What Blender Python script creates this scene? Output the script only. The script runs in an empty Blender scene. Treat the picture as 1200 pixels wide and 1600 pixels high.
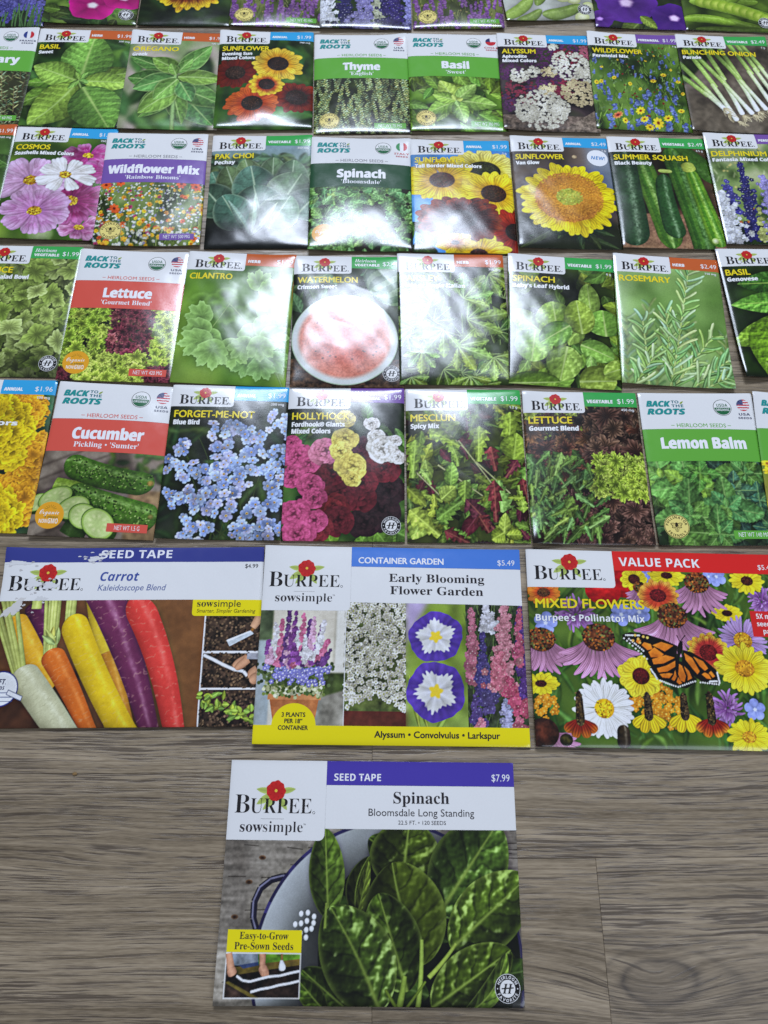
import bpy, bmesh, math, random
import numpy as np
from mathutils import Matrix, Vector

# ------------------------------------------------------------------ camera, world, lamp, exposure
SC = bpy.context.scene
COL = SC.collection
MM = 0.001


def camera():
    pitch, roll, height = math.radians(69.795), math.radians(2.597), 0.45718
    c, s, cr, sr = math.cos(pitch), math.sin(pitch), math.cos(roll), math.sin(roll)
    fwd, right, down = Vector((0, c, -s)), Vector((1, 0, 0)), -Vector((0, s, c))
    e1, e2 = cr * right - sr * down, sr * right + cr * down
    m = Matrix((e1, -e2, -fwd)).transposed().to_4x4()
    m.translation = (0, 0, height)
    cd = bpy.data.cameras.new('camera')
    cd.sensor_fit = 'VERTICAL'
    cd.sensor_height = 24.0
    cd.sensor_width = 18.0
    cd.lens = 24.0 * 1110 / 1600
    cd.clip_start, cd.clip_end = 0.01, 60
    cd.dof.use_dof = True
    cd.dof.focus_distance = 0.50
    cd.dof.aperture_fstop = 11.0
    o = bpy.data.objects.new('camera', cd)
    COL.objects.link(o)
    o.matrix_world = m
    SC.camera = o


camera()

world = bpy.data.worlds.new('World')
SC.world = world
world.use_nodes = True
wn, wl = world.node_tree.nodes, world.node_tree.links
bgn = wn['Background']
tc = wn.new('ShaderNodeTexCoord')
sep = wn.new('ShaderNodeSeparateXYZ')
ramp = wn.new('ShaderNodeValToRGB')
mp = wn.new('ShaderNodeMapRange')
mp.inputs['From Min'].default_value = -0.2
wl.new(tc.outputs['Generated'], sep.inputs[0])
wl.new(sep.outputs['Z'], mp.inputs['Value'])
wl.new(mp.outputs[0], ramp.inputs[0])
re = ramp.color_ramp.elements
re[0].position, re[0].color = 0.15, (0.20, 0.20, 0.22, 1)      # dim walls of the room
re[1].position, re[1].color = 0.95, (0.86, 0.98, 1.22, 1)      # pale ceiling lit by the window
rm = re.new(0.62)
rm.color = (0.52, 0.58, 0.70, 1)
wl.new(ramp.outputs[0], bgn.inputs['Color'])
bgn.inputs['Strength'].default_value = 0.24


def area_lamp(name, loc, target, sx, sy, power, color):
    ld = bpy.data.lights.new(name, 'AREA')
    ld.shape = 'RECTANGLE'
    ld.size, ld.size_y = sx, sy
    ld.energy = power
    ld.color = color
    o = bpy.data.objects.new(name, ld)
    COL.objects.link(o)
    o.location = loc
    o.rotation_euler = (Vector(target) - Vector(loc)).to_track_quat('-Z', 'Y').to_euler()
    return o


area_lamp('window_light', (-0.10, 2.50, 2.90), (0.0, 0.36, 0.0), 1.35, 0.66, 91.0, (0.86, 0.96, 1.16))
# wide unseen fill lamp, added behind the photographer to brighten the near side softly
area_lamp('rear_fill_light', (1.9, -1.9, 2.5), (0.0, 0.10, 0.0), 1.8, 1.4, 32.0, (0.88, 0.97, 1.14))

SC.view_settings.view_transform = 'Standard'
SC.view_settings.look = 'None'
SC.view_settings.exposure = 0.0
SC.view_settings.gamma = 1.0
SC.view_settings.use_curve_mapping = False
SC.render.engine = 'CYCLES'
SC.cycles.max_bounces = 6
SC.cycles.use_denoising = True


# ------------------------------------------------------------------ materials
def paper_material():
    m = bpy.data.materials.new('printed_paper')
    m.use_nodes = True
    nt = m.node_tree
    N, L = nt.nodes, nt.links
    p = N['Principled BSDF']
    at = N.new('ShaderNodeVertexColor')
    at.layer_name = 'ink'
    # faint fibre mottling of the print, then the glossy film
    tcn = N.new('ShaderNodeTexCoord')
    nz = N.new('ShaderNodeTexNoise')
    nz.inputs['Scale'].default_value = 900
    nz.inputs['Detail'].default_value = 3
    mr = N.new('ShaderNodeMapRange')
    mr.inputs['To Min'].default_value = 0.97
    mr.inputs['To Max'].default_value = 1.03
    mul = N.new('ShaderNodeVectorMath')
    mul.operation = 'MULTIPLY'
    L.new(tcn.outputs['Object'], nz.inputs['Vector'])
    L.new(nz.outputs['Fac'], mr.inputs['Value'])
    L.new(at.outputs['Color'], mul.inputs[0])
    L.new(mr.outputs[0], mul.inputs[1])
    L.new(mul.outputs[0], p.inputs['Base Color'])
    n2 = N.new('ShaderNodeTexNoise')
    n2.inputs['Scale'].default_value = 130
    n2.inputs['Detail'].default_value = 4
    L.new(tcn.outputs['Object'], n2.inputs['Vector'])
    r2 = N.new('ShaderNodeMapRange')
    r2.inputs['To Min'].default_value = 0.13
    r2.inputs['To Max'].default_value = 0.24
    L.new(n2.outputs['Fac'], r2.inputs['Value'])
    L.new(r2.outputs[0], p.inputs['Roughness'])
    b = N.new('ShaderNodeBump')
    b.inputs['Strength'].default_value = 0.07
    b.inputs['Distance'].default_value = 0.0006
    L.new(n2.outputs['Fac'], b.inputs['Height'])
    L.new(b.outputs[0], p.inputs['Normal'])
    p.inputs['IOR'].default_value = 1.5
    return m


PAPER = paper_material()


def wood_material():
    m = bpy.data.materials.new('grey_oak_plank')
    m.use_nodes = True
    nt = m.node_tree
    N, L = nt.nodes, nt.links
    p = N['Principled BSDF']

    def math_(op, a, b=None, c=None):
        n = N.new('ShaderNodeMath')
        n.operation = op
        for i, v in enumerate((a, b, c)):
            if v is None:
                continue
            if isinstance(v, (int, float)):
                n.inputs[i].default_value = v
            else:
                L.new(v, n.inputs[i])
        return n.outputs[0]

    def comb(x, y, z):
        n = N.new('ShaderNodeCombineXYZ')
        for i, v in enumerate((x, y, z)):
            if isinstance(v, (int, float)):
                n.inputs[i].default_value = v
            else:
                L.new(v, n.inputs[i])
        return n.outputs[0]

    def noise(vec, scale, detail=4, rough=0.55):
        n = N.new('ShaderNodeTexNoise')
        n.inputs['Scale'].default_value = scale
        n.inputs['Detail'].default_value = detail
        n.inputs['Roughness'].default_value = rough
        L.new(vec, n.inputs['Vector'])
        return n.outputs['Fac']

    def rng(v, a, b, c, d, smooth=False):
        n = N.new('ShaderNodeMapRange')
        if smooth:
            n.interpolation_type = 'SMOOTHSTEP'
        for k, x in zip(('From Min', 'From Max', 'To Min', 'To Max'), (a, b, c, d)):
            n.inputs[k].default_value = x
        L.new(v, n.inputs['Value'])
        return n.outputs[0]

    tcn = N.new('ShaderNodeTexCoord')
    sp = N.new('ShaderNodeSeparateXYZ')
    L.new(tcn.outputs['Object'], sp.inputs[0])
    at = N.new('ShaderNodeVertexColor')
    at.layer_name = 'plank'
    sc = N.new('ShaderNodeSeparateColor')
    L.new(at.outputs['Color'], sc.inputs[0])
    off = math_('MULTIPLY', sc.outputs[0], 7.3)
    x, y = sp.outputs['X'], sp.outputs['Y']
    # knots: the grain bends round them (metres, in the floor's own axes)
    warp = None
    ringmask = None
    for kx, ky, ax, ay, amp in ((0.158, -0.112, 0.042, 0.015, 0.020), (-0.120, -0.050, 0.10, 0.008, 0.007), (0.47, 0.21, 0.05, 0.02, 0.02)):
        dx = math_('DIVIDE', math_('SUBTRACT', x, kx), ax)
        dy = math_('DIVIDE', math_('SUBTRACT', y, ky), ay)
        r2 = math_('ADD', math_('MULTIPLY', dx, dx), math_('MULTIPLY', dy, dy))
        g = math_('MULTIPLY', math_('DIVIDE', 1.0, math_('ADD', 1.0, math_('MULTIPLY', r2, 0.8))), amp)
        warp = g if warp is None else math_('ADD', warp, g)
    lowv = comb(math_('ADD', math_('MULTIPLY', x, 2.2), off), math_('MULTIPLY', y, 7.0), off)
    low = noise(lowv, 1.0, 2, 0.5)
    yw = math_('ADD', math_('ADD', y, math_('MULTIPLY', math_('SUBTRACT', low, 0.5), 0.022)), warp)
    wob = noise(comb(math_('ADD', math_('MULTIPLY', x, 16.0), off), math_('MULTIPLY', y, 40.0), off), 1.0, 3)
    yf = math_('ADD', yw, math_('MULTIPLY', math_('SUBTRACT', wob, 0.5), 0.0022))
    # broad tonal bands, growth lines, soft streaks, then the short dark open pores
    bands = noise(comb(math_('ADD', math_('MULTIPLY', x, 1.4), off), math_('MULTIPLY', yf, 60.0), 0.0), 1.0, 3, 0.55)
    lines = noise(comb(math_('ADD', math_('MULTIPLY', x, 5.0), off), math_('MULTIPLY', yf, 330.0), 3.1), 1.0, 4, 0.65)
    streak = noise(comb(math_('ADD', math_('MULTIPLY', x, 26.0), off), math_('MULTIPLY', yf, 900.0), 5.2), 1.0, 3, 0.6)
    pore = noise(comb(math_('ADD', math_('MULTIPLY', x, 30.0), off), math_('MULTIPLY', yf, 1000.0), 7.7), 1.0, 3, 0.5)
    dens = noise(comb(math_('ADD', math_('MULTIPLY', x, 5.0), off), math_('MULTIPLY', yf, 75.0), 1.7), 1.0, 3)
    pore = math_('ADD', pore, math_('MULTIPLY', math_('SUBTRACT', dens, 0.5), 0.42))
    pore2 = noise(comb(math_('ADD', math_('MULTIPLY', x, 17.0), off), math_('MULTIPLY', yf, 760.0), 2.9), 1.0, 3, 0.5)
    pore2 = math_('ADD', pore2, math_('MULTIPLY', math_('SUBTRACT', dens, 0.5), 0.25))
    porem = math_('MAXIMUM', rng(pore, 0.545, 0.66, 0.0, 1.0, True), rng(pore2, 0.59, 0.66, 0.0, 0.9, True))
    fine = noise(comb(math_('MULTIPLY', x, 160.0), math_('MULTIPLY', y, 2200.0), 0.3), 1.0, 2)

    cr = N.new('ShaderNodeValToRGB')
    e = cr.color_ramp.elements
    e[0].position, e[0].color = 0.38, (0.132, 0.097, 0.058, 1)
    e[1].position, e[1].color = 0.64, (0.445, 0.350, 0.236, 1)
    k = cr.color_ramp.elements.new(0.5)
    k.color = (0.276, 0.212, 0.136, 1)
    t = math_('ADD', math_('MULTIPLY', bands, 0.36), math_('MULTIPLY', lines, 0.28))
    t = math_('ADD', t, math_('MULTIPLY', streak, 0.36))
    t = math_('ADD', t, math_('MULTIPLY', math_('SUBTRACT', fine, 0.5), 0.22))
    t = math_('ADD', t, math_('MULTIPLY', math_('SUBTRACT', sc.outputs[1], 0.5), 0.06))
    L.new(t, cr.inputs[0])
    mx = N.new('ShaderNodeMix')
    mx.data_type = 'RGBA'
    L.new(math_('MULTIPLY', porem, 0.80), mx.inputs['Factor'])
    L.new(cr.outputs[0], mx.inputs['A'])
    mx.inputs['B'].default_value = (0.068, 0.048, 0.034, 1)
    # dark growth rings round the knot at the near right
    kd = None
    kx = math_('DIVIDE', math_('SUBTRACT', math_('ADD', x, math_('MULTIPLY', math_('SUBTRACT', wob, 0.5), 0.022)), 0.156), 0.019)
    kx = math_('DIVIDE', kx, math_('ADD', 1.0, math_('MULTIPLY', math_('MAXIMUM', kx, 0.0), 0.28)))
    ky = math_('DIVIDE', math_('SUBTRACT', math_('ADD', y, math_('ADD', math_('MULTIPLY', math_('SUBTRACT', low, 0.5), 0.02), math_('MULTIPLY', math_('SUBTRACT', wob, 0.5), 0.008))), -0.110), 0.0110)
    kr = math_('POWER', math_('ADD', math_('MULTIPLY', kx, kx), math_('MULTIPLY', ky, ky)), 0.5)
    for rad, wid, amt in ((0.95, 0.17, 0.62), (1.55, 0.16, 0.34), (2.2, 0.2, 0.26)):
        d = math_('DIVIDE', math_('SUBTRACT', kr, rad), wid)
        g = math_('MULTIPLY', math_('DIVIDE', 1.0, math_('ADD', 1.0, math_('MULTIPLY', math_('MULTIPLY', d, d), 2.0))), amt)
        kd = g if kd is None else math_('ADD', kd, g)
    inside = rng(kr, 0.5, 1.1, 0.28, 0.0, True)
    kd = math_('MULTIPLY', math_('ADD', kd, inside), rng(streak, 0.35, 0.62, 1.5, 0.8))
    kd = math_('MULTIPLY', kd, math_('GREATER_THAN', x, 0.1305))
    mk = N.new('ShaderNodeMix')
    mk.data_type = 'RGBA'
    L.new(math_('MULTIPLY', kd, rng(kr, 2.6, 3.6, 1.0, 0.0, True)), mk.inputs['Factor'])
    L.new(mx.outputs['Result'], mk.inputs['A'])
    mk.inputs['B'].default_value = (0.075, 0.058, 0.044, 1)
    L.new(mk.outputs['Result'], p.inputs['Base Color'])
    L.new(rng(lines, 0.3, 0.7, 0.30, 0.44), p.inputs['Roughness'])
    b = N.new('ShaderNodeBump')
    b.inputs['Strength'].default_value = 0.35
    b.inputs['Distance'].default_value = 0.0005
    L.new(math_('SUBTRACT', math_('MULTIPLY', lines, 0.4), porem), b.inputs['Height'])
    L.new(b.outputs[0], p.inputs['Normal'])
    return m


def build_floor():
    """Grey oak laminate: one sheet of planks with small bevelled joints."""
    wood = wood_material()
    bm = bmesh.new()
    lay = bm.loops.layers.float_color.new('plank')
    rnd = random.Random(5)
    pw, pl, g = 0.152, 0.92, 0.00016
    boards = []
    for r in range(-9, 22):
        y1 = -0.0472 + r * pw
        if r in (0, 1, 2):
            # right of x = 0 only; a wider pair of boards lies left of it
            first = 0.1305 if r == 0 else rnd.uniform(.5, .9)
            cuts = [0.0] + [first + pl * q for q in range(4)]
        else:
            first = rnd.uniform(0.42, 0.5)
            cuts = [first + pl * q for q in range(-4, 4)]
        boards += [(a, b, y1 - pw, y1) for a, b in zip(cuts[:-1], cuts[1:])]
    for y0, y1 in ((-0.1992, 0.0007), (0.0007, 0.2568)):
        cuts = [-0.62 - pl * q for q in range(3, -1, -1)] + [0.0]
        boards += [(a, b, y0, y1) for a, b in zip(cuts[:-1], cuts[1:])]
    for x0, x1, y0, y1 in boards:
        if True:
            col = (rnd.random(), rnd.random(), rnd.random(), 1)
            ring = []
            for d, z in ((0, -0.0005), (g, 0.0)):
                ring.append([bm.verts.new(v) for v in ((x0 + d, y0 + d, z), (x1 - d, y0 + d, z), (x1 - d, y1 - d, z), (x0 + d, y1 - d, z))])
            fs = [bm.faces.new(ring[1])]
            for i in range(4):
                fs.append(bm.faces.new((ring[0][i], ring[0][(i + 1) % 4], ring[1][(i + 1) % 4], ring[1][i])))
            for f in fs:
                for lp in f.loops:
                    lp[lay] = col
    me = bpy.data.meshes.new('floor')
    bm.to_mesh(me)
    bm.free()
    me.materials.append(wood)
    o = bpy.data.objects.new('floor', me)
    o.rotation_euler = (0, 0, math.radians(2.7))
    o['kind'] = 'structure'
    COL.objects.link(o)


build_floor()


# ------------------------------------------------------------------ a small 2-D painter for the printed pictures
def fbm(h, w, cell, rng, octv=3):
    out = np.zeros((h, w), np.float32)
    amp, tot = 1.0, 0.0
    for _ in range(octv):
        gh, gw = int(h / cell) + 3, int(w / cell) + 3
        g = rng.random((gh, gw)).astype(np.float32)
        ys, xs = np.arange(h) / cell, np.arange(w) / cell
        yi, xi = ys.astype(int), xs.astype(int)
        fy, fx = (ys - yi).astype(np.float32), (xs - xi).astype(np.float32)
        fy, fx = fy * fy * (3 - 2 * fy), fx * fx * (3 - 2 * fx)
        a = g[yi][:, xi] * (1 - fx) + g[yi][:, xi + 1] * fx
        b = g[yi + 1][:, xi] * (1 - fx) + g[yi + 1][:, xi + 1] * fx
        out += amp * (a * (1 - fy)[:, None] + b * fy[:, None])
        tot += amp
        amp *= 0.5
        cell = max(cell / 2, 1.5)
    return out / tot


def blur(a, s):
    if s <= 0.2:
        return a
    r = max(1, int(s * 2.5))
    k = np.exp(-0.5 * (np.arange(-r, r + 1) / s) ** 2)
    k /= k.sum()
    for ax in (0, 1):
        pad = [(0, 0)] * a.ndim
        pad[ax] = (r, r)
        b = np.pad(a, pad, mode='edge')
        out = np.zeros_like(a)
        n = a.shape[ax]
        for i, kv in enumerate(k):
            out += np.float32(kv) * (b[i:i + n] if ax == 0 else b[:, i:i + n])
        a = out
    return a


def c3(c):
    return np.asarray(c, np.float32)


def hexc(s):
    return np.array([int(s[i:i + 2], 16) / 255 for i in (0, 2, 4)], np.float32)


def ss(a, b, x):
    t = np.clip((x - a) / (b - a), 0, 1)
    return t * t * (3 - 2 * t)


class Canvas:
    """Picture area u0..u1, v0..v1 of a packet front (fractions of its width and height, v downwards)."""

    def __init__(self, w_mm, h_mm, res, reg=(0, 0, 1, 1), seed=0):
        self.u0, self.v0, self.u1, self.v1 = reg
        self.nx = int(round((self.u1 - self.u0) * w_mm * res))
        self.ny = int(round((self.v1 - self.v0) * h_mm * res))
        self.W, self.H = self.nx * 2, self.ny * 2
        self.sx = self.W / (self.u1 - self.u0)
        self.sy = self.H / (self.v1 - self.v0)
        self.img = np.zeros((self.H, self.W, 3), np.float32)
        self.rng = np.random.default_rng(seed)
        self.n1 = fbm(self.H, self.W, self.sx * 0.035, self.rng)
        self.n2 = fbm(self.H, self.W, self.sx * 0.012, self.rng, 2)
        self.n0 = fbm(self.H, self.W, self.sx * 0.22, self.rng, 3)
        self.relief(0.030)

    def relief(self, cell):
        """light from the upper left on small bumps of this size"""
        h = fbm(self.H, self.W, self.sx * cell, self.rng, 2)
        d = max(1, int(self.sx * cell * .22))
        self.e1 = (np.roll(h, (-d, -d), (0, 1)) - np.roll(h, (d, d), (0, 1))) * 1.6

    def P(self, u, v):
        return (u - self.u0) * self.sx, (v - self.v0) * self.sy

    def box(self, x0, y0, x1, y1):
        x0, y0 = max(0, int(math.floor(x0))), max(0, int(math.floor(y0)))
        x1, y1 = min(self.W, int(math.ceil(x1)) + 1), min(self.H, int(math.ceil(y1)) + 1)
        if x1 <= x0 or y1 <= y0:
            return None
        Y, X = np.mgrid[y0:y1, x0:x1].astype(np.float32)
        return slice(y0, y1), slice(x0, x1), X, Y

    def put(self, sl, m, col):
        a = self.img[sl[0], sl[1]]
        a += (col - a) * m[..., None]

    def bg(self, c1, c2, c3_=None, cell=None, vert=0.0):
        n = self.n0 if cell is None else fbm(self.H, self.W, cell * self.sx, self.rng, 3)
        n = np.clip((n - 0.5) * 2.0 + 0.5, 0, 1)
        if vert:
            n = np.clip(n * (1 - abs(vert)) + vert * np.linspace(0, 1, self.H, dtype=np.float32)[:, None], 0, 1)
        n = n[..., None]
        if c3_ is None:
            self.img[:] = c3(c1) * (1 - n) + c3(c2) * n
        else:
            self.img[:] = np.where(n < .5, c3(c1) * (1 - 2 * n) + c3(c2) * 2 * n, c3(c2) * (2 - 2 * n) + c3(c3_) * (2 * n - 1))

    def soft(self, s):
        self.img = blur(self.img, s * self.sx)

    # --- generic tapered shape from a to b; width profile and shader in its own (along, across) axes
    def blob(self, a, b, wid, prof, shade, bend=0.0, shadow=0.0, ser=0.0, nser=12, soft=0.9, alpha=1.0):
        ax, ay = self.P(*a)
        bx, by = self.P(*b)
        dx, dy = bx - ax, by - ay
        Ln = math.hypot(dx, dy)
        if Ln < 0.8:
            return
        wp = wid * self.sx / 2
        ca, sa = dx / Ln, dy / Ln
        off = bend * Ln
        mx, my = -sa * off, ca * off
        pad = wp * (1.0 + ser) + 2 + (wp * 0.35 if shadow else 0)
        xs = (ax, bx, ax + dx * .5 + mx, ax + dx * .25 + mx * .8, ax + dx * .75 + mx * .8)
        ys = (ay, by, ay + dy * .5 + my, ay + dy * .25 + my * .8, ay + dy * .75 + my * .8)
        bb = self.box(min(xs) - pad, min(ys) - pad, max(xs) + pad, max(ys) + pad)
        if bb is None:
            return
        sy_, sx_, X, Y = bb
        rx, ry = X - ax, Y - ay
        s = (rx * ca + ry * sa) / Ln
        q = -rx * sa + ry * ca - 4 * off * s * (1 - s)
        sc = np.clip(s, 0, 1)
        half = wp * prof(sc)
        if ser:
            ph = sc * nser
            half = half * (1 - ser * (ph - np.floor(ph)))
        half = np.maximum(half, 0.05)
        d = half - np.abs(q)
        end = np.minimum(s, 1 - s) * Ln
        m = np.clip(d / soft + .5, 0, 1) * np.clip(end / soft + .5, 0, 1)
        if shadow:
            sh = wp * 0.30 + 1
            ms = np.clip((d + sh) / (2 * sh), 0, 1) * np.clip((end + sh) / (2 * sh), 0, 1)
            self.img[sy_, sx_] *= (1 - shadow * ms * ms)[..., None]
        if not (m > 0).any():
            return
        self.sl = (sy_, sx_)
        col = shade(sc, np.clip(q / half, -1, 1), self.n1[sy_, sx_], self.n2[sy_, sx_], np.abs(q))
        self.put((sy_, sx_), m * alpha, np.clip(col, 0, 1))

    def leaf(self, a, b, wid, col, rib=None, veins=6, ser=0.0, nser=12, bend=0.0, shadow=0.45, puck=0.25, tw=0.18, shine=0.0, prof=None, quilt=0.16, wob=.5, vein=0.16, edge=0.0, tip=None, alpha=1.0, soft=1.5):
        hj = self.rng.uniform(-.10, .10)
        col = c3(col) * c3((1 + hj, 1, 1 - 1.4 * hj))
        rib = np.minimum(col * 1.25 + 0.10, 1) if rib is None else c3(rib)
        sgn = self.rng.choice((-1, 1))
        k = self.rng.uniform(0.9, 1.08)
        wpx = wid * self.sx / 2
        colt = col if tip is None else c3(tip)

        def shade(s, t, n1, n2, q):
            f = (1.05 - 0.30 * t * t) * (1 + tw * sgn * np.tanh(3 * t)) * (0.86 + 0.22 * s) * k
            ph = s * veins - np.abs(t) * 1.25 + wob * (n1 - .5)
            ph = ph - np.floor(ph)
            fold = np.sin(ph * 6.28 + 1.6 * (n1 - .5)) * np.where(t * sgn > 0, 1, -.7) * (.35 + .65 * np.abs(t))
            if veins:
                f = f * (1 + quilt * fold) * (1 - vein * np.exp(-((ph - .5) / .09) ** 2))
            e1 = self.e1[self.sl]
            f = f * np.clip(1 + puck * 1.3 * e1 + puck * .5 * (n1 - .5) + puck * .3 * (n2 - .5), .25, 2)
            base = (col * (1 - s[..., None]) + colt * s[..., None]) * f[..., None]
            if shine:
                hl = ss(0.16, 0.72, e1 * .8 + 0.34 * fold + .26 * sgn * t + .5 * (n1 - .5))
                base = base + shine * hl[..., None] * c3((.80, .88, .72))
            if edge:
                e = np.exp(-((1 - np.abs(t)) / .12) ** 2) * edge
                base = base + (rib - base) * e[..., None]
            rb = np.exp(-(q / (0.055 * wpx * (1.2 - s) + 0.45)) ** 2) * 0.75
            return base + (rib - base) * rb[..., None]
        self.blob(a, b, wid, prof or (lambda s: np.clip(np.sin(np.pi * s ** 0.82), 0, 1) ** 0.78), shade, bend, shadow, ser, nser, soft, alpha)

    def petal(self, a, b, wid, c_in, c_out, streak=0.10, shadow=0.25, bend=0.0, blunt=1.0, notch=0.0, mid=0.5, soft=0.9):
        c_in, c_out = c3(c_in), c3(c_out)
        k = self.rng.uniform(0.88, 1.08)
        ph = self.rng.uniform(0, 6)

        def prof(s):
            return (np.minimum(s / .62, 1) ** .7) * np.sqrt(np.clip(1 - (np.maximum(s - .62, 0) / .38) ** (1.4 + blunt), 0, 1)) * .96 + .04

        def shade(s, t, n1, n2, q):
            g = ss(mid - .35, mid + .35, s + (n1 - .5) * .25)[..., None]
            f = (1 + streak * np.sin(t * 11 + ph) - .18 * t * t) * k * (1 + .16 * (n1 - .5))
            return (c_in * (1 - g) + c_out * g) * f[..., None]
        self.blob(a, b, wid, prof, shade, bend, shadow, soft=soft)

    def tube(self, a, b, w0, w1, col, bend=0.0, hi=0.35, hipos=-.35, tex=0.12, rings=0, ringc=None, shadow=.5, tipcol=None, round_=0.05, bands=None, pw=1.0):
        col = c3(col)
        tipc = col if tipcol is None else c3(tipcol)
        wm = max(w0, w1)

        def prof(s):
            r = (w0 + (w1 - w0) * s ** pw) / wm
            e0 = np.sqrt(np.clip(1 - (np.maximum(round_ - s, 0) / max(round_, 1e-3)) ** 2, 0, 1))
            e1 = np.sqrt(np.clip(1 - (np.maximum(s - 1 + round_, 0) / max(round_, 1e-3)) ** 2, 0, 1))
            return r * e0 * e1

        def shade(s, t, n1, n2, q):
            lam = np.sqrt(np.clip(1 - (t - hipos * .6) ** 2 / 2.4, 0.0, 1))
            f = 0.30 + 0.82 * lam ** 1.5
            f = f * (1 + tex * 2 * (n1 - .5) + tex * 1.4 * (n2 - .5))
            base = (col + (tipc - col) * s[..., None]) * f[..., None]
            if bands is not None:
                bm_ = ss(.45, .6, np.sin(t * bands[1] + 1.0) * .5 + .5 + (n2 - .5) * .4)
                base = base + (c3(bands[0]) * f[..., None] - base) * (bm_ * bands[2])[..., None]
            hl = np.exp(-((t - hipos) / .20) ** 2) * (.55 + .9 * (n1 - .5) + .5 * (n2 - .5))
            base = base + hi * np.clip(hl, 0, 1)[..., None]
            if rings:
                ph = s * rings + (n1 - .5) * 1.8
                ph = ph - np.floor(ph)
                rr = np.exp(-((ph - .5) / .07) ** 2) * ss(.50, .62, n2)
                base = base + (c3(ringc) - base) * (rr * .32)[..., None]
            return base
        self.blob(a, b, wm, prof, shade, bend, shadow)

    def line(self, pts, wid, col, jit=0.0, alpha=1.0):
        col = c3(col)

        def shade(s, t, n1, n2, q):
            return col * (1.08 - .3 * t * t + .3 * (n2 - .5))[..., None]
        one = lambda s: np.ones_like(s)
        for p, q in zip(pts[:-1], pts[1:]):
            self.blob(p, q, wid, one, shade, alpha=alpha)

    def stem(self, a, b, w, col, bend=0.0):
        col = c3(col)
        self.blob(a, b, w, lambda s: 1 - .3 * s, lambda s, t, n1, n2, q: col * (1.1 - .45 * t * t + .25 * (n2 - .5))[..., None], bend)

    # --- polar shape: rad(theta) gives the outline, shader sees (r/R, theta)
    def polar(self, u, v, R, rad, shade, squash=1.0, rot=0.0, shadow=0.0, soft=1.0, alpha=1.0):
        cx, cy = self.P(u, v)
        Rp = R * self.sx
        bb = self.box(cx - Rp * 1.45, cy - Rp * 1.45, cx + Rp * 1.45, cy + Rp * 1.45)
        if bb is None:
            return
        sy_, sx_, X, Y = bb
        dx, dy = X - cx, Y - cy
        c, s = math.cos(rot), math.sin(rot)
        x, y = dx * c + dy * s, (-dx * s + dy * c) / squash
        r = np.sqrt(x * x + y * y) / Rp
        th = np.arctan2(y, x)
        Rt = rad(th)
        d = (Rt - r) * Rp * min(1, squash)
        m = np.clip(d / soft + .5, 0, 1)
        if shadow:
            sh = Rp * .22 + 1
            ms = np.clip((d + sh) / (2 * sh), 0, 1)
            self.img[sy_, sx_] *= (1 - shadow * ms * ms)[..., None]
        col = shade(np.clip(r / np.maximum(Rt, .05), 0, 1), th, self.n1[sy_, sx_], self.n2[sy_, sx_], y)
        self.put((sy_, sx_), m * alpha, np.clip(col, 0, 1))

    def frill(self, u, v, R, col, rim=None, n=5, amp=.16, fine=.07, squash=.8, shadow=.45, vein=.16, dark=.55, teeth=0.0, nt=20):
        col = c3(col)
        rim = np.minimum(col * 1.25 + .06, 1) if rim is None else c3(rim)
        p = self.rng.uniform(0, 6.28, 4)
        k = self.rng.uniform(.85, 1.1)

        def rad(th):
            r = 1 + amp * np.sin(n * th + p[0]) + fine * np.sin((2 * n + 3) * th + p[1]) + fine * .7 * np.sin((4 * n + 1) * th + p[2])
            if teeth:
                q = th * nt / 6.2832
                r = r - teeth * np.abs(q - np.floor(q) - .5) * 2
            return r * .85

        def shade(r, th, n1, n2, y):
            f = dark + (1 - dark) * ss(0, .95, r) + .22 * (n1 - .5) + vein * np.sin(th * (3 * n + 1) + p[3] + 3 * (n1 - .5))
            f = f - .10 * np.tanh(y / (self.sx * R) * 2)
            g = ss(.55, 1.0, r)[..., None]
            return (col * (1 - g) + rim * g) * (f * k)[..., None]
        self.polar(u, v, R, rad, shade, squash, self.rng.uniform(0, 6.28), shadow)

    def disc(self, u, v, R, c_in, c_out, squash=1.0, rot=0.0, tex=.25, shadow=0.0, ring=None, dots=0.0):
        c_in, c_out = c3(c_in), c3(c_out)

        def shade(r, th, n1, n2, y):
            g = ss(.15, .95, r)[..., None]
            f = 1 + tex * 2 * (n2 - .5) - .10 * np.tanh(2 * y / (self.sx * R))
            col = (c_in * (1 - g) + c_out * g) * f[..., None]
            if ring is not None:
                k = np.exp(-((r - ring[1]) / ring[2]) ** 2) * ss(.42, .62, n2)
                col = col + (c3(ring[0]) - col) * k[..., None]
            return col
        self.polar(u, v, R, lambda th: np.ones_like(th), shade, squash, rot, shadow)

    def mini(self, u, v, R, n, col, cen, rot=None, squash=1.0, cr=.28, edge=None, deep=.45, shadow=.35):
        """a small n-petalled flower"""
        col, cen = c3(col), c3(cen)
        edge = col if edge is None else c3(edge)
        rot = self.rng.uniform(0, 6.28) if rot is None else rot

        def rad(th):
            return (1 - deep) + deep * np.abs(np.cos(n * th / 2)) ** .5

        def shade(r, th, n1, n2, y):
            g = ss(.3, 1, r)[..., None]
            f = .90 + .14 * np.abs(np.cos(n * th / 2)) + .3 * (n2 - .5) - .10 * np.tanh(2 * y / (self.sx * R))
            c = (col * (1 - g) + edge * g) * f[..., None]
            k = ss(cr + .12, cr - .05, r)[..., None]
            return c * (1 - k) + cen * k
        self.polar(u, v, R, rad, shade, squash, rot, shadow)

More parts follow.
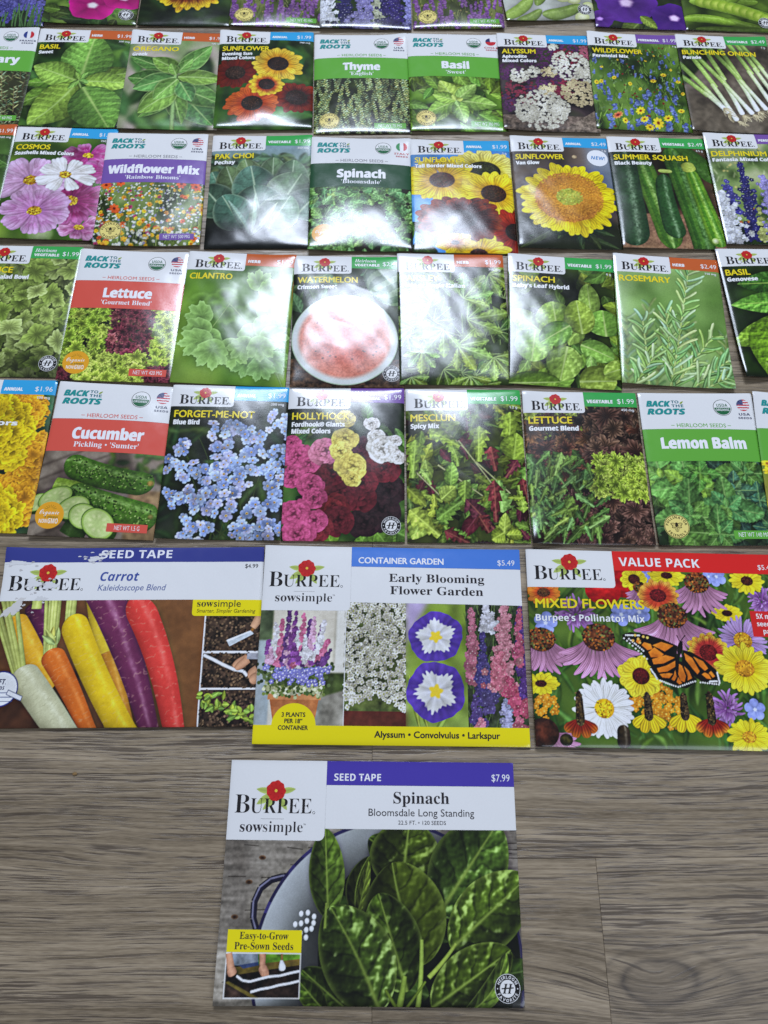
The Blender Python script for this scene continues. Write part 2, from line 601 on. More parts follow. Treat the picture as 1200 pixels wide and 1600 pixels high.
    def dots(self, us, vs, rs, cols, jitter=.12, squash=1.0):
        """many small round specks, painted in the order given"""
        cols = np.asarray(cols, np.float32)
        cache = {}
        x, y = (np.asarray(us) - self.u0) * self.sx, (np.asarray(vs) - self.v0) * self.sy
        rs = np.broadcast_to(np.asarray(rs, np.float32) * self.sx, x.shape)
        br = self.rng.normal(1, jitter, len(x))
        for i in range(len(x)):
            R = max(.7, round(float(rs[i]) * 2) / 2)
            if R not in cache:
                k = int(R + 1.5)
                yy, xx = np.mgrid[-k:k + 1, -k:k + 1]
                cache[R] = (k, np.clip(R - np.sqrt(xx ** 2 + (yy / squash) ** 2) + .5, 0, 1)[..., None].astype(np.float32))
            k, m = cache[R]
            xi, yi = int(x[i]), int(y[i])
            x0, x1, y0, y1 = max(0, xi - k), min(self.W, xi + k + 1), max(0, yi - k), min(self.H, yi + k + 1)
            if x1 <= x0 or y1 <= y0:
                continue
            mm = m[y0 - yi + k:y1 - yi + k, x0 - xi + k:x1 - xi + k]
            a = self.img[y0:y1, x0:x1]
            a += (np.clip(cols[i % len(cols)] * br[i], 0, 1) - a) * mm

    def poly(self, pts, col, tex=.2, soft=True, grad=None):
        P = np.array([self.P(*p) for p in pts], np.float32)
        bb = self.box(P[:, 0].min() - 1, P[:, 1].min() - 1, P[:, 0].max() + 1, P[:, 1].max() + 1)
        if bb is None:
            return
        sy_, sx_, X, Y = bb
        m = np.zeros_like(X)
        for ox, oy in ((-.25, -.25), (.25, -.25), (-.25, .25), (.25, .25)):
            ins = np.zeros(X.shape, bool)
            for i in range(len(P)):
                (xa, ya), (xb, yb) = P[i], P[(i + 1) % len(P)]
                if ya == yb:
                    continue
                c = ((ya > Y + oy) != (yb > Y + oy)) & (X + ox < (xb - xa) * (Y + oy - ya) / (yb - ya) + xa)
                ins ^= c
            m += ins * .25
        col = c3(col)
        f = 1 + tex * 2 * (self.n1[sy_, sx_] - .5) + tex * (self.n2[sy_, sx_] - .5)
        base = col * f[..., None]
        if grad is not None:
            g = np.clip((Y - P[:, 1].min()) / max(1, np.ptp(P[:, 1])), 0, 1)[..., None]
            base = base * (1 - g) + c3(grad) * g * f[..., None]
        self.put((sy_, sx_), m, np.clip(base, 0, 1))

    def rect(self, u0, v0, u1, v1, col, tex=.2, grad=None):
        self.poly([(u0, v0), (u1, v0), (u1, v1), (u0, v1)], col, tex, grad=grad)

    def darken(self, u0, v0, u1, v1, k, s):
        """printed drop shade behind a word"""
        m = np.zeros((self.H, self.W), np.float32)
        x0, y0 = self.P(u0, v0)
        x1, y1 = self.P(u1, v1)
        m[max(0, int(y0)):max(0, int(y1)), max(0, int(x0)):max(0, int(x1))] = 1
        self.img *= (1 - k * blur(m, s * self.sx))[..., None]

    def finish(self, grain=.030, sharp=.55, gain=1.0):
        a = blur(self.img, .45) * gain * (1 + .45 * (self.n0 - .5))[..., None]
        a = a.reshape(self.ny, 2, self.nx, 2, 3).mean((1, 3))
        if sharp:
            a = a + sharp * (a - blur(a, 1.1)) + .22 * (a - blur(a, 5.0))
        a = a * (1 + grain * self.rng.normal(0, 1, (self.ny, self.nx, 1)).astype(np.float32))
        return np.clip(a, 0.01, 1)


# ------------------------------------------------------------------ the printed pictures, one painter per packet
def rnd(C, a, b):
    return float(C.rng.uniform(a, b))


def scat(C, n, u0=0, v0=0, u1=1, v1=1):
    return C.rng.uniform(u0, u1, n), C.rng.uniform(v0, v1, n)


def polar_pt(C, u, v, r, ang):
    """offset by r (fraction of packet width) at a screen angle"""
    return u + r * math.cos(ang), v + r * math.sin(ang) * C.sx / C.sy


def sunflower(C, u, v, R, n, c_in, c_out, cen, cen2, cr=.36, squash=.92, layers=2, rot=0, ring=None, wid=.30, shadow=.25, len_j=.12, mid=.45, tex=.35, dots=True):
    asp = C.sx / C.sy
    for L in range(layers):
        for k in range(n):
            a = 6.2832 * (k + .5 * L) / n + rot + rnd(C, -.08, .08)
            rr = R * (1 - .10 * (L > 0)) * rnd(C, 1 - len_j, 1 + len_j * .4)
            c, s = math.cos(a), math.sin(a) * squash
            C.petal((u + c * R * cr * .8, v + s * R * cr * .8 * asp), (u + c * rr, v + s * rr * asp), R * wid, np.array(c_in), np.array(c_out), streak=.13, shadow=shadow, blunt=.0, mid=mid, bend=rnd(C, -.07, .07))
    C.disc(u, v, R * cr, cen, cen2, squash, tex=tex, shadow=.35, ring=ring)
    if dots:
        dr = min(.0055, R * .022)
        m = int(.55 * (R * cr / dr) ** 2)
        m = min(m, 1200)
        q = np.sqrt(C.rng.random(m)) * R * cr * .97
        t = C.rng.uniform(0, 6.28, m)
        b = np.array(cen2, np.float32)
        cols = np.stack([b * .7, b * 1.25, np.array(cen) * 1.15, b])
        C.dots(u + q * np.cos(t), v + q * np.sin(t) * squash * asp, dr, cols, .2)


def leafmass(C, n, cols, size, u0=-.05, v0=-.05, u1=1.05, v1=1.05, wr=.5, veins=5, puck=.25, shadow=.5, depth=True, ang=None, ser=0, shine=0, edge=0, rib=None, tw=.18):
    us, vs = scat(C, n, u0, v0, u1, v1)
    for i in range(n):
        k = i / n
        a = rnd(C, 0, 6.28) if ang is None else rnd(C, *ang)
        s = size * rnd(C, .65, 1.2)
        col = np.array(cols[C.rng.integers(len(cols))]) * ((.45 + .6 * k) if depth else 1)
        p0 = polar_pt(C, us[i], vs[i], s / 2, a + 3.1416)
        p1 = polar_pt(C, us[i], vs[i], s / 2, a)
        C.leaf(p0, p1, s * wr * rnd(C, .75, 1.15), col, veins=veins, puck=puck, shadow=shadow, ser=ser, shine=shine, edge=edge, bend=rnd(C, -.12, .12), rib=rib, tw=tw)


def frillmass(C, cnt, cols, size, reg=(0, 0, 1, 1), rim=None, depth=True, **k):
    us, vs = scat(C, cnt, *reg)
    for i in range(cnt):
        j = C.rng.integers(len(cols))
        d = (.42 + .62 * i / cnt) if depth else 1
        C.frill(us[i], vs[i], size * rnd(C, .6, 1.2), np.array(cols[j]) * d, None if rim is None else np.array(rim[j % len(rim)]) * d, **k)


def a_basil(C):
    C.bg((.04, .09, .04), (.16, .30, .10), (.28, .42, .16))
    leafmass(C, 16, [(.22, .40, .14), (.30, .48, .2)], .45, shadow=.3)
    C.soft(.012)
    G1, G2 = (.40, .57, .22), (.48, .66, .27)
    rb = (.62, .76, .42)
    for b, w, c in (((-.08, .80), .30, (.33, .5, .2)), ((.93, .99), .36, (.36, .54, .24)), ((1.12, .42), .26, (.36, .52, .2)), ((.72, 1.04), .30, (.24, .40, .15)), ((-.06, .58), .2, (.32, .5, .18))):
        C.leaf((.52, .56), b, w, c, rb, veins=8, shadow=.5, puck=.3)
    C.leaf((.53, .55), (.60, .05), .54, G1, rb, veins=8, shadow=.5, puck=.3)
    C.leaf((.50, .56), (.02, .40), .34, G2, rb, veins=8, shadow=.5)
    C.leaf((.56, .56), (1.06, .55), .27, G2, rb, veins=8, shadow=.5)
    C.leaf((.50, .58), (.09, .99), .46, G2, rb, veins=8, shadow=.55, bend=-.05)
    C.leaf((.57, .62), (.92, 1.04), .54, (.37, .56, .23), rb, veins=8, shadow=.5)
    for b in ((.42, .64), (.60, .47), (.47, .47), (.62, .58)):
        C.leaf((.52, .55), b, .07, (.45, .62, .25), rb, veins=3)
    C.darken(.0, .16, .4, .30, .35, .06)


def a_oregano(C):
    C.bg((.30, .45, .22), (.62, .60, .55), (.80, .70, .72), cell=.35)
    leafmass(C, 14, [(.34, .52, .26), (.24, .42, .2)], .40, v0=.35, shadow=.2)
    C.soft(.022)
    E_ = (.66, .80, .50)
    for a, b, w in (((.5, .6), (.2, .9), .30), ((.6, .66), (.95, .96), .36), ((.55, .6), (1.06, .76), .30), ((.5, .6), (.64, .96), .24), ((.5, .45), (.02, .28), .2), ((.45, .55), (.03, .5), .3)):
        C.leaf(a, b, w, (.30, .47, .22), E_, veins=4, edge=.4, shadow=.45)
    C.stem((.55, 1.05), (.52, .45), .05, (.45, .60, .35))
    for a, b, w in (((.52, .5), (.10, .62), .26), ((.55, .62), (.19, .86), .28), ((.56, .44), (.26, .30), .22), ((.56, .46), (.86, .15), .24), ((.55, .50), (1.02, .49), .22), ((.55, .52), (.33, .73), .24), ((.58, .55), (.72, .74), .22), ((.54, .46), (.68, .30), .14), ((.53, .48), (.46, .36), .12)):
        C.leaf(a, b, w, (.38, .57, .27), E_, veins=4, edge=.5, shadow=.5, puck=.2)


def a_sun_evening(C):
    C.bg((.05, .09, .04), (.12, .22, .08), (.20, .34, .12))
    leafmass(C, 14, [(.24, .40, .16), (.12, .25, .09)], .5, shadow=.35)
    C.soft(.014)
    D = (.13, .08, .06)
    sunflower(C, .19, .46, .25, 15, (.30, .06, .05), (.36, .10, .06), (.20, .14, .12), D, .42, wid=.32)
    sunflower(C, .83, .70, .25, 15, (.24, .05, .05), (.42, .12, .06), (.16, .1, .1), D, .44, wid=.32)
    sunflower(C, .63, .365, .28, 14, (.86, .55, .10), (.95, .76, .22), (.14, .09, .07), D, .40, wid=.34)
    sunflower(C, .38, .77, .29, 15, (.66, .22, .08), (.72, .30, .11), (.22, .14, .10), D, .38, wid=.32)
    sunflower(C, .52, .58, .19, 13, (.62, .20, .06), (.93, .72, .16), (.15, .08, .07), D, .44, wid=.36, mid=.5)
    C.darken(0, .16, .5, .33, .35, .05)


def sprigs(C, n, cols, L=.2, lw=.020, ll=.04, v0=0, v1=1, lean=.35, bgdark=.5, stemc=(.35, .4, .2)):
    us, vs = scat(C, n, -.05, v0, 1.05, v1 + .1)
    for i in range(n):
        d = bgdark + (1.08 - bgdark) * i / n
        a = -1.57 + rnd(C, -lean, lean)
        ln = L * rnd(C, .6, 1.3)
        p0, p1 = (us[i], vs[i]), polar_pt(C, us[i], vs[i], ln, a)
        C.stem(p0, p1, .008, np.array(stemc) * d)
        m = int(ln / ll * 2.2)
        for k in range(m):
            t = (k + .5) / m
            q = (p0[0] + (p1[0] - p0[0]) * t, p0[1] + (p1[1] - p0[1]) * t)
            sd = 1 if k % 2 else -1
            e = polar_pt(C, q[0], q[1], ll * rnd(C, .6, 1.1) * (1 - .4 * t), a + sd * rnd(C, .7, 1.2))
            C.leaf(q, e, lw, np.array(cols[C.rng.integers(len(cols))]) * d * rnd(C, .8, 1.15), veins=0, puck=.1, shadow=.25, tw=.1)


def a_thyme(C):
    C.bg((.08, .09, .06), (.16, .20, .11))
    sprigs(C, 190, [(.50, .58, .36), (.60, .68, .46), (.42, .50, .30)], .22, .020, .032, .52, 1.02)


def a_rosemary_small(C):
    C.bg((.10, .10, .07), (.20, .22, .14))
    sprigs(C, 110, [(.42, .5, .34), (.34, .42, .25), (.5, .56, .4)], .30, .014, .075, .5, 1.05, stemc=(.4, .36, .25))


def a_basil_sweet(C):
    C.bg((.14, .25, .06), (.36, .52, .16))
    leafmass(C, 46, [(.45, .62, .22), (.52, .70, .28), (.38, .56, .18)], .30, v0=.45, veins=6, shadow=.5)
    rb = (.72, .84, .50)
    for b, w, c in (((.32, .52), .22, (.56, .73, .34)), ((.90, .75), .22, (.52, .70, .3)), ((.56, .93), .18, (.5, .68, .28)), ((.17, .84), .2, (.48, .66, .26)), ((.70, .55), .18, (.54, .7, .32)), ((.24, .66), .16, (.5, .68, .27))):
        C.leaf((.48, .72), b, w, c, rb, veins=6, shadow=.55)
    for b in ((.44, .66), (.55, .70), (.5, .78)):
        C.leaf((.48, .72), b, .06, (.62, .78, .38), rb, veins=3)


def cluster(C, u, v, R, n, col, cen, fr=.018, shade=.6):
    n = int(n * 1.7)
    q = np.sqrt(C.rng.random(n)) * R
    t = C.rng.uniform(0, 6.28, n)
    o = np.argsort(-q)
    for i in o:
        d = shade + (1 - shade) * (1 - q[i] / R * .6)
        uu, vv = polar_pt(C, u, v, q[i], t[i])
        C.mini(uu, vv, fr * rnd(C, .8, 1.2), 4, np.array(col) * d, np.array(cen) * d, cr=.25, shadow=.3)


def a_alyssum(C):
    C.bg((.10, .08, .10), (.22, .18, .20), (.16, .18, .12))
    W_, P_, M_, K_ = (.90, .88, .82), (.30, .14, .34), (.48, .14, .26), (.86, .78, .62)
    C.rect(0, .86, 1, 1.02, (.36, .31, .29), .5)
    C.poly([(.0, .88), (.6, 1.02), (.55, 1.04), (0, 1.02)], (.30, .26, .24), .5)
    C.poly([(.6, 1.0), (1.02, .76), (1.02, 1.02)], (.42, .37, .34), .5)
    for u, v, R, c, n in ((.44, .25, .22, P_, 70), (.66, .14, .2, P_, 50), (.72, .26, .14, M_, 40), (.95, .2, .12, (.6, .3, .4), 30), (.12, .42, .14, P_, 40), (.2, .64, .2, M_, 70), (.45, .55, .2, P_, 70), (.08, .74, .12, P_, 30), (.68, .55, .16, M_, 40), (.6, .42, .18, P_, 50), (.9, .45, .16, P_, 40), (.6, .15, .05, W_, 12),
                          (.2, .46, .10, W_, 34), (.36, .42, .08, W_, 24), (.52, .42, .08, K_, 24), (.76, .34, .22, W_, 120), (.93, .42, .12, W_, 40), (.50, .60, .10, K_, 34), (.64, .63, .09, M_, 34), (.82, .62, .19, K_, 110), (.40, .80, .27, W_, 190), (.26, .84, .12, W_, 50), (.58, .78, .12, W_, 50)):
        cluster(C, u, v, R, n, c, np.minimum(np.array(c) * .8 + (.12, .12, 0), 1))
    C.darken(0, .16, .45, .33, .45, .05)


def meadow(C, greens, flowers, n_st=260, v0=0, v1=1, grow=.6, stl=.10):
    """flowers: (colour, centre, petals, radius, count)"""
    C.bg(greens[0], greens[1], greens[2])
    us, vs = scat(C, n_st, -.02, v0, 1.02, v1 + .05)
    o = np.argsort(vs)
    for i in o:
        k = (vs[i] - v0) / (v1 - v0)
        L = stl * (.5 + grow * k)
        p = polar_pt(C, us[i], vs[i], L, -1.57 + rnd(C, -.5, .5))
        C.stem((us[i], vs[i]), p, .010, np.array(greens[1 + C.rng.integers(2)]) * rnd(C, .6, 1.4))
    lst = []
    for f in flowers:
        for _ in range(f[4]):
            lst.append((rnd(C, v0, v1), rnd(C, 0, 1), f))
    lst.sort(key=lambda q: q[0])
    for v, u, f in lst:
        k = (v - v0) / (v1 - v0)
        C.mini(u, v, f[3] * (1 - grow * .5 + grow * k) * rnd(C, .75, 1.2), f[2], np.array(f[0]) * rnd(C, .8, 1.1), f[1], squash=.8, shadow=.4, cr=.3)


def spikes(C, lst, fr=.02, dens=1.0):
    """flower spikes: (u_base, v_base, u_top, v_top, width, colour, centre colour)"""
    asp = C.sx / C.sy
    for (u0, v0, u1, v1, w, col, cen) in lst:
        L = math.hypot(u1 - u0, (v1 - v0) / asp)
        n = int(L * w / fr ** 2 * .9 * dens)
        t = np.sort(C.rng.random(n))
        for s in t:
            ww = w * (.55 - .42 * s) if s < .99 else 0
            du = C.rng.normal(0, .5) * ww
            d = .72 + .35 * C.rng.random() - .2 * abs(du) / max(w, .01)
            C.mini(u0 + (u1 - u0) * s + du, v0 + (v1 - v0) * s + rnd(C, -.01, .01), fr * rnd(C, .8, 1.2) * (1.1 - .45 * s), 5, np.array(col) * d, np.array(cen), cr=.16, shadow=.3)


def a_wildflower(C):
    meadow(C, [(.10, .16, .07), (.24, .36, .13), (.34, .46, .20)], [((.34, .45, .28), (.3, .4, .2), 4, .014, 120), ((.42, .14, .12), (.2, .05, .05), 5, .014, 40)], 420, .08)
    us, vs = scat(C, 110, 0, .22, 1, 1.02)
    for u, v in sorted(zip(us, vs), key=lambda q: q[1]):
        k = .4 + .7 * v
        for j in range(9):
            C.mini(u + rnd(C, -.012, .012) * k, v - .006 * j * k, .014 * k, 4, np.array([(.19, .25, .44), (.28, .36, .58), (.38, .46, .66)][C.rng.integers(3)]), (.7, .75, .85), cr=.12, shadow=.2)
    Y = (.92, .74, .16)
    for u, v, r in ((.24, .49, .03), (.40, .55, .03), (.65, .51, .035), (.77, .44, .035), (.47, .82, .06), (.64, .93, .075), (.75, .88, .055), (.05, .54, .035), (.10, .53, .03), (.5, .6, .025), (.92, .5, .03), (.95, .62, .028), (.86, .38, .02), (.3, .3, .015), (.6, .3, .015), (.7, .24, .013), (.12, .38, .02), (.9, .8, .04), (.55, .97, .05), (.5, .9, .05), (.3, .92, .04)):
        C.mini(u, v, r, 8, Y, (.45, .20, .08), squash=.75, cr=.3)
    C.mini(.23, .87, .065, 9, (.72, .25, .2), (.35, .1, .1), squash=.6, cr=.3, edge=(.85, .55, .3))
    C.darken(0, .16, .6, .27, .35, .05)


def a_onion(C):
    C.bg((.20, .18, .16), (.30, .27, .24), (.36, .33, .30))
    C.img *= (1 - .5 * (C.n1[..., None] - .5))
    C.poly([(0, .0), (.62, 0), (0, .55)], (.10, .14, .06), .4)
    C.soft(.01)
    seq = [((.10, .20), (.48, .90)), ((.02, .36), (.40, .83)), ((.25, .10), (.55, .84)), ((.18, .24), (.66, .83)), ((.42, .10), (.72, .80)), ((.38, .2), (.82, .78)), ((.55, .08), (.88, .70)), ((.60, .02), (.98, .70)), ((.66, .04), (1.04, .62)), ((.02, .48), (.36, .78))]
    for a, b in seq:
        m = (a[0] + (b[0] - a[0]) * .48, a[1] + (b[1] - a[1]) * .48)
        a0 = (a[0] - (b[0] - a[0]) * .35, a[1] - (b[1] - a[1]) * .35)
        C.tube(a0, (m[0] + .04, m[1] + .045), .058, .052, np.array((.28, .44, .14)) * rnd(C, .8, 1.2), hi=.16, tipcol=(.58, .70, .38), shadow=.45, round_=.01)
        C.tube(m, b, .048, .062, (.62, .72, .45), hi=.12, tipcol=(.90, .92, .88), shadow=.3, pw=3)
        for _ in range(16):
            e = polar_pt(C, b[0], b[1], rnd(C, .05, .13), rnd(C, .2, 1.6))
            C.stem(b, e, .008, np.array((.78, .72, .58)) * rnd(C, .7, 1.1), rnd(C, -.2, .2))
    C.darken(0, .16, .8, .29, .45, .05)


def cosmos_flower(C, u, v, R, col, col2, cen, n=8, squash=.8, rot=0, wid=.62):
    asp = C.sx / C.sy
    for k in range(n):
        a = 6.2832 * k / n + rot + rnd(C, -.1, .1)
        c, s = math.cos(a), math.sin(a) * squash
        rr = R * rnd(C, .9, 1.08)
        p0 = (u + c * R * .12, v + s * R * .12 * asp)
        p1 = (u + c * rr, v + s * rr * asp)
        C.petal(p0, p1, R * wid * rnd(C, .85, 1.1), col, col2, streak=.07, shadow=.3, blunt=3.5, bend=rnd(C, -.06, .06))
        for j in (-1, 0, 1):
            a2 = a + j * .16
            C.petal((u + math.cos(a2) * R * .5, v + math.sin(a2) * squash * R * .5 * asp), (u + math.cos(a2) * rr * 1.04, v + math.sin(a2) * squash * rr * 1.04 * asp), R * .2, col, np.array(col2) * rnd(C, .9, 1.06), streak=.05, shadow=0, blunt=1)
    C.disc(u, v, R * .20, (.85, .68, .15), (.62, .40, .10), squash, tex=.4, shadow=.4)
    m = 60
    q, t = np.sqrt(C.rng.random(m)) * R * .2, C.rng.uniform(0, 6.28, m)
    C.dots(u + q * np.cos(t), v + q * np.sin(t) * squash * asp, .008, [(.92, .78, .25), (.5, .3, .08), (.8, .6, .12)], .15)


def a_cosmos(C):
    C.bg((.16, .26, .08), (.34, .46, .16), (.46, .56, .22), cell=.4)
    C.soft(.02)
    C.disc(.45, .95, .12, (.6, .66, .5), (.4, .5, .3))
    C.soft(.012)
    cosmos_flower(C, .76, .27, .25, (.62, .16, .46), (.80, .48, .72), 0, 7, .6)
    cosmos_flower(C, .98, .40, .26, (.66, .16, .50), (.74, .40, .66), 0, 7, .6)
    cosmos_flower(C, .80, .90, .22, (.6, .3, .5), (.85, .6, .78), 0, 7, .6)
    cosmos_flower(C, .68, .68, .34, (.48, .12, .34), (.72, .36, .62), 0, 8, .8, .3)
    cosmos_flower(C, .26, .51, .36, (.82, .60, .80), (.87, .70, .88), 0, 8, .8, .2)
    cosmos_flower(C, .58, .455, .27, (.92, .90, .90), (.94, .93, .95), 0, 8, .8, .4, .5)
    cosmos_flower(C, .36, .775, .34, (.76, .48, .74), (.84, .64, .84), 0, 8, .8, .1)
    C.darken(0, .17, .65, .29, .35, .05)


def a_wildmix(C):
    meadow(C, [(.16, .20, .10), (.34, .42, .20), (.42, .48, .28)], [((.82, .84, .80), (.8, .8, .5), 5, .014, 380), ((.55, .55, .68), (.5, .45, .6), 5, .013, 90), ((.90, .70, .15), (.75, .45, .1), 7, .024, 80), ((.85, .36, .12), (.5, .15, .05), 6, .028, 26), ((.60, .22, .36), (.4, .1, .1), 5, .022, 26), ((.88, .60, .18), (.6, .3, .1), 6, .030, 24)], 300, .45, 1.0)
    for u, v in ((.06, .49), (.20, .47), (.17, .70), (.78, .48), (.92, .5)):
        C.mini(u, v, .06, 7, (.85, .32, .14), (.4, .1, .05), squash=.8)


def a_pak(C):
    C.bg((.05, .07, .05), (.10, .13, .09), (.07, .09, .07))
    C.rect(0, .0, 1, .26, (.42, .52, .66), .1, (.42, .52, .50))
    leafmass(C, 70, [(.34, .46, .34), (.28, .40, .28)], .15, v0=.20, v1=.36, shadow=.3)
    C.soft(.008)
    rb, E_ = (.66, .76, .64), dict(veins=4, shadow=.55, quilt=.08, puck=.16, vein=.14, edge=.35, prof=lambda s: np.clip(np.sin(np.pi * np.clip(s, 0, 1) ** .8), 0, 1) ** .5)
    for a, b, w in (((.15, .56), (.02, .34), .26), ((.86, .56), (1.0, .32), .30), ((.45, .52), (.34, .24), .30), ((.62, .52), (.62, .22), .30), ((.80, .56), (.82, .24), .34), ((.30, .60), (.16, .30), .34)):
        C.leaf(a, b, w, (.30, .42, .32), rb, **E_)
    for a, b, w in (((.20, .72), (-.06, .46), .40), ((.50, .66), (.40, .30), .46), ((.70, .66), (.90, .36), .46), ((.85, .74), (1.08, .50), .40), ((.55, .82), (.44, .48), .56), ((.36, .84), (.14, .56), .40), ((.60, .84), (.80, .56), .40)):
        C.leaf(a, b, w, np.array((.27, .39, .31)) * rnd(C, .85, 1.1), rb, **E_)
    for b in ((.20, .60), (.46, .56), (.68, .62)):
        C.leaf((.44, .90), b, .08, (.46, .56, .46), rb, veins=0, shadow=.3)
    C.darken(0, .82, 1, 1.05, .6, .06)


def a_spin_bloom(C):
    C.bg((.05, .08, .04), (.14, .14, .10), (.10, .14, .07))
    for cu, cv in ((.1, .55), (.28, .56), (.5, .52), (.75, .54), (.95, .60), (.15, .75), (.36, .66), (.9, .74), (.60, .86), (.3, .9), (.82, .95), (.1, .95)):
        for k in range(12):
            a = 6.28 * k / 12 + rnd(C, -.2, .2)
            s = rnd(C, .13, .19)
            C.leaf(polar_pt(C, cu, cv, .02, a), polar_pt(C, cu, cv, s, a), s * .75, np.array((.32, .50, .26)) * rnd(C, .7, 1.15), (.58, .74, .50), veins=4, puck=.6, shadow=.6, shine=.12)
    leafmass(C, 40, [(.40, .58, .32), (.34, .52, .28)], .13, v0=.5, wr=.75, puck=.6, veins=4, depth=False, shine=.12)


def a_sun_tall(C):
    C.bg((.24, .48, .78), (.32, .56, .84))
    leafmass(C, 22, [(.26, .42, .16), (.18, .32, .10)], .34, v0=.74, v1=1.05)
    Yi, Yo = (.86, .62, .06), (.97, .82, .16)
    sunflower(C, .72, .30, .40, 22, (.80, .72, .22), (.95, .88, .46), (.18, .2, .07), (.12, .12, .05), .42, .75, wid=.26)
    sunflower(C, .30, .39, .37, 20, Yi, Yo, (.22, .16, .09), (.24, .11, .08), .34, .78, wid=.28, ring=((.35, .16, .08), .75, .2))
    sunflower(C, .80, .50, .35, 17, Yi, Yo, (.18, .13, .07), (.20, .11, .07), .36, .85, wid=.30)
    sunflower(C, 1.0, .82, .32, 16, (.40, .08, .05), (.56, .14, .07), (.14, .08, .06), (.1, .06, .05), .36, .9, wid=.32)
    sunflower(C, .62, 1.02, .32, 18, Yi, Yo, (.2, .12, .08), (.2, .1, .07), .3, .8, wid=.3)
    sunflower(C, .46, .73, .44, 22, (.20, .04, .05), (.52, .20, .10), (.14, .10, .10), (.10, .07, .07), .36, .66, wid=.27, mid=.75)
    sunflower(C, .40, .92, .20, 9, (.75, .42, .08), (.93, .75, .14), (.3, .2, .08), (.2, .1, .05), .2, .6, wid=.4)
    C.darken(0, .16, .7, .30, .25, .05)


def a_van_glow(C):
    C.bg((.14, .12, .12), (.34, .29, .27), (.42, .37, .38), cell=.5)
    C.rect(.75, 0, 1.02, .6, (.38, .42, .50), .1)
    C.poly([(-.02, .72), (1.02, .78), (1.02, 1.02), (-.02, 1.02)], (.09, .11, .07), .5)
    C.soft(.05)
    for k in range(9):
        C.leaf((rnd(C, .2, .9), .8), (rnd(C, 0, 1.1), rnd(C, .88, 1.02)), .1, (.14, .19, .10), puck=.2)
    C.disc(.63, .20, .025, (.7, .62, .5), (.5, .42, .34))
    asp = C.sx / C.sy
    sunflower(C, .52, .585, .50, 34, (.92, .66, .06), (.97, .84, .10), (.74, .46, .12), (.68, .40, .12), .62, .92, wid=.20, layers=2, tex=.2, dots=False, len_j=.10)
    u, v, R = .53, .575, .335
    m = 3200
    q = np.sqrt(C.rng.random(m)) * R
    t = C.rng.uniform(0, 6.28, m)
    k = q / R
    cols = np.stack([np.where(k < .33, .62, .80 - .06 * k), np.where(k < .33, .62, .54 - .08 * k), np.where(k < .33, .18, .16)], -1)
    C.dots(u + q * np.cos(t), v + q * np.sin(t) * .92 * asp, .0062, cols, .11)
    C.disc(u - .01, v, .12, (.62, .66, .24), (.60, .60, .20), .8, tex=.12)
    m = 160
    q, t = np.sqrt(C.rng.random(m)) * .13, C.rng.uniform(0, 6.28, m)
    C.dots(u + q * np.cos(t), v + q * np.sin(t) * .8 * asp, .009, [(.66, .70, .28), (.55, .58, .18), (.7, .64, .22)], .1)
    C.darken(0, .16, .5, .30, .3, .05)


def a_squash(C):
    C.bg((.06, .07, .04), (.16, .13, .09), (.30, .22, .16))
    C.rect(0, .72, 1, 1.02, (.48, .36, .28), .35)
    C.n1 = fbm(C.H, C.W, C.sx * .02, C.rng, 2)
    g = (.13, .25, .09)
    sp = dict(tex=.16, shadow=.6)
    C.tube((1.1, .40), (.62, .08), .24, .26, (.17, .30, .10), hi=.12, round_=.2, **sp)
    C.tube((.62, .10), (.80, 1.08), .22, .22, (.15, .29, .10), hi=.22, bands=((.30, .46, .16), 9, .4), round_=.12, **sp)
    C.tube((.29, .20), (.49, 1.00), .22, .25, (.18, .32, .10), hi=.28, hipos=.0, bands=((.34, .48, .15), 8, .4), round_=.15, **sp)
    C.tube((.50, .36), (.54, .92), .15, .22, (.12, .24, .12), hi=.32, hipos=-.2, bend=.04, round_=.14, **sp)
    C.tube((.46, .33), (.60, .335), .05, .05, (.55, .64, .30), hi=.1, round_=.3)
    C.tube((.79, .30), (.95, .985), .13, .20, (.22, .40, .10), hi=.30, hipos=-.1, bands=((.42, .58, .16), 8, .5), round_=.12, **sp)
    C.tube((.76, .24), (.79, .33), .13, .15, (.62, .70, .28), hi=.1, round_=.3)
    C.tube((.13, .12), (.12, .985), .24, .31, (.11, .20, .12), hi=.34, hipos=-.3, round_=.14, **sp)
    C.disc(.90, .935, .035, (.75, .80, .62), (.55, .66, .36))
    C.darken(0, .16, .8, .29, .3, .05)


def a_delph(C):
    meadow(C, [(.16, .24, .10), (.40, .50, .30), (.56, .60, .46)], [((.8, .35, .2), (.5, .2, .1), 5, .02, 14), ((.85, .8, .5), (.8, .7, .3), 5, .015, 60)], 200, .1)
    C.rect(-.02, .84, 1.02, 1.02, (.10, .16, .06), .5)
    C.soft(.006)
    spikes(C, [(.30, .95, .30, .30, .20, (.16, .16, .40), (.7, .7, .8)), (.15, .75, .12, .46, .16, (.24, .24, .55), (.7, .7, .85)), (.62, 1.0, .50, .42, .36, (.56, .54, .82), (.8, .8, .92)), (.05, .98, .06, .55, .34, (.84, .86, .92), (.9, .9, .8)), (.90, 1.0, .88, .40, .26, (.30, .26, .62), (.8, .8, .9)), (.36, .96, .38, .7, .08, (.62, .66, .40), (.7, .7, .5))], .030)
    C.darken(0, .16, .8, .29, .2, .05)


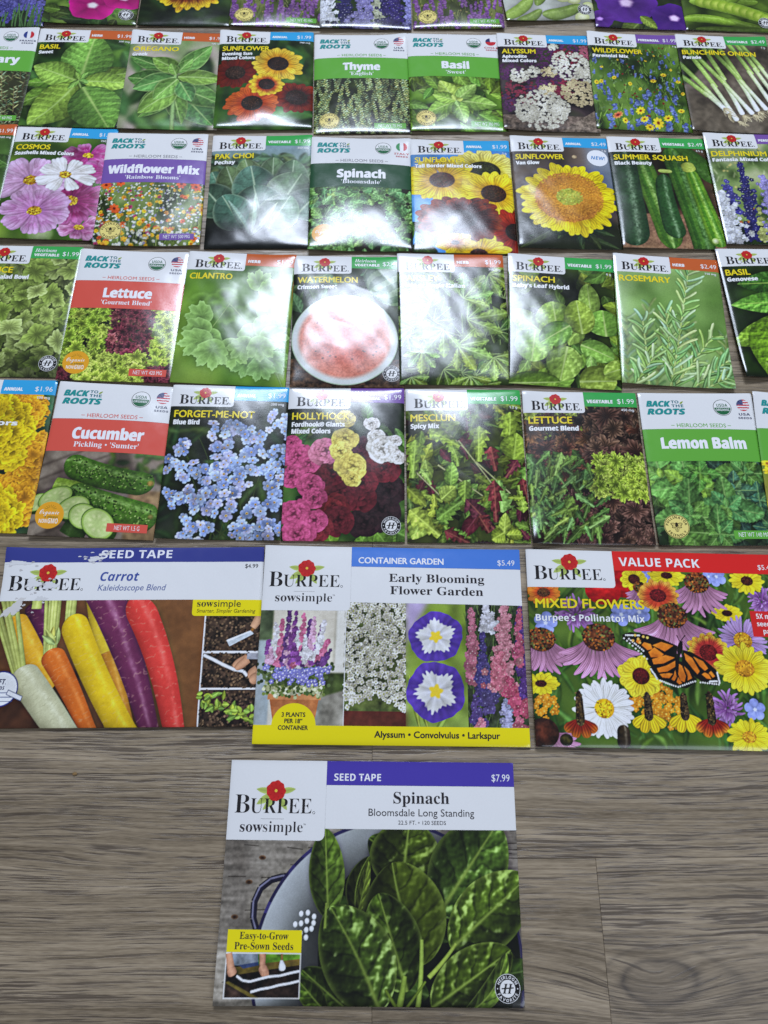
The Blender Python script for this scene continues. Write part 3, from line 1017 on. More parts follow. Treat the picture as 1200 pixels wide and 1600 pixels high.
def a_lettuce_l(C):
    C.bg((.06, .09, .03), (.18, .25, .08))
    C.bg((.16, .22, .08), (.30, .38, .15))
    frillmass(C, 260, [(.48, .58, .26), (.56, .66, .33), (.42, .52, .22), (.60, .69, .38)], .13, (-.05, .05, 1.05, 1.05), n=4, amp=.17, fine=.05, dark=.60, vein=.08, shadow=.40, squash=.7, rim=[(.50, .60, .28), (.60, .69, .37), (.45, .55, .24), (.64, .72, .44)])
    C.darken(.5, .84, 1.05, 1.05, .5, .08)


def a_lettuce_b(C):
    C.bg((.06, .08, .03), (.16, .20, .06))
    frillmass(C, 190, [(.55, .68, .20), (.48, .62, .18), (.62, .72, .26)], .075, (-.02, .46, .46, 1.02), n=5, amp=.22, fine=.12)
    frillmass(C, 130, [(.55, .68, .20), (.62, .72, .26)], .075, (.72, .46, 1.02, .9), n=5, amp=.22, fine=.12)
    frillmass(C, 170, [(.32, .10, .16), (.40, .14, .20), (.24, .07, .12), (.52, .26, .28)], .055, (.40, .46, .74, .90), n=5, amp=.25, fine=.14, shadow=.5)
    frillmass(C, 100, [(.58, .70, .22), (.66, .76, .28)], .075, (.20, .82, .74, 1.02), n=5, amp=.22, fine=.12)
    frillmass(C, 60, [(.34, .11, .17), (.26, .08, .13)], .05, (.78, .9, 1.02, 1.02), n=5, amp=.25, fine=.14)
    frillmass(C, 24, [(.34, .11, .17), (.26, .08, .13)], .05, (-.02, .92, .12, 1.02), n=5, amp=.25, fine=.14)


def cil_leaf(C, u, v, R, ang, col):
    """fan-shaped lobed leaflet, stalk at (u, v), opening towards ang"""
    asp = C.sx / C.sy
    col = np.array(col, np.float32)
    for L in (-1, 1, 0):
        a = ang + L * .75
        cu, cv = polar_pt(C, u, v, R * .55, a)
        p = rnd(C, 0, 6)

        def rad(th, p=p, a=a):
            d = np.cos(th - a)
            q = (th - a) * 2.3
            return (.46 + .46 * ss(-.6, .8, d)) * (1 - .30 * np.abs(((q * .62 % 1) - .5) * 2) ** 1.6 * ss(-.3, .5, d) - .09 * np.abs(((q * 1.9 % 1) - .5) * 2) * ss(-.3, .5, d))

        def shade(r, th, n1, n2, y, a=a):
            f = .78 + .28 * ss(.1, 1, r) + .30 * (n1 - .5) + .035 * np.sin((th - a) * 9 + 4 * n1)
            return col * f[..., None] + .06 * ss(.8, 1, r)[..., None]
        C.polar(cu, cv, R * .62, rad, shade, shadow=.30)


def a_cilantro(C):
    C.bg((.16, .28, .08), (.34, .50, .17), (.48, .62, .25), cell=.5)
    for k in range(9):
        C.disc(rnd(C, 0, 1), rnd(C, .1, 1), rnd(C, .1, .22), (.34, .50, .18), (.22, .36, .12), tex=.05)
    C.soft(.05)
    for u, v, R, a, c in ((.25, .30, .26, 1.3, (.34, .50, .18)), (.62, .35, .28, .6, (.38, .54, .24)), (.80, .20, .24, .2, (.32, .48, .2)), (.45, .40, .24, 1.8, (.36, .52, .22)), (.85, .55, .26, .8, (.36, .52, .22))):
        cil_leaf(C, u, v, R, a, c)
    C.soft(.010)
    C.stem((.98, 1.02), (.44, .42), .02, (.42, .55, .28), .05)
    C.stem((.44, .42), (.30, .62), .014, (.42, .55, .28))
    for u, v, R, a, c in ((.60, .50, .34, .5, (.46, .62, .34)), (.62, .36, .30, -.5, (.44, .60, .30)), (.38, .56, .32, 2.75, (.48, .66, .34)), (.74, .74, .30, 1.4, (.44, .62, .34)), (.40, .62, .38, 1.85, (.50, .68, .36)), (.66, .60, .32, 1.1, (.48, .64, .36))):
        cil_leaf(C, u, v, R, a, c)


def a_melon(C):
    C.bg((.06, .09, .06), (.14, .18, .12), (.22, .26, .20))
    leafmass(C, 26, [(.22, .34, .18), (.30, .42, .26)], .24, v1=.5)
    C.rect(0, .80, 1, 1.02, (.24, .18, .14), .7)
    C.tube((1.05, .14), (.70, .30), .5, .5, (.20, .32, .20), hi=.1, bands=((.44, .54, .40), 12, .6), round_=.4)

    def rad(th):
        return np.ones_like(th)

    def shade(r, th, n1, n2, y):
        w, g, red = c3((.80, .82, .82)), c3((.60, .70, .60)), c3((.76, .34, .30))
        k = ss(.80, .92, r)[..., None]
        k2 = ss(.965, 1.0, r)[..., None]
        f = (1 + .24 * (n1 - .5) + .34 * (n2 - .5))[..., None]
        pk = ss(.35, .8, r)[..., None]
        c = (red + (c3((.80, .44, .39)) - red) * pk) * f
        c = c * (1 - k) + w * k
        return c * (1 - k2) + g * k2
    C.polar(.475, .655, .475, rad, shade, .98, 0, .4)
    for k in range(26):
        a = rnd(C, 0, 6.28)
        q = .40 * .72 * rnd(C, .7, 1.15)
        u, v = polar_pt(C, .475, .655, q, a)
        C.disc(u, v, .010, (.12, .08, .06), (.25, .12, .1), .7)


def parsley_leaf(C, u, v, R, ang, col):
    asp = C.sx / C.sy
    for L in (-2, -1, 1, 2, 0):
        a = ang + L * .62
        r = R * (1 - .14 * abs(L))
        e = polar_pt(C, u, v, r, a)
        C.leaf((u, v), e, r * .50, np.array(col) * rnd(C, .85, 1.12), (.66, .78, .5), veins=5, ser=.38, nser=6, shadow=.4, puck=.25, prof=lambda s: np.clip(s * 1.5, 0, 1) ** 1.1 * np.sqrt(np.clip(1 - ss(.60, 1.05, s), 0, 1)) + .02)


def a_parsley(C):
    C.bg((.04, .07, .03), (.14, .20, .07), (.2, .28, .1))
    cols = [(.36, .50, .18), (.44, .58, .24), (.30, .44, .16)]
    for i in range(30):
        parsley_leaf(C, rnd(C, -.05, 1.05), rnd(C, .1, 1.05), rnd(C, .16, .26), rnd(C, 0, 6.28), np.array(cols[i % 3]) * (.5 + .4 * i / 30))
    for u, v, R, a in ((.62, .52, .40, -.2), (.60, .36, .34, -.9), (.52, .72, .34, .4), (.40, .60, .34, 2.2), (.20, .76, .24, 1.6), (.85, .16, .3, .6), (.84, .80, .28, 1.0), (.30, .4, .3, 3.4), (.62, .94, .26, 1.5), (.1, .95, .22, 1.2)):
        parsley_leaf(C, u, v, R, a, (.46, .60, .26))
    C.darken(0, .16, .6, .3, .3, .05)


def a_spin_baby(C):
    C.bg((.05, .08, .03), (.16, .22, .07))
    leafmass(C, 70, [(.44, .58, .20), (.50, .64, .26), (.38, .52, .18)], .22, v0=.08, wr=.70, veins=3, puck=.2)
    rb = (.72, .82, .50)
    for a, b, w, c in (((.75, .48), (.73, .22), .20, (.54, .70, .30)), ((.88, .62), (.86, .42), .34, (.46, .63, .22)), ((.30, .62), (.03, .46), .22, (.42, .6, .22)), ((.44, .64), (.40, .38), .36, (.44, .60, .24)), ((.66, .62), (.62, .36), .28, (.48, .64, .26)), ((.24, .60), (.20, .84), .34, (.50, .66, .26)), ((.55, .56), (.28, .70), .24, (.46, .62, .22)), ((.64, .70), (.94, .78), .22, (.42, .60, .24)), ((.52, .72), (.45, .96), .32, (.54, .70, .30)), ((.72, .78), (.74, .90), .10, (.56, .72, .30)), ((.62, .96), (.95, .94), .30, (.50, .66, .28)), ((-.02, 1.0), (.45, .97), .22, (.36, .54, .2)), ((1.08, .82), (.84, .90), .2, (.52, .68, .28))):
        C.leaf(a, b, w, c, rb, veins=3, puck=.22, quilt=.10, vein=.10, shadow=.65, shine=.12, prof=lambda s: np.clip(np.sin(np.pi * np.clip(s, 0, 1) ** .9), 0, 1) ** .5)
    C.darken(0, .16, .8, .32, .35, .05)


def a_rosemary(C):
    C.bg((.30, .44, .20), (.46, .61, .34), (.56, .70, .46), cell=.5)
    C.soft(.03)

    def branch(p0, p1, n, ln, lw, k):
        C.stem(p0, p1, .022, np.array((.52, .62, .36)) * k)
        base = math.atan2((p1[1] - p0[1]) * C.sy, (p1[0] - p0[0]) * C.sx)
        for i in range(n):
            t = (i + .5) / n
            q = (p0[0] + (p1[0] - p0[0]) * t, p0[1] + (p1[1] - p0[1]) * t)
            for sd in (-1, 1):
                e = polar_pt(C, q[0], q[1], ln * rnd(C, .7, 1.15) * (1 - .25 * t), base + sd * rnd(C, .35, .95))
                C.leaf(q, e, lw, np.array([(.42, .60, .32), (.50, .66, .40), (.58, .72, .50), (.36, .54, .28)][C.rng.integers(4)]) * k * rnd(C, .85, 1.1), (.66, .78, .56), veins=0, puck=.1, shadow=.35, bend=rnd(C, -.10, .10), prof=lambda s: np.clip(np.minimum(s / .12, (1 - s) / .12), 0, 1) ** .5)
    for p0, p1 in (((.05, 1.05), (.08, .50)), ((.90, 1.05), (.98, .6)), ((.70, 1.05), (.62, .5)), ((.3, 1.05), (.42, .45)), ((.15, 1.05), (.30, .4))):
        branch(p0, p1, 11, .16, .022, .85)
    C.soft(.006)
    for p0, p1, n in (((.24, 1.0), (.22, .52), 10), ((.45, 1.02), (.85, .62), 10), ((.44, 1.0), (.44, .45), 12), ((.60, 1.02), (.99, .78), 8), ((.43, 1.0), (.71, .08), 19), ((.1, 1.02), (.30, .80), 6), ((.7, 1.02), (.95, .92), 6)):
        branch(p0, p1, n, .22, .027, 1.22)


def a_genovese(C):
    C.bg((.03, .06, .02), (.12, .22, .05))
    rb = (.60, .76, .34)
    for a, b, w, c in (((.8, .3), (.12, .30), .3, (.16, .30, .08)), ((.9, .1), (.5, .36), .3, (.34, .54, .14)), ((.9, .3), (.40, .48), .4, (.36, .58, .14)), ((.7, .45), (.02, .46), .24, (.34, .54, .16)), ((.5, .45), (.5, .62), .2, (.2, .36, .1)), ((.5, .62), (-.05, .76), .26, (.44, .64, .18)), ((.45, .55), (.22, 1.0), .50, (.40, .62, .14)), ((.6, .55), (.7, 1.05), .6, (.38, .6, .14)), ((.9, .5), (1.1, .9), .5, (.42, .62, .16)), ((.2, .9), (.5, 1.05), .2, (.4, .6, .15))):
        C.leaf(a, b, w, c, rb, veins=7, puck=.4, shadow=.6, shine=.10)


def a_marigold(C):
    C.bg((.07, .12, .06), (.14, .22, .12), (.26, .36, .26))
    leafmass(C, 16, [(.16, .28, .14), (.22, .36, .2)], .3, u0=.5)
    C.soft(.012)
    Y, O = (.92, .76, .08), (.90, .58, .10)
    for u, v, R, c in ((.76, .22, .22, O), (.90, .78, .26, O), (.92, .52, .24, O), (.45, .42, .42, Y), (.60, .34, .30, Y), (.30, .70, .34, Y), (.62, .90, .30, Y), (.35, .2, .3, Y)):
        n = 120
        for k in range(n):
            q = R * math.sqrt(1 - k / n)
            uu, vv = polar_pt(C, u, v, q * .85, rnd(C, 0, 6.28))
            C.frill(uu, vv, R * .30, np.array(c) * rnd(C, .74, 1.0), np.minimum(np.array(c) * 1.06 + .02, 1), n=3, amp=.18, fine=.08, dark=.72, shadow=.28, vein=.05)
    C.darken(0, .16, .8, .34, .2, .05)


def a_cucumber(C):
    C.bg((.30, .26, .24), (.48, .44, .41), (.40, .36, .33))
    for k in range(7):
        C.line([(-.1, .60 + .09 * k), (.55, .40 + .09 * k)], .010, (.14, .11, .10))
    C.img *= (1 + .5 * (C.n2[..., None] - .5))
    leafmass(C, 26, [(.34, .48, .18), (.24, .36, .14)], .12, .55, .44, 1.02, .64, shadow=.3)
    C.rect(.75, .70, 1.02, 1.02, (.46, .37, .27), .4)
    C.soft(.010)
    g = dict(tex=.24, rings=0)

    def bumps(a, b, w, n, bend=0):
        asp = C.sx / C.sy
        ux, uy = b[0] - a[0], b[1] - a[1]
        t, q = C.rng.uniform(.05, .95, n), C.rng.uniform(-.4, .4, n) * w
        L = math.hypot(ux, uy / asp)
        du, dv = -uy / asp / L, ux / L * asp
        bo = 4 * bend * L * t * (1 - t)
        uu, vv = a[0] + ux * t + du * (q + bo), a[1] + uy * t + dv * (q + bo)
        C.dots(uu, vv, .009, [(.10, .18, .05), (.22, .36, .10)], .2)
        C.dots(uu + .006, vv - .006, .005, [(.38, .52, .22), (.46, .58, .30)], .15)
    C.tube((.13, .70), (.45, .74), .17, .17, (.40, .52, .16), hi=.2, **g)
    C.tube((.26, .72), (1.0, .885), .19, .27, (.20, .33, .09), hi=.26, hipos=-.5, bend=.02, round_=.13, **g)
    bumps((.26, .72), (1.0, .885), .2, 110, .02)
    C.disc(.95, .86, .022, (.45, .44, .24), (.3, .34, .12))
    C.tube((.19, .545), (.94, .665), .22, .21, (.19, .32, .08), hi=.28, hipos=-.5, bend=.05, round_=.15, **g)
    bumps((.19, .545), (.94, .665), .18, 110, .05)
    C.disc(.91, .655, .028, (.62, .48, .26), (.42, .42, .16), .9)
    C.tube((.34, 1.0), (.43, .86), .2, .2, (.12, .2, .06), hi=.1)

    def slice_(u, v, R, rot, sq):
        C.disc(u + .02, v + .015, R * 1.03, (.14, .24, .07), (.12, .2, .05), sq, rot, shadow=.5)

        def shade(r, th, n1, n2, y):
            k, k2 = ss(.80, .9, r)[..., None], ss(.93, .99, r)[..., None]
            seeds = (np.exp(-((r - .48) / .14) ** 2) * (.5 + .5 * np.cos(th * 9)))[..., None]
            c = c3((.66, .76, .46)) * (1 + .2 * (n1 - .5))[..., None] + seeds * c3((.12, .08, .10))
            c = c * (1 - k) + c3((.52, .66, .30)) * k
            return c * (1 - k2) + c3((.16, .28, .08)) * k2
        C.polar(u, v, R, lambda th: np.ones_like(th), shade, sq, rot)
    for u, v, R, rot, sq in ((.03, .80, .10, -.6, .7), (.17, .77, .145, -.5, .62), (.33, .825, .135, -.4, .72), (.42, .875, .125, .5, .85), (.545, .915, .15, .7, .78)):
        slice_(u, v, R, rot, sq)


def a_forget(C):
    C.bg((.05, .07, .05), (.10, .13, .09), (.16, .20, .13))
    leafmass(C, 60, [(.16, .26, .13), (.24, .35, .18), (.12, .2, .1)], .26, v0=.25, wr=.28)
    C.soft(.010)
    for k in range(16):
        C.stem((rnd(C, .4, .8), 1.05), (rnd(C, .1, .95), rnd(C, .35, .8)), .010, (.18, .24, .12), rnd(C, -.1, .1))
    B = [(.52, .62, .85), (.62, .71, .90), (.46, .55, .80), (.64, .67, .88)]
    cl = [(.12, .45, .11, 12), (.10, .60, .10, 9), (.24, .58, .10, 10), (.45, .30, .10, 12), (.58, .26, .08, 7), (.90, .25, .10, 12), (.98, .32, .06, 6), (.50, .43, .10, 12), (.66, .35, .09, 9), (.76, .37, .06, 6), (.48, .55, .13, 18), (.42, .66, .09, 10), (.60, .62, .10, 10), (.78, .50, .12, 14), (.70, .62, .09, 9), (.95, .48, .09, 10), (.92, .60, .10, 10), (.22, .78, .12, 14), (.36, .76, .11, 12), (.52, .80, .11, 12), (.20, .92, .10, 9), (.88, .74, .12, 14), (.80, .90, .14, 18), (.66, .95, .09, 9), (.34, .97, .1, 9), (.1, .72, .07, 6), (.93, .92, .10, 10), (.55, .72, .08, 7)]
    for u, v, R, n in cl:
        n = int(n * .95)
        q, t = np.sqrt(C.rng.random(n)) * R * 1.05, C.rng.uniform(0, 6.28, n)
        for i in np.argsort(-q):
            uu, vv = polar_pt(C, u, v, q[i], t[i])
            r = rnd(C, .036, .058)
            col = np.array(B[C.rng.integers(4)]) * rnd(C, .68, 1.12)
            rot = rnd(C, 0, 6.28)
            sq = rnd(C, .5, 1)
            C.mini(uu, vv, r, 5, col, (.93, .93, .92), rot=rot, squash=sq, cr=.16, deep=.42, shadow=.5, edge=np.minimum(col * 1.12 + .05, 1))
            C.disc(uu, vv, r * .17, (.30, .18, .08), (.88, .70, .20), tex=.1)
    C.darken(0, .16, .7, .30, .3, .05)


def carnation(C, u, v, R, col, n=46):
    """a double bloom: rings of broad papery petals, paler at their edges"""
    col = np.array(col, np.float32)
    asp = C.sx / C.sy
    du, dv = rnd(C, -.12, .12) * R, rnd(C, -.15, .05) * R * asp
    for f, k in ((1.0, 9), (.80, 8), (.60, 7), (.42, 5), (.26, 4)):
        o = rnd(C, 0, 6.28)
        cu, cv = u + du * (1 - f), v + dv * (1 - f)
        for i in range(k):
            a = o + 6.2832 * i / k + rnd(C, -.25, .25)
            r = R * f * rnd(C, .86, 1.08)
            c, s_ = math.cos(a), math.sin(a) * .88
            C.petal((cu + c * r * .05, cv + s_ * r * .05 * asp), (cu + c * r, cv + s_ * r * asp), r * rnd(C, .75, 1.05), col * rnd(C, .45, .62), np.minimum(col * rnd(C, .92, 1.14) + .03, 1), streak=.06, shadow=.38, blunt=3, mid=.55, bend=rnd(C, -.1, .1), soft=1.3)


def a_holly(C):
    C.bg((.05, .09, .04), (.12, .20, .08), (.24, .36, .16))
    leafmass(C, 22, [(.24, .38, .16), (.34, .48, .22), (.12, .2, .09)], .24)
    leafmass(C, 8, [(.34, .50, .18)], .22, .3, .92, 1.05, 1.02, depth=False, wr=.9)
    P_, Y_, W_, D_, B_ = (.74, .26, .46), (.90, .80, .36), (.90, .88, .86), (.32, .08, .12), (.12, .06, .08)
    for u, v, R, c in ((.80, .82, .18, B_), (.68, .88, .16, B_), (.86, .68, .16, B_), (.62, .72, .16, D_), (.45, .72, .18, D_), (.40, .58, .18, D_), (.64, .48, .13, D_), (.62, .40, .10, (.3, .12, .18)), (.82, .54, .15, D_), (.65, .64, .13, D_), (.42, .80, .14, (.40, .10, .13)), (.45, .88, .14, D_), (.30, .93, .12, (.42, .12, .16)),
                       (.05, .38, .08, P_), (.10, .47, .13, P_), (.20, .52, .10, P_), (.33, .44, .14, (.8, .42, .55)), (.07, .60, .13, P_), (.22, .66, .12, P_), (.26, .74, .10, P_), (.10, .84, .15, P_), (.27, .88, .12, P_), (.14, .96, .14, P_),
                       (.50, .22, .09, Y_), (.50, .36, .12, Y_), (.46, .44, .10, Y_), (.55, .54, .14, Y_), (.56, .62, .08, Y_), (.72, .25, .07, W_), (.76, .34, .08, W_), (.82, .42, .14, W_), (.92, .36, .06, W_), (.94, .47, .07, W_)):
        carnation(C, u, v, R, c, int(20 + 200 * R))
    C.darken(0, .16, .6, .34, .25, .05)


def jag_leaf(C, a, b, w, col, n=5, **k):
    C.leaf(a, b, w, col, ser=.5, nser=n, veins=n, prof=lambda s: (.25 + .9 * s) * np.sqrt(np.clip(1 - ss(.72, 1.02, s), 0, 1)), **k)


def a_mesclun(C):
    C.bg((.10, .12, .06), (.22, .26, .11), (.16, .17, .10))
    leafmass(C, 70, [(.34, .44, .16), (.28, .36, .14), (.24, .14, .13)], .22, puck=.3)
    G = [(.46, .58, .22), (.54, .66, .28), (.42, .54, .20), (.58, .68, .24)]
    for i in range(130):
        u, v, a = rnd(C, -.05, 1.05), rnd(C, .08, 1.05), rnd(C, 0, 6.28)
        s = rnd(C, .14, .28)
        c = np.array(G[i % 4]) * (.42 + .58 * i / 130)
        if i % 7 == 3:
            c = np.array((.34, .12, .16)) * (.5 + .5 * i / 130)
        if i % 3:
            jag_leaf(C, (u, v), polar_pt(C, u, v, s, a), s * .55, c, shadow=.55, puck=.4, bend=rnd(C, -.15, .15))
        else:
            C.leaf((u, v), polar_pt(C, u, v, s, a), s * .5, c, veins=4, shadow=.55, puck=.3)
    for a, b in (((.0, .50), (.30, .74)), ((.26, .52), (.62, .72)), ((.44, .36), (.70, .64)), ((.55, .48), (.85, .70)), ((.2, .2), (.50, .42))):
        C.stem(a, b, .014, (.60, .62, .42))
    L = [(.50, .64, .24), (.56, .70, .30), (.46, .60, .22)]
    for a, b, w, j in (((.05, .60), (.08, .35), .24, 1), ((.45, .40), (.20, .28), .2, 1), ((.86, .45), (.90, .16), .26, 1), ((.90, .48), (.94, .30), .26, 0), ((.15, .82), (.04, .98), .2, 0), ((.36, .66), (.38, .50), .12, 0), ((.48, .62), (.47, .76), .12, 0), ((.28, .74), (.40, .66), .16, 0), ((.26, .96), (.02, .80), .26, 1), ((.45, .75), (.24, .86), .22, 1), ((.3, .9), (.36, .98), .16, 1), ((.38, .92), (.46, .98), .13, 1), ((.76, .62), (.78, .82), .24, 1), ((.78, .95), (.80, .82), .1, 0), ((.78, .94), (.68, .98), .15, 0), ((.80, .95), (.96, .95), .09, 0), ((.60, .50), (.62, .26), .24, 1), ((.95, .65), (1.02, .52), .16, 1)):
        ((lambda *z, **y: jag_leaf(C, *z, **y)) if j else C.leaf)(a, b, w, L[C.rng.integers(3)], shadow=.55, puck=.35)
    R_ = (.36, .16, .19)
    for a, b, w in (((.74, .56), (.71, .40), .16), ((.72, .88), (.72, .62), .17), ((.70, .92), (.48, .74), .2), ((.82, .60), (.93, .48), .14), ((.66, .94), (.58, .84), .18), ((1.0, .75), (.96, .60), .14), ((.50, 1.0), (.30, .93), .14), ((.92, .92), (.98, .98), .1)):
        jag_leaf(C, a, b, w, R_, 4, rib=(.60, .36, .30), shadow=.55, puck=.5)
    C.darken(0, .15, .5, .31, .4, .06)


def a_lettuce_g(C):
    C.bg((.07, .05, .04), (.14, .10, .07))
    K = dict(n=5, amp=.24, fine=.13)
    frillmass(C, 90, [(.52, .62, .20), (.60, .68, .26)], .07, (-.02, .08, .70, .30), **K)
    frillmass(C, 110, [(.28, .17, .12), (.22, .12, .09), (.34, .22, .14), (.20, .13, .10)], .12, (-.02, .20, 1.02, .60), vein=.22, **K)
    frillmass(C, 40, [(.28, .20, .16), (.22, .14, .12)], .13, (.55, .10, 1.02, .5), vein=.22, **K)
    frillmass(C, 90, [(.24, .16, .13), (.18, .11, .10), (.30, .20, .18)], .10, (.30, .72, 1.02, 1.03), vein=.22, **K)
    for i in range(110):
        u, v = rnd(C, -.05, .55), rnd(C, .50, 1.02)
        a, s = rnd(C, -2.6, -.4), rnd(C, .12, .24)
        jag_leaf(C, (u, v), polar_pt(C, u, v, s, a), s * .50, np.array([(.34, .48, .22), (.42, .56, .28), (.30, .44, .20)][i % 3]) * (.5 + .55 * i / 110), 4, shadow=.5, puck=.4)
    frillmass(C, 110, [(.56, .68, .20), (.64, .74, .28), (.50, .62, .18)], .065, (.56, .46, 1.02, .70), n=5, amp=.30, fine=.16)
    C.darken(0, .16, .5, .31, .35, .06)


def a_lemon(C):
    C.bg((.05, .09, .05), (.12, .20, .10))
    for i in range(80):
        u, v, a, s = rnd(C, -.05, 1.05), rnd(C, .45, 1.02), rnd(C, 0, 6.28), rnd(C, .16, .28)
        k = .38 + .45 * i / 80
        c = np.array((.26, .42, .20)) * k if u < .45 else np.array((.20, .33, .26)) * k
        C.leaf((u, v), polar_pt(C, u, v, s, a), s * .62, c, veins=6, ser=.12, nser=11, shadow=.55, puck=.4)
    rb = (.50, .66, .38)

    def whorl(u, v, R, c):
        for ring, sc in ((0, 1.0), (1, .62), (2, .34)):
            for k in range(4):
                a = 1.57 * k + .78 * (ring % 2) + rnd(C, -.2, .2)
                s = R * sc * rnd(C, .85, 1.1)
                C.leaf((u, v), polar_pt(C, u, v, s, a), s * .68, np.array(c) * (1 + .12 * ring), rb, veins=6, ser=.13, nser=11, shadow=.5, puck=.35)
    for u, v, R, c in ((.80, .55, .26, (.24, .40, .20)), (.10, .58, .32, (.38, .57, .24)), (.30, .63, .34, (.40, .60, .25)), (.88, .72, .20, (.20, .35, .26)), (.68, .66, .18, (.24, .38, .28)), (.60, .77, .30, (.30, .49, .25)), (.28, .82, .34, (.29, .47, .23)), (.50, .93, .26, (.24, .4, .2)), (.95, .9, .2, (.18, .32, .24)), (.42, .55, .2, (.30, .5, .2))):
        whorl(u, v, R, c)


def a_yellow_mix(C):
    meadow(C, [(.3, .34, .1), (.5, .5, .16), (.4, .46, .14)], [((.92, .78, .15), (.6, .4, .1), 8, .06, 90)], 100, .45, 1.0)


def a_lavender(C):
    meadow(C, [(.14, .15, .10), (.26, .30, .16), (.34, .36, .22)], [((.5, .46, .3), (.4, .4, .2), 4, .012, 60)], 300, .45, 1.0)
    us, vs = scat(C, 150, 0, .46, 1, 1.04)
    for u, v in sorted(zip(us, vs), key=lambda q: q[1]):
        for j in range(7):
            C.mini(u + rnd(C, -.01, .01), v - .012 * j + .02, .017, 4, [(.38, .24, .46), (.46, .32, .54), (.32, .2, .42)][C.rng.integers(3)], (.6, .5, .66), cr=.1, shadow=.25)


def trumpet(C, u, v, R, col, col2, cen, sq=.9, star=5, rot=0):
    col, col2 = c3(col), c3(col2)

    def rad(th):
        return 1 + .05 * np.cos(5 * th + 1) + .02 * np.cos(11 * th)

    def shade(r, th, n1, n2, y):
        st = np.abs(np.cos(star * th / 2 + .6)) ** 8
        g = (.25 * st + .12 * (n1 - .5))[..., None]
        c = col * (.80 + .30 * r[..., None]) + (col2 - col) * g
        k = ss(.30, .10, r)[..., None]
        return c * (1 - k) + c3(cen) * k
    C.polar(u, v, R, rad, shade, sq, rot, .45)


def a_petunia(C):
    C.bg((.10, .16, .06), (.24, .34, .12), (.34, .44, .18))
    leafmass(C, 24, [(.26, .38, .14), (.36, .48, .2)], .3, wr=.7)
    trumpet(C, .40, .55, .30, (.62, .06, .42), (.4, .02, .3), (.9, .8, .85))
    trumpet(C, .82, .40, .24, (.66, .1, .46), (.4, .02, .3), (.9, .8, .85), .8)
    trumpet(C, .52, .82, .26, (.64, .06, .42), (.4, .02, .3), (.92, .85, .88), .78)
    trumpet(C, .84, .73, .23, (.62, .06, .40), (.4, .02, .3), (.92, .85, .88), .7)


def a_sun_red(C):
    C.bg((.04, .07, .03), (.10, .16, .06), (.16, .24, .10))
    leafmass(C, 10, [(.16, .26, .1)], .4, v0=.5)
    C.soft(.02)
    sunflower(C, .52, .56, .48, 24, (.40, .10, .04), (.94, .76, .14), (.2, .12, .08), (.12, .08, .06), .42, .9, wid=.22, mid=.68)


def a_delph_top(C):
    C.bg((.10, .16, .08), (.20, .28, .14))
    spikes(C, [(.05, 1.0, .08, .2, .24, (.84, .86, .92), (.8, .8, .7)), (.27, 1.0, .25, .15, .2, (.14, .13, .34), (.6, .6, .7)), (.48, 1.0, .46, .2, .26, (.52, .50, .78), (.8, .8, .9)), (.63, 1.0, .62, .3, .10, (.75, .78, .70), (.7, .7, .5)), (.80, 1.0, .78, .15, .26, (.20, .16, .44), (.6, .6, .75)), (.97, 1.0, .98, .3, .1, (.5, .5, .8), (.8, .8, .9))], .03)
    C.darken(0, .93, 1, 1.05, .3, .03)


def a_blue_spikes(C):
    C.bg((.06, .10, .06), (.16, .24, .14))
    spikes(C, [(rnd(C, 0, 1), rnd(C, .8, 1.02), rnd(C, 0, 1), rnd(C, .1, .5), .10, [(.24, .24, .52), (.32, .32, .62)][k % 2], (.5, .5, .8)) for k in range(14)], .02)
    for k in range(50):
        u = rnd(C, 0, 1)
        C.stem((u, 1.02), (u + rnd(C, -.06, .06), rnd(C, .75, .9)), .014, (.24, .38, .22))


def pod(C, a, b, w, col, seeds=0, bend=.08):
    C.tube(a, b, w, w * .9, col, bend=bend, hi=.14, round_=.35, tex=.10)
    if seeds:
        asp = C.sx / C.sy
        for k in range(seeds):
            t = .14 + .72 * k / (seeds - 1)
            L = math.hypot(b[0] - a[0], (b[1] - a[1]) / asp)
            o = 4 * bend * L * t * (1 - t)
            ux, uy = (b[0] - a[0]) / L, (b[1] - a[1]) / asp / L
            C.disc(a[0] + (b[0] - a[0]) * t - uy * o, a[1] + (b[1] - a[1]) * t + ux * o * asp, w * .40, (.66, .76, .30), (.45, .58, .16), tex=.06, shadow=.4)


def a_beans(C):
    C.bg((.52, .54, .52), (.62, .64, .62))
    g = (.42, .52, .24)
    for a, b, w in (((-.1, .7), (.3, .3), .2), ((.2, .2), (.5, .75), .2), ((.5, .7), (.8, .2), .2), ((-.05, .98), (.32, .76), .16), ((.10, 1.02), (.4, .90), .12), ((.40, .95), (.86, .86), .16), ((.36, .86), (.46, .4), .16), ((.66, .80), (.60, .4), .22)):
        pod(C, a, b, w, np.array(g) * rnd(C, .8, 1.15))
    for u, v in ((.78, .80), (.92, .70), (.86, .66), (.95, .86), (.84, .98), (.66, .78)):
        C.disc(u, v, .08, (.80, .82, .66), (.66, .70, .48), .8, tex=.06, shadow=.5)


def a_glory(C):
    C.bg((.08, .08, .12), (.14, .18, .10), (.2, .26, .12))
    leafmass(C, 14, [(.26, .36, .14), (.36, .44, .2)], .3, wr=.7, v0=.6)
    trumpet(C, .36, .74, .34, (.26, .12, .46), (.36, .2, .6), (.86, .72, .9), .9)
    trumpet(C, .05, .92, .16, (.24, .10, .42), (.36, .2, .6), (.7, .5, .9), .8)
    trumpet(C, .80, .30, .34, (.26, .12, .46), (.36, .2, .6), (.86, .72, .9), .9)
    trumpet(C, .88, .88, .26, (.22, .10, .42), (.34, .18, .55), (.86, .7, .9), .85)
    C.leaf((.5, .88), (.68, .99), .12, (.44, .52, .2))


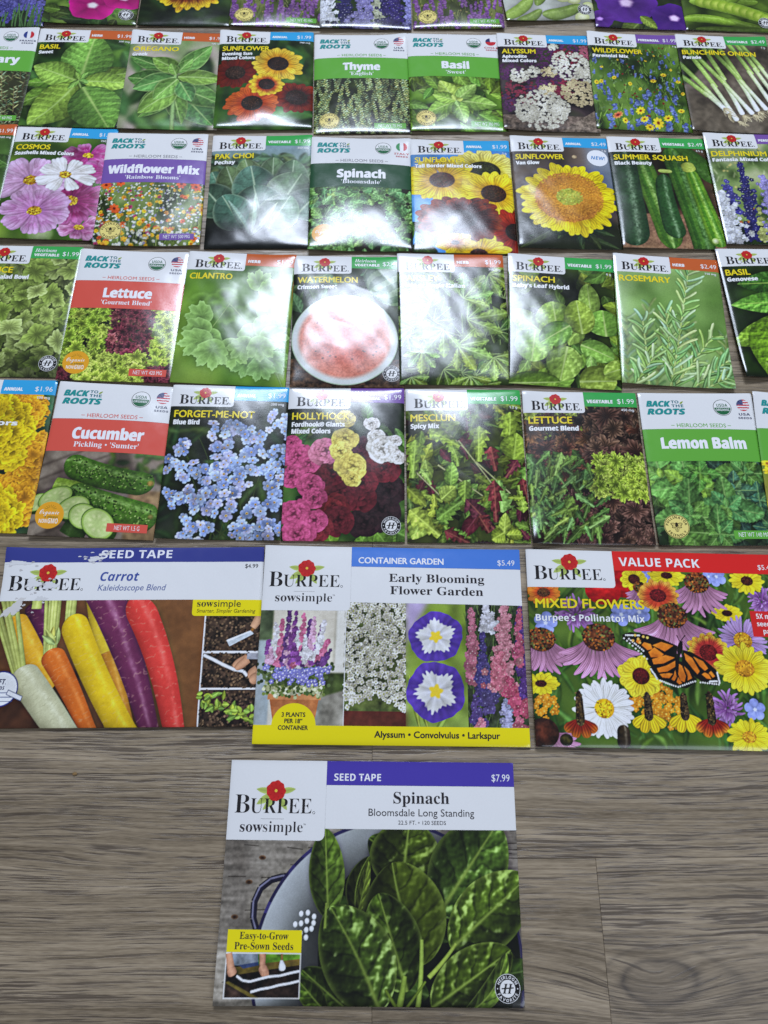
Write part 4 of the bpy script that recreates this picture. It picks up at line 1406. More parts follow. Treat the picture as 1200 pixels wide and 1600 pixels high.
def a_peas(C):
    C.bg((.12, .18, .05), (.28, .38, .12))
    g = (.40, .54, .16)
    for k in range(16):
        u, v = rnd(C, -.1, .9), rnd(C, .1, .95)
        pod(C, (u, v), (u + rnd(C, .3, .6), v + rnd(C, -.25, .25)), .14, np.array(g) * (.55 + .4 * k / 16))
    pod(C, (-.05, .88), (.55, .93), .13, g, 0, -.05)
    pod(C, (.1, .99), (1.0, .98), .11, np.array(g) * .8, 0, .02)
    pod(C, (.08, .68), (1.04, .90), .20, (.46, .60, .20), 10, -.03)
    C.darken(0, .93, 1, 1.05, .4, .03)


def a_herb_dark(C):
    C.bg((.12, .2, .08), (.28, .42, .18))
    leafmass(C, 40, [(.36, .54, .24), (.3, .48, .2)], .3)


# ---- the four large packets
def a_carrot(C):
    C.bg((.20, .13, .09), (.32, .20, .12), (.42, .27, .16), cell=.4)
    C.img *= (1 + .35 * (C.n2[..., None] - .5))
    C.rect(.0, .7, .35, 1.02, (.22, .13, .09), .4)
    C.soft(.006)
    R = dict(rings=22, ringc=(.85, .7, .6), tex=.07, round_=.02)
    lf = (.50, .58, .22)

    def tops(u, v, sp, n, L, w=.03, c=lf, lean=0):
        for k in range(n):
            e = (u + (k - (n - 1) / 2) * sp + lean, v - L * rnd(C, .85, 1.1))
            C.tube((u + (k - (n - 1) / 2) * .008, v + .02), e, w, w * .8, np.array(c) * rnd(C, .8, 1.2), hi=.12, round_=.02, shadow=.4)
    C.tube((.375, .28), (.50, 1.04), .09, .07, (.80, .66, .16), hi=.15, **R)
    C.tube((.44, .60), (.55, 1.04), .07, .05, (.72, .46, .14), hi=.15, **R)
    C.tube((.44, .30), (.455, .36), .03, .03, lf)
    tops(.155, .36, .02, 3, .2, .03)
    pale = (.62, .66, .34)
    C.tube((.145, .32), (.215, .72), .10, .07, (.27, .10, .22), hi=.18, bend=-.03, **dict(R, round_=.10))
    tops(.150, .34, .012, 2, .10, .03, pale)
    tops(.065, .43, .022, 3, .20, .020, pale, -.05)
    C.tube((.062, .405), (.250, .80), .095, .07, (.86, .60, .14), hi=.16, bend=-.02, **dict(R, round_=.10))
    tops(.285, .42, .012, 3, .20, .022, pale, -.01)
    C.tube((.285, .40), (.560, 1.09), .105, .092, (.88, .70, .10), hi=.14, bend=.02, **dict(R, round_=.10))
    C.tube((.370, .20), (.638, 1.10), .150, .060, (.34, .13, .27), hi=.26, hipos=-.1, bend=-.03, **dict(R, rings=16))
    tops(.512, .32, .01, 2, .06, .02, pale)
    C.tube((.515, .295), (.722, 1.14), .120, .070, (.80, .20, .19), hi=.16, bend=-.05, **dict(R, round_=.14, rings=18))
    tops(.228, .60, .013, 5, .34, .017, pale, -.02)
    for q in range(5):
        C.leaf((.228 + rnd(C, -.02, .02), .56), (.228 + rnd(C, -.04, .04), rnd(C, .44, .52)), .022, pale, veins=0)
    C.tube((.222, .59), (.425, 1.08), .094, .052, (.80, .36, .12), hi=.14, bend=-.02, **dict(R, round_=.10))
    tops(.130, .71, .020, 5, .40, .020, pale, -.105)
    C.tube((.118, .69), (.345, 1.10), .115, .105, (.72, .72, .58), hi=.14, bend=-.02, **dict(R, round_=.12, ringc=(.5, .5, .4)))
    # three little step pictures down the right side
    C.rect(.788, .30, 1.0, 1.02, (.86, .86, .88), 0)
    for v0, v1 in ((.405, .600), (.612, .797), (.808, 1.0)):
        C.rect(.794, v0, 1.0, v1, (.17, .13, .11), 1.0)
        us, vs = scat(C, 260, .795, v0, 1.0, v1)
        C.dots(us, vs, .004, [(.28, .22, .18), (.10, .08, .07), (.35, .28, .22)], .2)
    C.poly([(.875, .54), (.965, .485), (.975, .505), (.888, .575)], (.66, .70, .74), .3)
    C.poly([(.875, .54), (.965, .485), (.968, .49), (.88, .55)], (.88, .9, .92), .1)
    C.line([(.965, .49), (.99, .44)], .012, (.50, .34, .18))
    C.blob((.97, .47), (1.0, .40), .04, lambda s: .6 + .4 * s, lambda s, t, n1, n2, q: c3((.80, .58, .46)) * (1.05 - .3 * t * t)[..., None])
    C.line([(.795, .622), (.83, .645), (.87, .675), (.91, .70), (.945, .71), (.96, .735)], .012, (.86, .87, .9))
    for (a, b, w) in (((.96, .64), (.905, .685), .036), ((.955, .65), (.915, .70), .03), ((1.0, .71), (.965, .745), .05), ((1.0, .74), (.97, .765), .04)):
        C.blob(a, b, w, lambda s: np.sqrt(np.clip(1 - s ** 4, 0, 1)), lambda s, t, n1, n2, q: c3((.78, .55, .44)) * (1.05 - .35 * t * t)[..., None], shadow=.4)
    C.rect(.955, .612, 1.0, .645, (.55, .56, .62), .2)
    for k in range(46):
        u = rnd(C, .80, .985)
        v = .845 + (u - .80) * .58 + rnd(C, -.035, .035)
        a = rnd(C, 0, 6.28)
        C.leaf((u, v), polar_pt(C, u, v, rnd(C, .020, .036), a), rnd(C, .014, .022), np.array((.48, .60, .22)) * rnd(C, .7, 1.2), veins=0, shadow=.45)
    # sticker with the tape drawing
    C.polar(.066, .795, .064, lambda th: np.ones_like(th), lambda r, th, n1, n2, y: np.where((r > .93)[..., None], c3((.16, .20, .48)), c3((.90, .91, .93))), shadow=.3)
    for p in (((.012, .815), (.105, .815)), ((.010, .838), (.115, .838)), ((.015, .860), (.115, .860))):
        C.line(list(p), .0022, (.25, .3, .5))
    C.poly([(.095, .800), (.150, .835), (.146, .858), (.090, .824)], (.88, .89, .92), 0)
    C.line([(.095, .800), (.150, .835), (.146, .858), (.090, .824), (.095, .800)], .0022, (.2, .25, .45))


def a_container(C):
    # pot of larkspur on a terrace
    C.rect(0, .3, .33, .92, (.78, .75, .70), .10)
    C.rect(0, .3, .05, .50, (.25, .30, .22), .4)
    C.rect(0, .50, .05, .92, (.55, .60, .64), .15)
    C.poly([(.20, .68), (.33, .64), (.33, .78), (.22, .82)], (.20, .25, .13), .6)
    C.poly([(.18, .80), (.33, .74), (.33, .92), (.15, .92)], (.45, .44, .42), .4)
    C.rect(.285, .33, .33, .62, (.84, .83, .80), .05)
    C.line([(.287, .33), (.283, .64)], .006, (.62, .60, .56))
    C.rect(.265, .62, .33, .66, (.80, .79, .76), .05)
    C.soft(.003)
    C.poly([(.050, .765), (.235, .765), (.215, .93), (.075, .93)], (.62, .36, .22), .25)
    C.rect(.046, .762, .240, .79, (.72, .46, .30), .2)
    rs = np.random.default_rng(4)
    us, vs = rs.uniform(.03, .25, 320), rs.normal(.735, .018, 320)
    C.dots(us, vs, .006, [(.36, .42, .22), (.75, .76, .62), (.25, .32, .14), (.6, .62, .46)], .15)
    us, vs = rs.normal(.14, .055, 420), rs.normal(.665, .028, 420)
    C.dots(us, vs, .007, [(.24, .30, .18), (.30, .36, .24), (.2, .26, .14)], .15)
    us, vs = rs.normal(.14, .055, 120), rs.normal(.655, .030, 120)
    for u, v in zip(us, vs):
        C.mini(u, v, .0095, 5, (.40, .40, .68), (.85, .85, .9), cr=.3, shadow=.4)
    A = [(.44, .24, .52), (.86, .84, .88), (.76, .40, .56), (.36, .22, .46), (.80, .60, .74)]
    tops = [(.055, .60, .032, .50), (.07, .61, .06, .42), (.085, .62, .085, .40), (.10, .63, .11, .35), (.115, .63, .125, .42), (.13, .62, .135, .36), (.145, .63, .15, .44), (.16, .62, .165, .37), (.175, .62, .19, .40), (.19, .62, .205, .38), (.205, .61, .235, .43), (.215, .60, .245, .40), (.225, .61, .262, .50), (.235, .62, .268, .55), (.05, .62, .045, .53), (.15, .62, .112, .46), (.18, .6, .17, .48)]
    spikes(C, [(a, b, c, d, .030, A[k % 5], A[k % 5]) for k, (a, b, c, d) in enumerate(tops)], .0105, 1.3)
    # sweet alyssum
    C.rect(.325, .28, .552, .92, (.26, .30, .16), .5)
    C.rect(.325, .84, .552, .93, (.28, .13, .11), .2)
    us, vs = scat(C, 900, .325, .27, .55, .86)
    for u, v in sorted(zip(us, vs), key=lambda q: q[1]):
        if v > .84 - .06 * math.sin((u - .32) * 14):
            continue
        C.mini(u, v, .0092 * rnd(C, .7, 1.25), 4, np.array((.88, .87, .82)) * rnd(C, .62, 1.05), (.52, .54, .20), cr=.30, shadow=.62, squash=.85)
    # two blue dwarf morning glories
    C.rect(.551, .28, .778, .93, (.40, .50, .18), .5, (.46, .56, .26))
    C.poly([(.551, .28), (.64, .28), (.551, .52)], (.62, .56, .74), .2)
    bx = C.P(.551, .28)[0]
    bx2 = C.P(.778, .28)[0]
    a = C.img[:, int(bx):int(bx2)]
    C.img[:, int(bx):int(bx2)] = blur(a, 9)
    for p, q in (((.60, .92), (.56, .66)), ((.63, .92), (.58, .70)), ((.66, .93), (.70, .85))):
        C.leaf(p, q, .018, (.50, .60, .26), veins=0)

    def conv(u, v, R, sq, rot):
        def rad(th):
            return 1 + .030 * np.cos(5 * th) + .012 * np.cos(10 * th + 1) + .008 * np.sin(17 * th)

        def shade(r, th, n1, n2, y):
            star = .60 + .05 * np.abs(np.cos(15 * th)) + .07 * np.cos(5 * th) + .035 * np.cos(25 * th) + .10 * (n2 - .5)
            w = ss(star + .04, star - .04, r)[..., None]
            yl = ss(.25 + .05 * np.cos(5 * th + 3.14), .17 + .05 * np.cos(5 * th + 3.14), r)[..., None]
            b = c3((.28, .20, .58)) * (.84 + .22 * r + .12 * np.sin(th * 20) * .5 + .2 * (n1 - .5))[..., None]
            wc = c3((.92, .92, .95)) * (.96 - .10 * np.abs(np.sin(5 * th)))[..., None]
            c = b * (1 - w) + wc * w
            c = c * (.80 + .20 * np.abs(np.cos(2.5 * th + rot)) ** .5 + .16 * (n1 - .5))[..., None]
            return c * (1 - yl) + c3((.93, .78, .22)) * yl
        C.polar(u, v, R, rad, shade, sq, rot, .35)
    conv(.662, .472, .103, .90, -.4)
    conv(.660, .742, .107, 1.0, .5)
    # larkspur
    C.rect(.777, .28, 1.0, .93, (.16, .19, .14), .6)
    us, vs = scat(C, 240, .775, .3, 1.0, .95)
    for u, v in zip(us, vs):
        C.stem((u, v), (u + rnd(C, -.015, .015), v - rnd(C, .03, .07)), .003, np.array((.30, .38, .22)) * rnd(C, .6, 1.2))
    spikes(C, [(.80, .70, .80, .32, .05, (.70, .40, .50), (.8, .7, .7)), (.83, .8, .84, .4, .045, (.26, .22, .46), (.5, .5, .7)), (.99, .8, .99, .30, .06, (.32, .20, .50), (.6, .5, .8)), (.97, .6, .985, .32, .04, (.74, .34, .48), (.8, .7, .7)), (.86, .44, .86, .30, .07, (.82, .82, .88), (.8, .8, .8)), (.815, .9, .80, .75, .05, (.30, .24, .48), (.5, .5, .7)), (.86, .84, .85, .6, .05, (.30, .26, .48), (.5, .5, .7)), (.905, .74, .93, .30, .10, (.80, .50, .58), (.9, .75, .75)), (.885, .72, .90, .55, .09, (.80, .42, .52), (.9, .7, .7)), (.96, .84, .93, .66, .08, (.74, .30, .44), (.85, .6, .6)), (.99, .85, .99, .78, .05, (.72, .3, .42), (.8, .6, .6)), (.925, .92, .915, .78, .05, (.62, .62, .80), (.8, .8, .85)), (.82, .93, .82, .87, .05, (.80, .46, .58), (.8, .7, .7)), (.97, .93, .96, .86, .05, (.7, .36, .46), (.85, .75, .7))], .0125, 1.2)
    # print edges between the four pictures
    for u in (.3235,):
        C.line([(u, .3), (u, .92)], .003, (.85, .85, .85))


def cone(C, u, v, R, tilt=0.0, n=16, col=(.78, .52, .70)):
    """coneflower with drooping petals"""
    asp = C.sx / C.sy
    for k in range(n):
        f = (k + .5) / n
        a = 3.1416 * (.02 + .96 * f) + tilt
        L = R * (1.06 + .16 * rnd(C, -1, 1))
        c, s = math.cos(a), math.sin(a)
        p0 = (u + c * R * .34, v + (s * .14 + .04) * R * asp)
        p1 = (u + c * L * 1.0, v + (.28 + s * .72) * L * asp)
        C.petal(p0, p1, R * .165, np.array(col) * .74, np.array(col) * rnd(C, .88, 1.16), streak=.18, shadow=.55, blunt=.4, bend=.12 * (1 if c > 0 else -1))
    C.disc(u, v, R * .42, (.34, .18, .10), (.20, .10, .08), .86, tex=.5, shadow=.45)
    m = 190
    q, t = np.sqrt(C.rng.random(m)) * R * .42, C.rng.uniform(0, 6.28, m)
    C.dots(u + q * np.cos(t), v + q * np.sin(t) * .84 * asp, .0042, [(.52, .28, .12), (.13, .07, .06), (.40, .20, .10), (.30, .30, .16)], .2)


def hat(C, u, v0, v1, col, tip=None, w=.07):
    """mexican hat: tall cone over short hanging petals"""
    for k in (-1.0, 1.0, -.42, .42):
        C.petal((u + k * .012, v1 - .06), (u + k * .056, v1 + .045 - .05 * abs(k)), .036, col, np.array(col) * .95 if tip is None else tip, shadow=.5, blunt=2, mid=.75, streak=.2)
    C.tube((u, v0 - .07), (u, v1 - .03), .022, .036, (.18, .14, .09), hi=.08, tex=.5, round_=.25, shadow=.4)
    us, vs = C.rng.uniform(u - .013, u + .013, 70), C.rng.uniform(v0 - .06, v1 - .04, 70)
    C.dots(us, vs, .003, [(.30, .24, .14), (.08, .05, .04)], .2)


def beebalm(C, u, v, R):
    asp = C.sx / C.sy
    for k in range(90):
        a, q = rnd(C, 0, 6.28), rnd(C, .15, 1)
        p0 = polar_pt(C, u, v, R * .2 * q, a)
        p1 = polar_pt(C, u, v, R * q, a)
        C.petal(p0, p1, .010, np.array((.44, .24, .54)) * rnd(C, .7, 1.2), np.array((.64, .46, .74)) * rnd(C, .8, 1.1), shadow=.25, bend=rnd(C, -.2, .2))


def a_value(C):
    C.bg((.08, .13, .05), (.20, .30, .10), (.28, .38, .14))
    for i in range(330):
        u, v, a = rnd(C, 0, 1), rnd(C, .05, 1.05), -1.57 + rnd(C, -1, 1)
        s = rnd(C, .06, .16)
        C.leaf((u, v), polar_pt(C, u, v, s, a), rnd(C, .008, .026), np.array([(.24, .38, .13), (.32, .46, .18), (.16, .26, .09)][i % 3]), veins=0, shadow=.4, bend=rnd(C, -.15, .15))
    C.soft(.003)
    Y, Yc = (.93, .80, .12), (.96, .86, .16)
    for u, v, r in ((.37, .18, .07), (.29, .22, .07), (.385, .14, .05)):
        C.disc(u, v, r, (.72, .08, .09), (.60, .05, .07), .8, tex=.25, shadow=.4)
    for u, v, r in ((.46, .13, .03), (.48, .16, .028), (.74, .13, .04), (.06, .395, .045), (.35, .345, .045), (.42, .33, .045), (.81, .805, .040), (.98, .50, .03), (.99, .68, .03), (.52, .13, .026), (.71, .13, .03)):
        C.mini(u, v, r, 5, (.50, .56, .86), (.80, .84, .96), cr=.14, shadow=.4, deep=.35)
    for u, v, r in ((.05, .815, .045), (.40, .80, .055), (.46, .78, .05), (.50, .81, .065), (.42, .85, .04), (.46, .72, .045)):
        for k in range(26):
            uu, vv = polar_pt(C, u, v, r * math.sqrt(1 - k / 26), rnd(C, 0, 6.28))
            C.mini(uu, vv, .012, 5, np.array((.88, .54, .12)) * rnd(C, .8, 1.1), (.95, .75, .3), cr=.3, shadow=.4)
    for u, v, r in ((.175, .35, .085), (.905, .26, .07), (.71, .80, .075)):
        beebalm(C, u, v, r)
    D = (.22, .09, .06)
    sunflower(C, .06, .235, .07, 12, (.76, .26, .10), (.86, .46, .14), (.3, .2, .1), (.3, .14, .08), .36, .7, wid=.34)
    sunflower(C, .545, .13, .075, 13, Y, Yc, D, D, .3, .6, wid=.3)
    sunflower(C, .415, .155, .055, 10, Y, Yc, (.3, .1, .08), D, .42, .9, wid=.5)
    sunflower(C, .86, .148, .07, 14, Y, Yc, (.28, .16, .08), D, .34, .8, wid=.28)
    sunflower(C, .76, .325, .06, 12, Y, Yc, D, (.15, .08, .05), .34, .6, wid=.34)
    cone(C, .435, .20, .06)
    cone(C, .66, .165, .115)
    sunflower(C, .50, .24, .085, 14, (.76, .22, .14), (.93, .66, .25), (.4, .08, .1), (.3, .06, .08), .38, .8, wid=.32, mid=.66)
    cone(C, .04, .48, .125)
    cone(C, .545, .345, .135)
    sunflower(C, .805, .465, .105, 26, (.62, .48, .72), (.66, .54, .78), (.80, .60, .15), (.66, .44, .1), .34, .9, wid=.13, layers=2)
    sunflower(C, .665, .53, .085, 14, (.76, .20, .18), (.95, .80, .25), (.42, .08, .1), (.32, .07, .08), .40, .9, wid=.36, mid=.66)
    cone(C, .255, .465, .145)
    sunflower(C, .795, .605, .115, 17, (.94, .80, .10), (.97, .88, .20), (.80, .54, .12), (.74, .48, .1), .32, .85, wid=.26)
    sunflower(C, .40, .655, .085, 9, (.95, .80, .14), (.95, .84, .20), (.32, .08, .08), (.26, .07, .07), .38, .95, wid=.60, layers=2)
    sunflower(C, .03, .70, .07, 12, Y, Yc, D, D, .3, .6, wid=.3)
    sunflower(C, .255, .815, .118, 20, (.93, .93, .92), (.95, .95, .96), (.90, .70, .12), (.80, .58, .1), .30, .98, wid=.23)
    cone(C, .03, .93, .12, -.5)
    C.disc(.03, .935, .055, (.30, .14, .1), (.16, .09, .07), .95, tex=.5)
    hat(C, .165, .80, .93, (.46, .12, .08), (.72, .40, .12))
    hat(C, .415, .80, .90, (.95, .78, .12))
    hat(C, .548, .80, .895, (.95, .78, .12))
    hat(C, .645, .79, .915, (.48, .10, .07), (.86, .55, .15))
    sunflower(C, .775, .935, .085, 13, Y, Yc, (.85, .6, .12), (.80, .52, .12), .30, .8, wid=.28)
    sunflower(C, .93, .90, .06, 12, (.8, .3, .2), (.9, .5, .3), D, D, .3, .8, wid=.3)
    C.disc(.11, .965, .024, (.24, .22, .10), (.14, .12, .07), .9, tex=.5)
    C.tube((.318, .89), (.318, 1.0), .045, .05, (.15, .12, .08), tex=.5, round_=.3)
    # the butterfly
    K, O = (.07, .055, .05), (.86, .45, .13)
    Lw = [(.550, .500), (.500, .470), (.440, .445), (.375, .435), (.345, .450), (.347, .475), (.375, .495), (.405, .525), (.425, .560), (.433, .600), (.450, .618), (.500, .605), (.540, .575)]
    L2 = [(.545, .560), (.500, .590), (.437, .610), (.438, .640), (.460, .668), (.495, .680), (.515, .700), (.530, .690), (.540, .640)]
    Rw = [(.570, .520), (.600, .530), (.645, .565), (.685, .615), (.695, .655), (.690, .690), (.655, .692), (.620, .672), (.590, .640), (.560, .580)]
    R2 = [(.545, .575), (.530, .640), (.510, .680), (.530, .705), (.565, .710), (.590, .690), (.605, .665), (.585, .620), (.560, .580)]
    for w in (L2, R2, Lw, Rw):
        C.poly(w, K, .3)

    def cells(lst):
        for c in lst:
            C.poly(c, O, .22, grad=(.80, .38, .10))
    cells([[(.535, .500), (.490, .482), (.455, .500), (.500, .530)], [(.450, .495), (.425, .485), (.415, .500), (.435, .525), (.455, .520)], [(.462, .510), (.438, .535), (.445, .560), (.480, .560), (.495, .545)], [(.500, .548), (.448, .570), (.452, .595), (.490, .590), (.535, .560)], [(.415, .475), (.400, .470), (.395, .485), (.405, .495)],
           [(.535, .575), (.500, .600), (.462, .615), (.468, .635), (.500, .630), (.532, .605)], [(.505, .637), (.470, .643), (.480, .660), (.505, .662), (.520, .640)], [(.530, .620), (.522, .648), (.512, .668), (.522, .675), (.533, .655)],
           [(.572, .535), (.575, .570), (.598, .615), (.612, .640), (.622, .625), (.600, .560)], [(.605, .552), (.625, .600), (.642, .622), (.655, .610), (.640, .575)], [(.628, .640), (.645, .660), (.662, .662), (.655, .640), (.640, .630)], [(.665, .622), (.655, .632), (.668, .655), (.678, .648)],
           [(.548, .590), (.540, .640), (.545, .672), (.560, .680), (.568, .650), (.558, .600)], [(.565, .600), (.575, .650), (.572, .672), (.590, .660), (.582, .625)], [(.538, .655), (.530, .680), (.540, .692), (.550, .685)]])
    for a, b in (((.44, .62), (.46, .668)), ((.47, .676), (.525, .702)), ((.535, .705), (.60, .675)), ((.62, .68), (.688, .688)), ((.692, .68), (.688, .63)), ((.36, .452), (.41, .452)), ((.352, .468), (.43, .57)), ((.37, .47), (.42, .53)), ((.655, .675), (.682, .672))):
        n = 9
        t = np.linspace(0, 1, n)
        C.dots(a[0] + (b[0] - a[0]) * t, a[1] + (b[1] - a[1]) * t, .0032, [(.90, .90, .88)], .05)
    C.dots([.395, .405, .425, .44, .41, .385], [.452, .470, .458, .462, .488, .480], .005, [(.88, .62, .3)], .05)
    C.blob((.567, .475), (.538, .605), .020, lambda s: .45 + .55 * np.exp(-((s - .28) / .2) ** 2), lambda s, t, n1, n2, q: c3((.06, .055, .055)) * (1.3 - t * t)[..., None])
    C.line([(.565, .475), (.585, .445)], .003, K)
    C.line([(.562, .478), (.552, .445)], .003, K)
    C.darken(.0, .25, .46, .39, .30, .02)


def a_bigspin(C):
    C.bg((.22, .20, .19), (.40, .38, .37), (.50, .48, .46))
    # weathered board: long horizontal fibres
    g = np.repeat(fbm(C.H, max(8, C.W // 26), 3.2, C.rng, 3), 26, 1)
    g = blur(np.pad(g, ((0, 0), (0, max(0, C.W - g.shape[1]))), mode='edge')[:, :C.W], 3)
    C.img *= (.55 + 1.0 * g + .35 * (C.n2 - .5))[..., None]
    for k in range(120):
        u, v = rnd(C, 0, 1), rnd(C, .28, 1)
        C.line([(u, v), (u + rnd(C, .02, .12), v + rnd(C, -.008, .008))], .002, (.13, .11, .10))
    for u, v in ((.09, .52), (.05, .66), (.13, .42)):
        C.disc(u, v, .012, (.15, .1, .08), (.34, .26, .2), .6)
    # enamel colander
    rim = (.13, .12, .25)
    hp = [(.125, .71), (.112, .665), (.112, .60), (.130, .545), (.165, .510), (.205, .497), (.245, .497)]
    C.line(hp, .022, (.10, .09, .17))
    C.line([(a - .003, b - .004) for a, b in hp], .006, (.38, .38, .5))

    def shade(r, th, n1, n2, y):
        k = ss(.972, .980, r)[..., None]
        lx = np.cos(th)
        base = c3((.54, .57, .61)) * (.60 - .42 * r * lx - .10 * np.sin(th) + .12 * (n1 - .5))[..., None] + .05
        inner = ss(.58, .98, r)[..., None]
        base = base * (.35 + .65 * inner)
        return base * (1 - k) + c3(rim) * (1 + .8 * np.clip(-lx - .2, 0, 1) * (n1 > .5))[..., None] * k
    C.polar(.56, .86, .445, lambda th: np.ones_like(th), shade, 1.0, 0, .5)
    for (u, v) in ((.270, .644), (.292, .640), (.313, .655), (.252, .686), (.271, .682), (.290, .672), (.306, .702), (.289, .707), (.289, .736), (.312, .68), (.27, .72)):
        C.disc(u, v, .0072, (.90, .92, .92), (.75, .78, .8), 1.2, tex=0)
    # dark heap of leaves underneath
    C.polar(.66, .80, .33, lambda th: np.ones_like(th), lambda r, th, n1, n2, y: c3((.045, .06, .03)) * (1 + .8 * (n1 - .5))[..., None], 1.0)
    for i in range(16):
        u, v, a, s = rnd(C, .46, .92), rnd(C, .62, 1.0), rnd(C, 0, 6.28), rnd(C, .12, .22)
        C.leaf((u, v), polar_pt(C, u, v, s, a), s * .5, np.array((.16, .22, .06)) * rnd(C, .5, 1.1), veins=4, puck=.5, shadow=.6)
    rb = (.46, .56, .24)
    K = dict(veins=5, puck=.46, shadow=.88, shine=.26, tw=.40, vein=.36, quilt=.32, wob=.6, edge=.40, soft=1.1)
    ov = lambda s: np.clip(np.sin(np.pi * np.clip(s, 0, 1) ** .95), 0, 1) ** .55
    C.relief(.020)
    for a, b, w, c, kw in (
            ((.74, .55), (.49, .335), 0.158, (.17, .21, .06), dict(shine=.12)),
            ((.60, .56), (.63, .25), 0.242, (.20, .25, .07), {}),
            ((.36, .66), (.34, .295), 0.121, (.25, .31, .10), dict(shine=.06, quilt=.15)),
            ((.455, .66), (.492, .41), 0.070, (.16, .20, .06), dict(shine=.04, bend=-.12)),
            ((.45, .67), (.49, .43), 0.037, (.36, .43, .17), dict(bend=.02, shine=.04)),
            ((.725, .64), (.935, .265), 0.256, (.27, .33, .11), dict(shine=.36)),
            ((.62, .62), (.68, .74), .2, (.10, .13, .04), {}),
            ((.670, .84), (.570, .435), 0.279, (.18, .23, .06), dict(shine=.08, bend=-.04, puck=.25, quilt=.10)),
            ((.765, .775), (1.03, .49), 0.209, (.25, .31, .09), dict(shine=.34)),
            ((.70, 1.0), (.96, .78), 0.177, (.20, .26, .07), {}),
            ((.80, 1.03), (.945, .79), 0.065, (.30, .37, .13), dict(bend=.12, shine=.08)),
            ((.44, 1.02), (.28, .86), 0.112, (.16, .21, .06), dict(shine=.12)),
            ((.36, 1.02), (.27, .90), 0.074, (.18, .24, .07), dict(shine=.12)),
            ((.62, .94), (.525, .560), 0.191, (.22, .28, .08), dict(shine=.26)),
            ((.535, 1.02), (.365, .615), 0.237, (.27, .33, .11), dict(bend=.03, shine=.40)),
    ):
        C.leaf(a, b, w, np.array(c) * (.84, .90, .82), rb, prof=ov, **dict(K, **kw))
    C.stem((.655, 1.0), (.668, .74), .017, (.44, .54, .22), .02)
    C.stem((.595, 1.0), (.612, .88), .022, (.40, .50, .19), .02)
    C.stem((.690, .885), (.780, .755), .015, (.46, .55, .22), .03)
    C.stem((.35, .70), (.352, .60), .010, (.36, .44, .18))
    
    C.stem((.62, 1.0), (.68, .90), .010, (.30, .38, .12))
    C.stem((.585, 1.0), (.55, .93), .012, (.30, .38, .12))
    # inset picture: laying the tape in a garden bed
    C.rect(.031, .797, .2755, .970, (.88, .88, .88), 0)
    C.rect(.0345, .801, .2725, .966, (.13, .10, .09), .9)
    C.poly([(.12, .801), (.2725, .801), (.2725, .822), (.12, .85)], (.30, .46, .14), .5)
    C.poly([(.06, .853), (.2725, .818), (.2725, .842), (.06, .883)], (.36, .31, .14), .4)
    C.poly([(.045, .801), (.135, .801), (.138, .832), (.09, .848), (.06, .846)], (.45, .49, .56), .4)
    C.poly([(.075, .845), (.138, .832), (.140, .845), (.09, .858)], (.20, .25, .40), .3)
    C.poly([(.0345, .91), (.045, .905), (.145, .966), (.12, .966)], (.34, .30, .14), .4)
    skin = lambda s, t, n1, n2, q: c3((.74, .52, .43)) * (1.08 - .35 * t * t + .3 * (n2 - .5))[..., None]
    C.blob((.040, .800), (.052, .868), .026, lambda s: .8 + .2 * s, skin)
    C.blob((.048, .855), (.060, .885), .030, lambda s: np.sqrt(np.clip(1 - (2 * s - 1) ** 4, 0, 1)), skin)
    C.blob((.150, .801), (.152, .850), .022, lambda s: 1 - .2 * s, skin)
    C.blob((.148, .845), (.166, .885), .028, lambda s: np.sqrt(np.clip(1 - (2 * s - 1) ** 4, 0, 1)), skin)
    for k in range(4):
        C.blob((.152 + .006 * k, .868), (.155 + .006 * k, .888), .006, lambda s: 1 - .4 * s, skin)
    wh = (.86, .87, .90)
    C.line([(.070, .885), (.09, .902), (.115, .906), (.145, .896), (.175, .887), (.21, .883), (.245, .872), (.2725, .865)], .0075, wh)
    C.line([(.118, .945), (.15, .934), (.18, .928), (.21, .918), (.24, .912), (.2725, .902)], .0075, wh)
    C.petal((.212, .820), (.218, .865), .022, (.75, .77, .8), (.86, .88, .9), blunt=2)
    C.line([(.213, .80), (.214, .825)], .007, (.45, .34, .2))
    C.darken(-.1, .985, 1.1, 1.1, .3, .01)


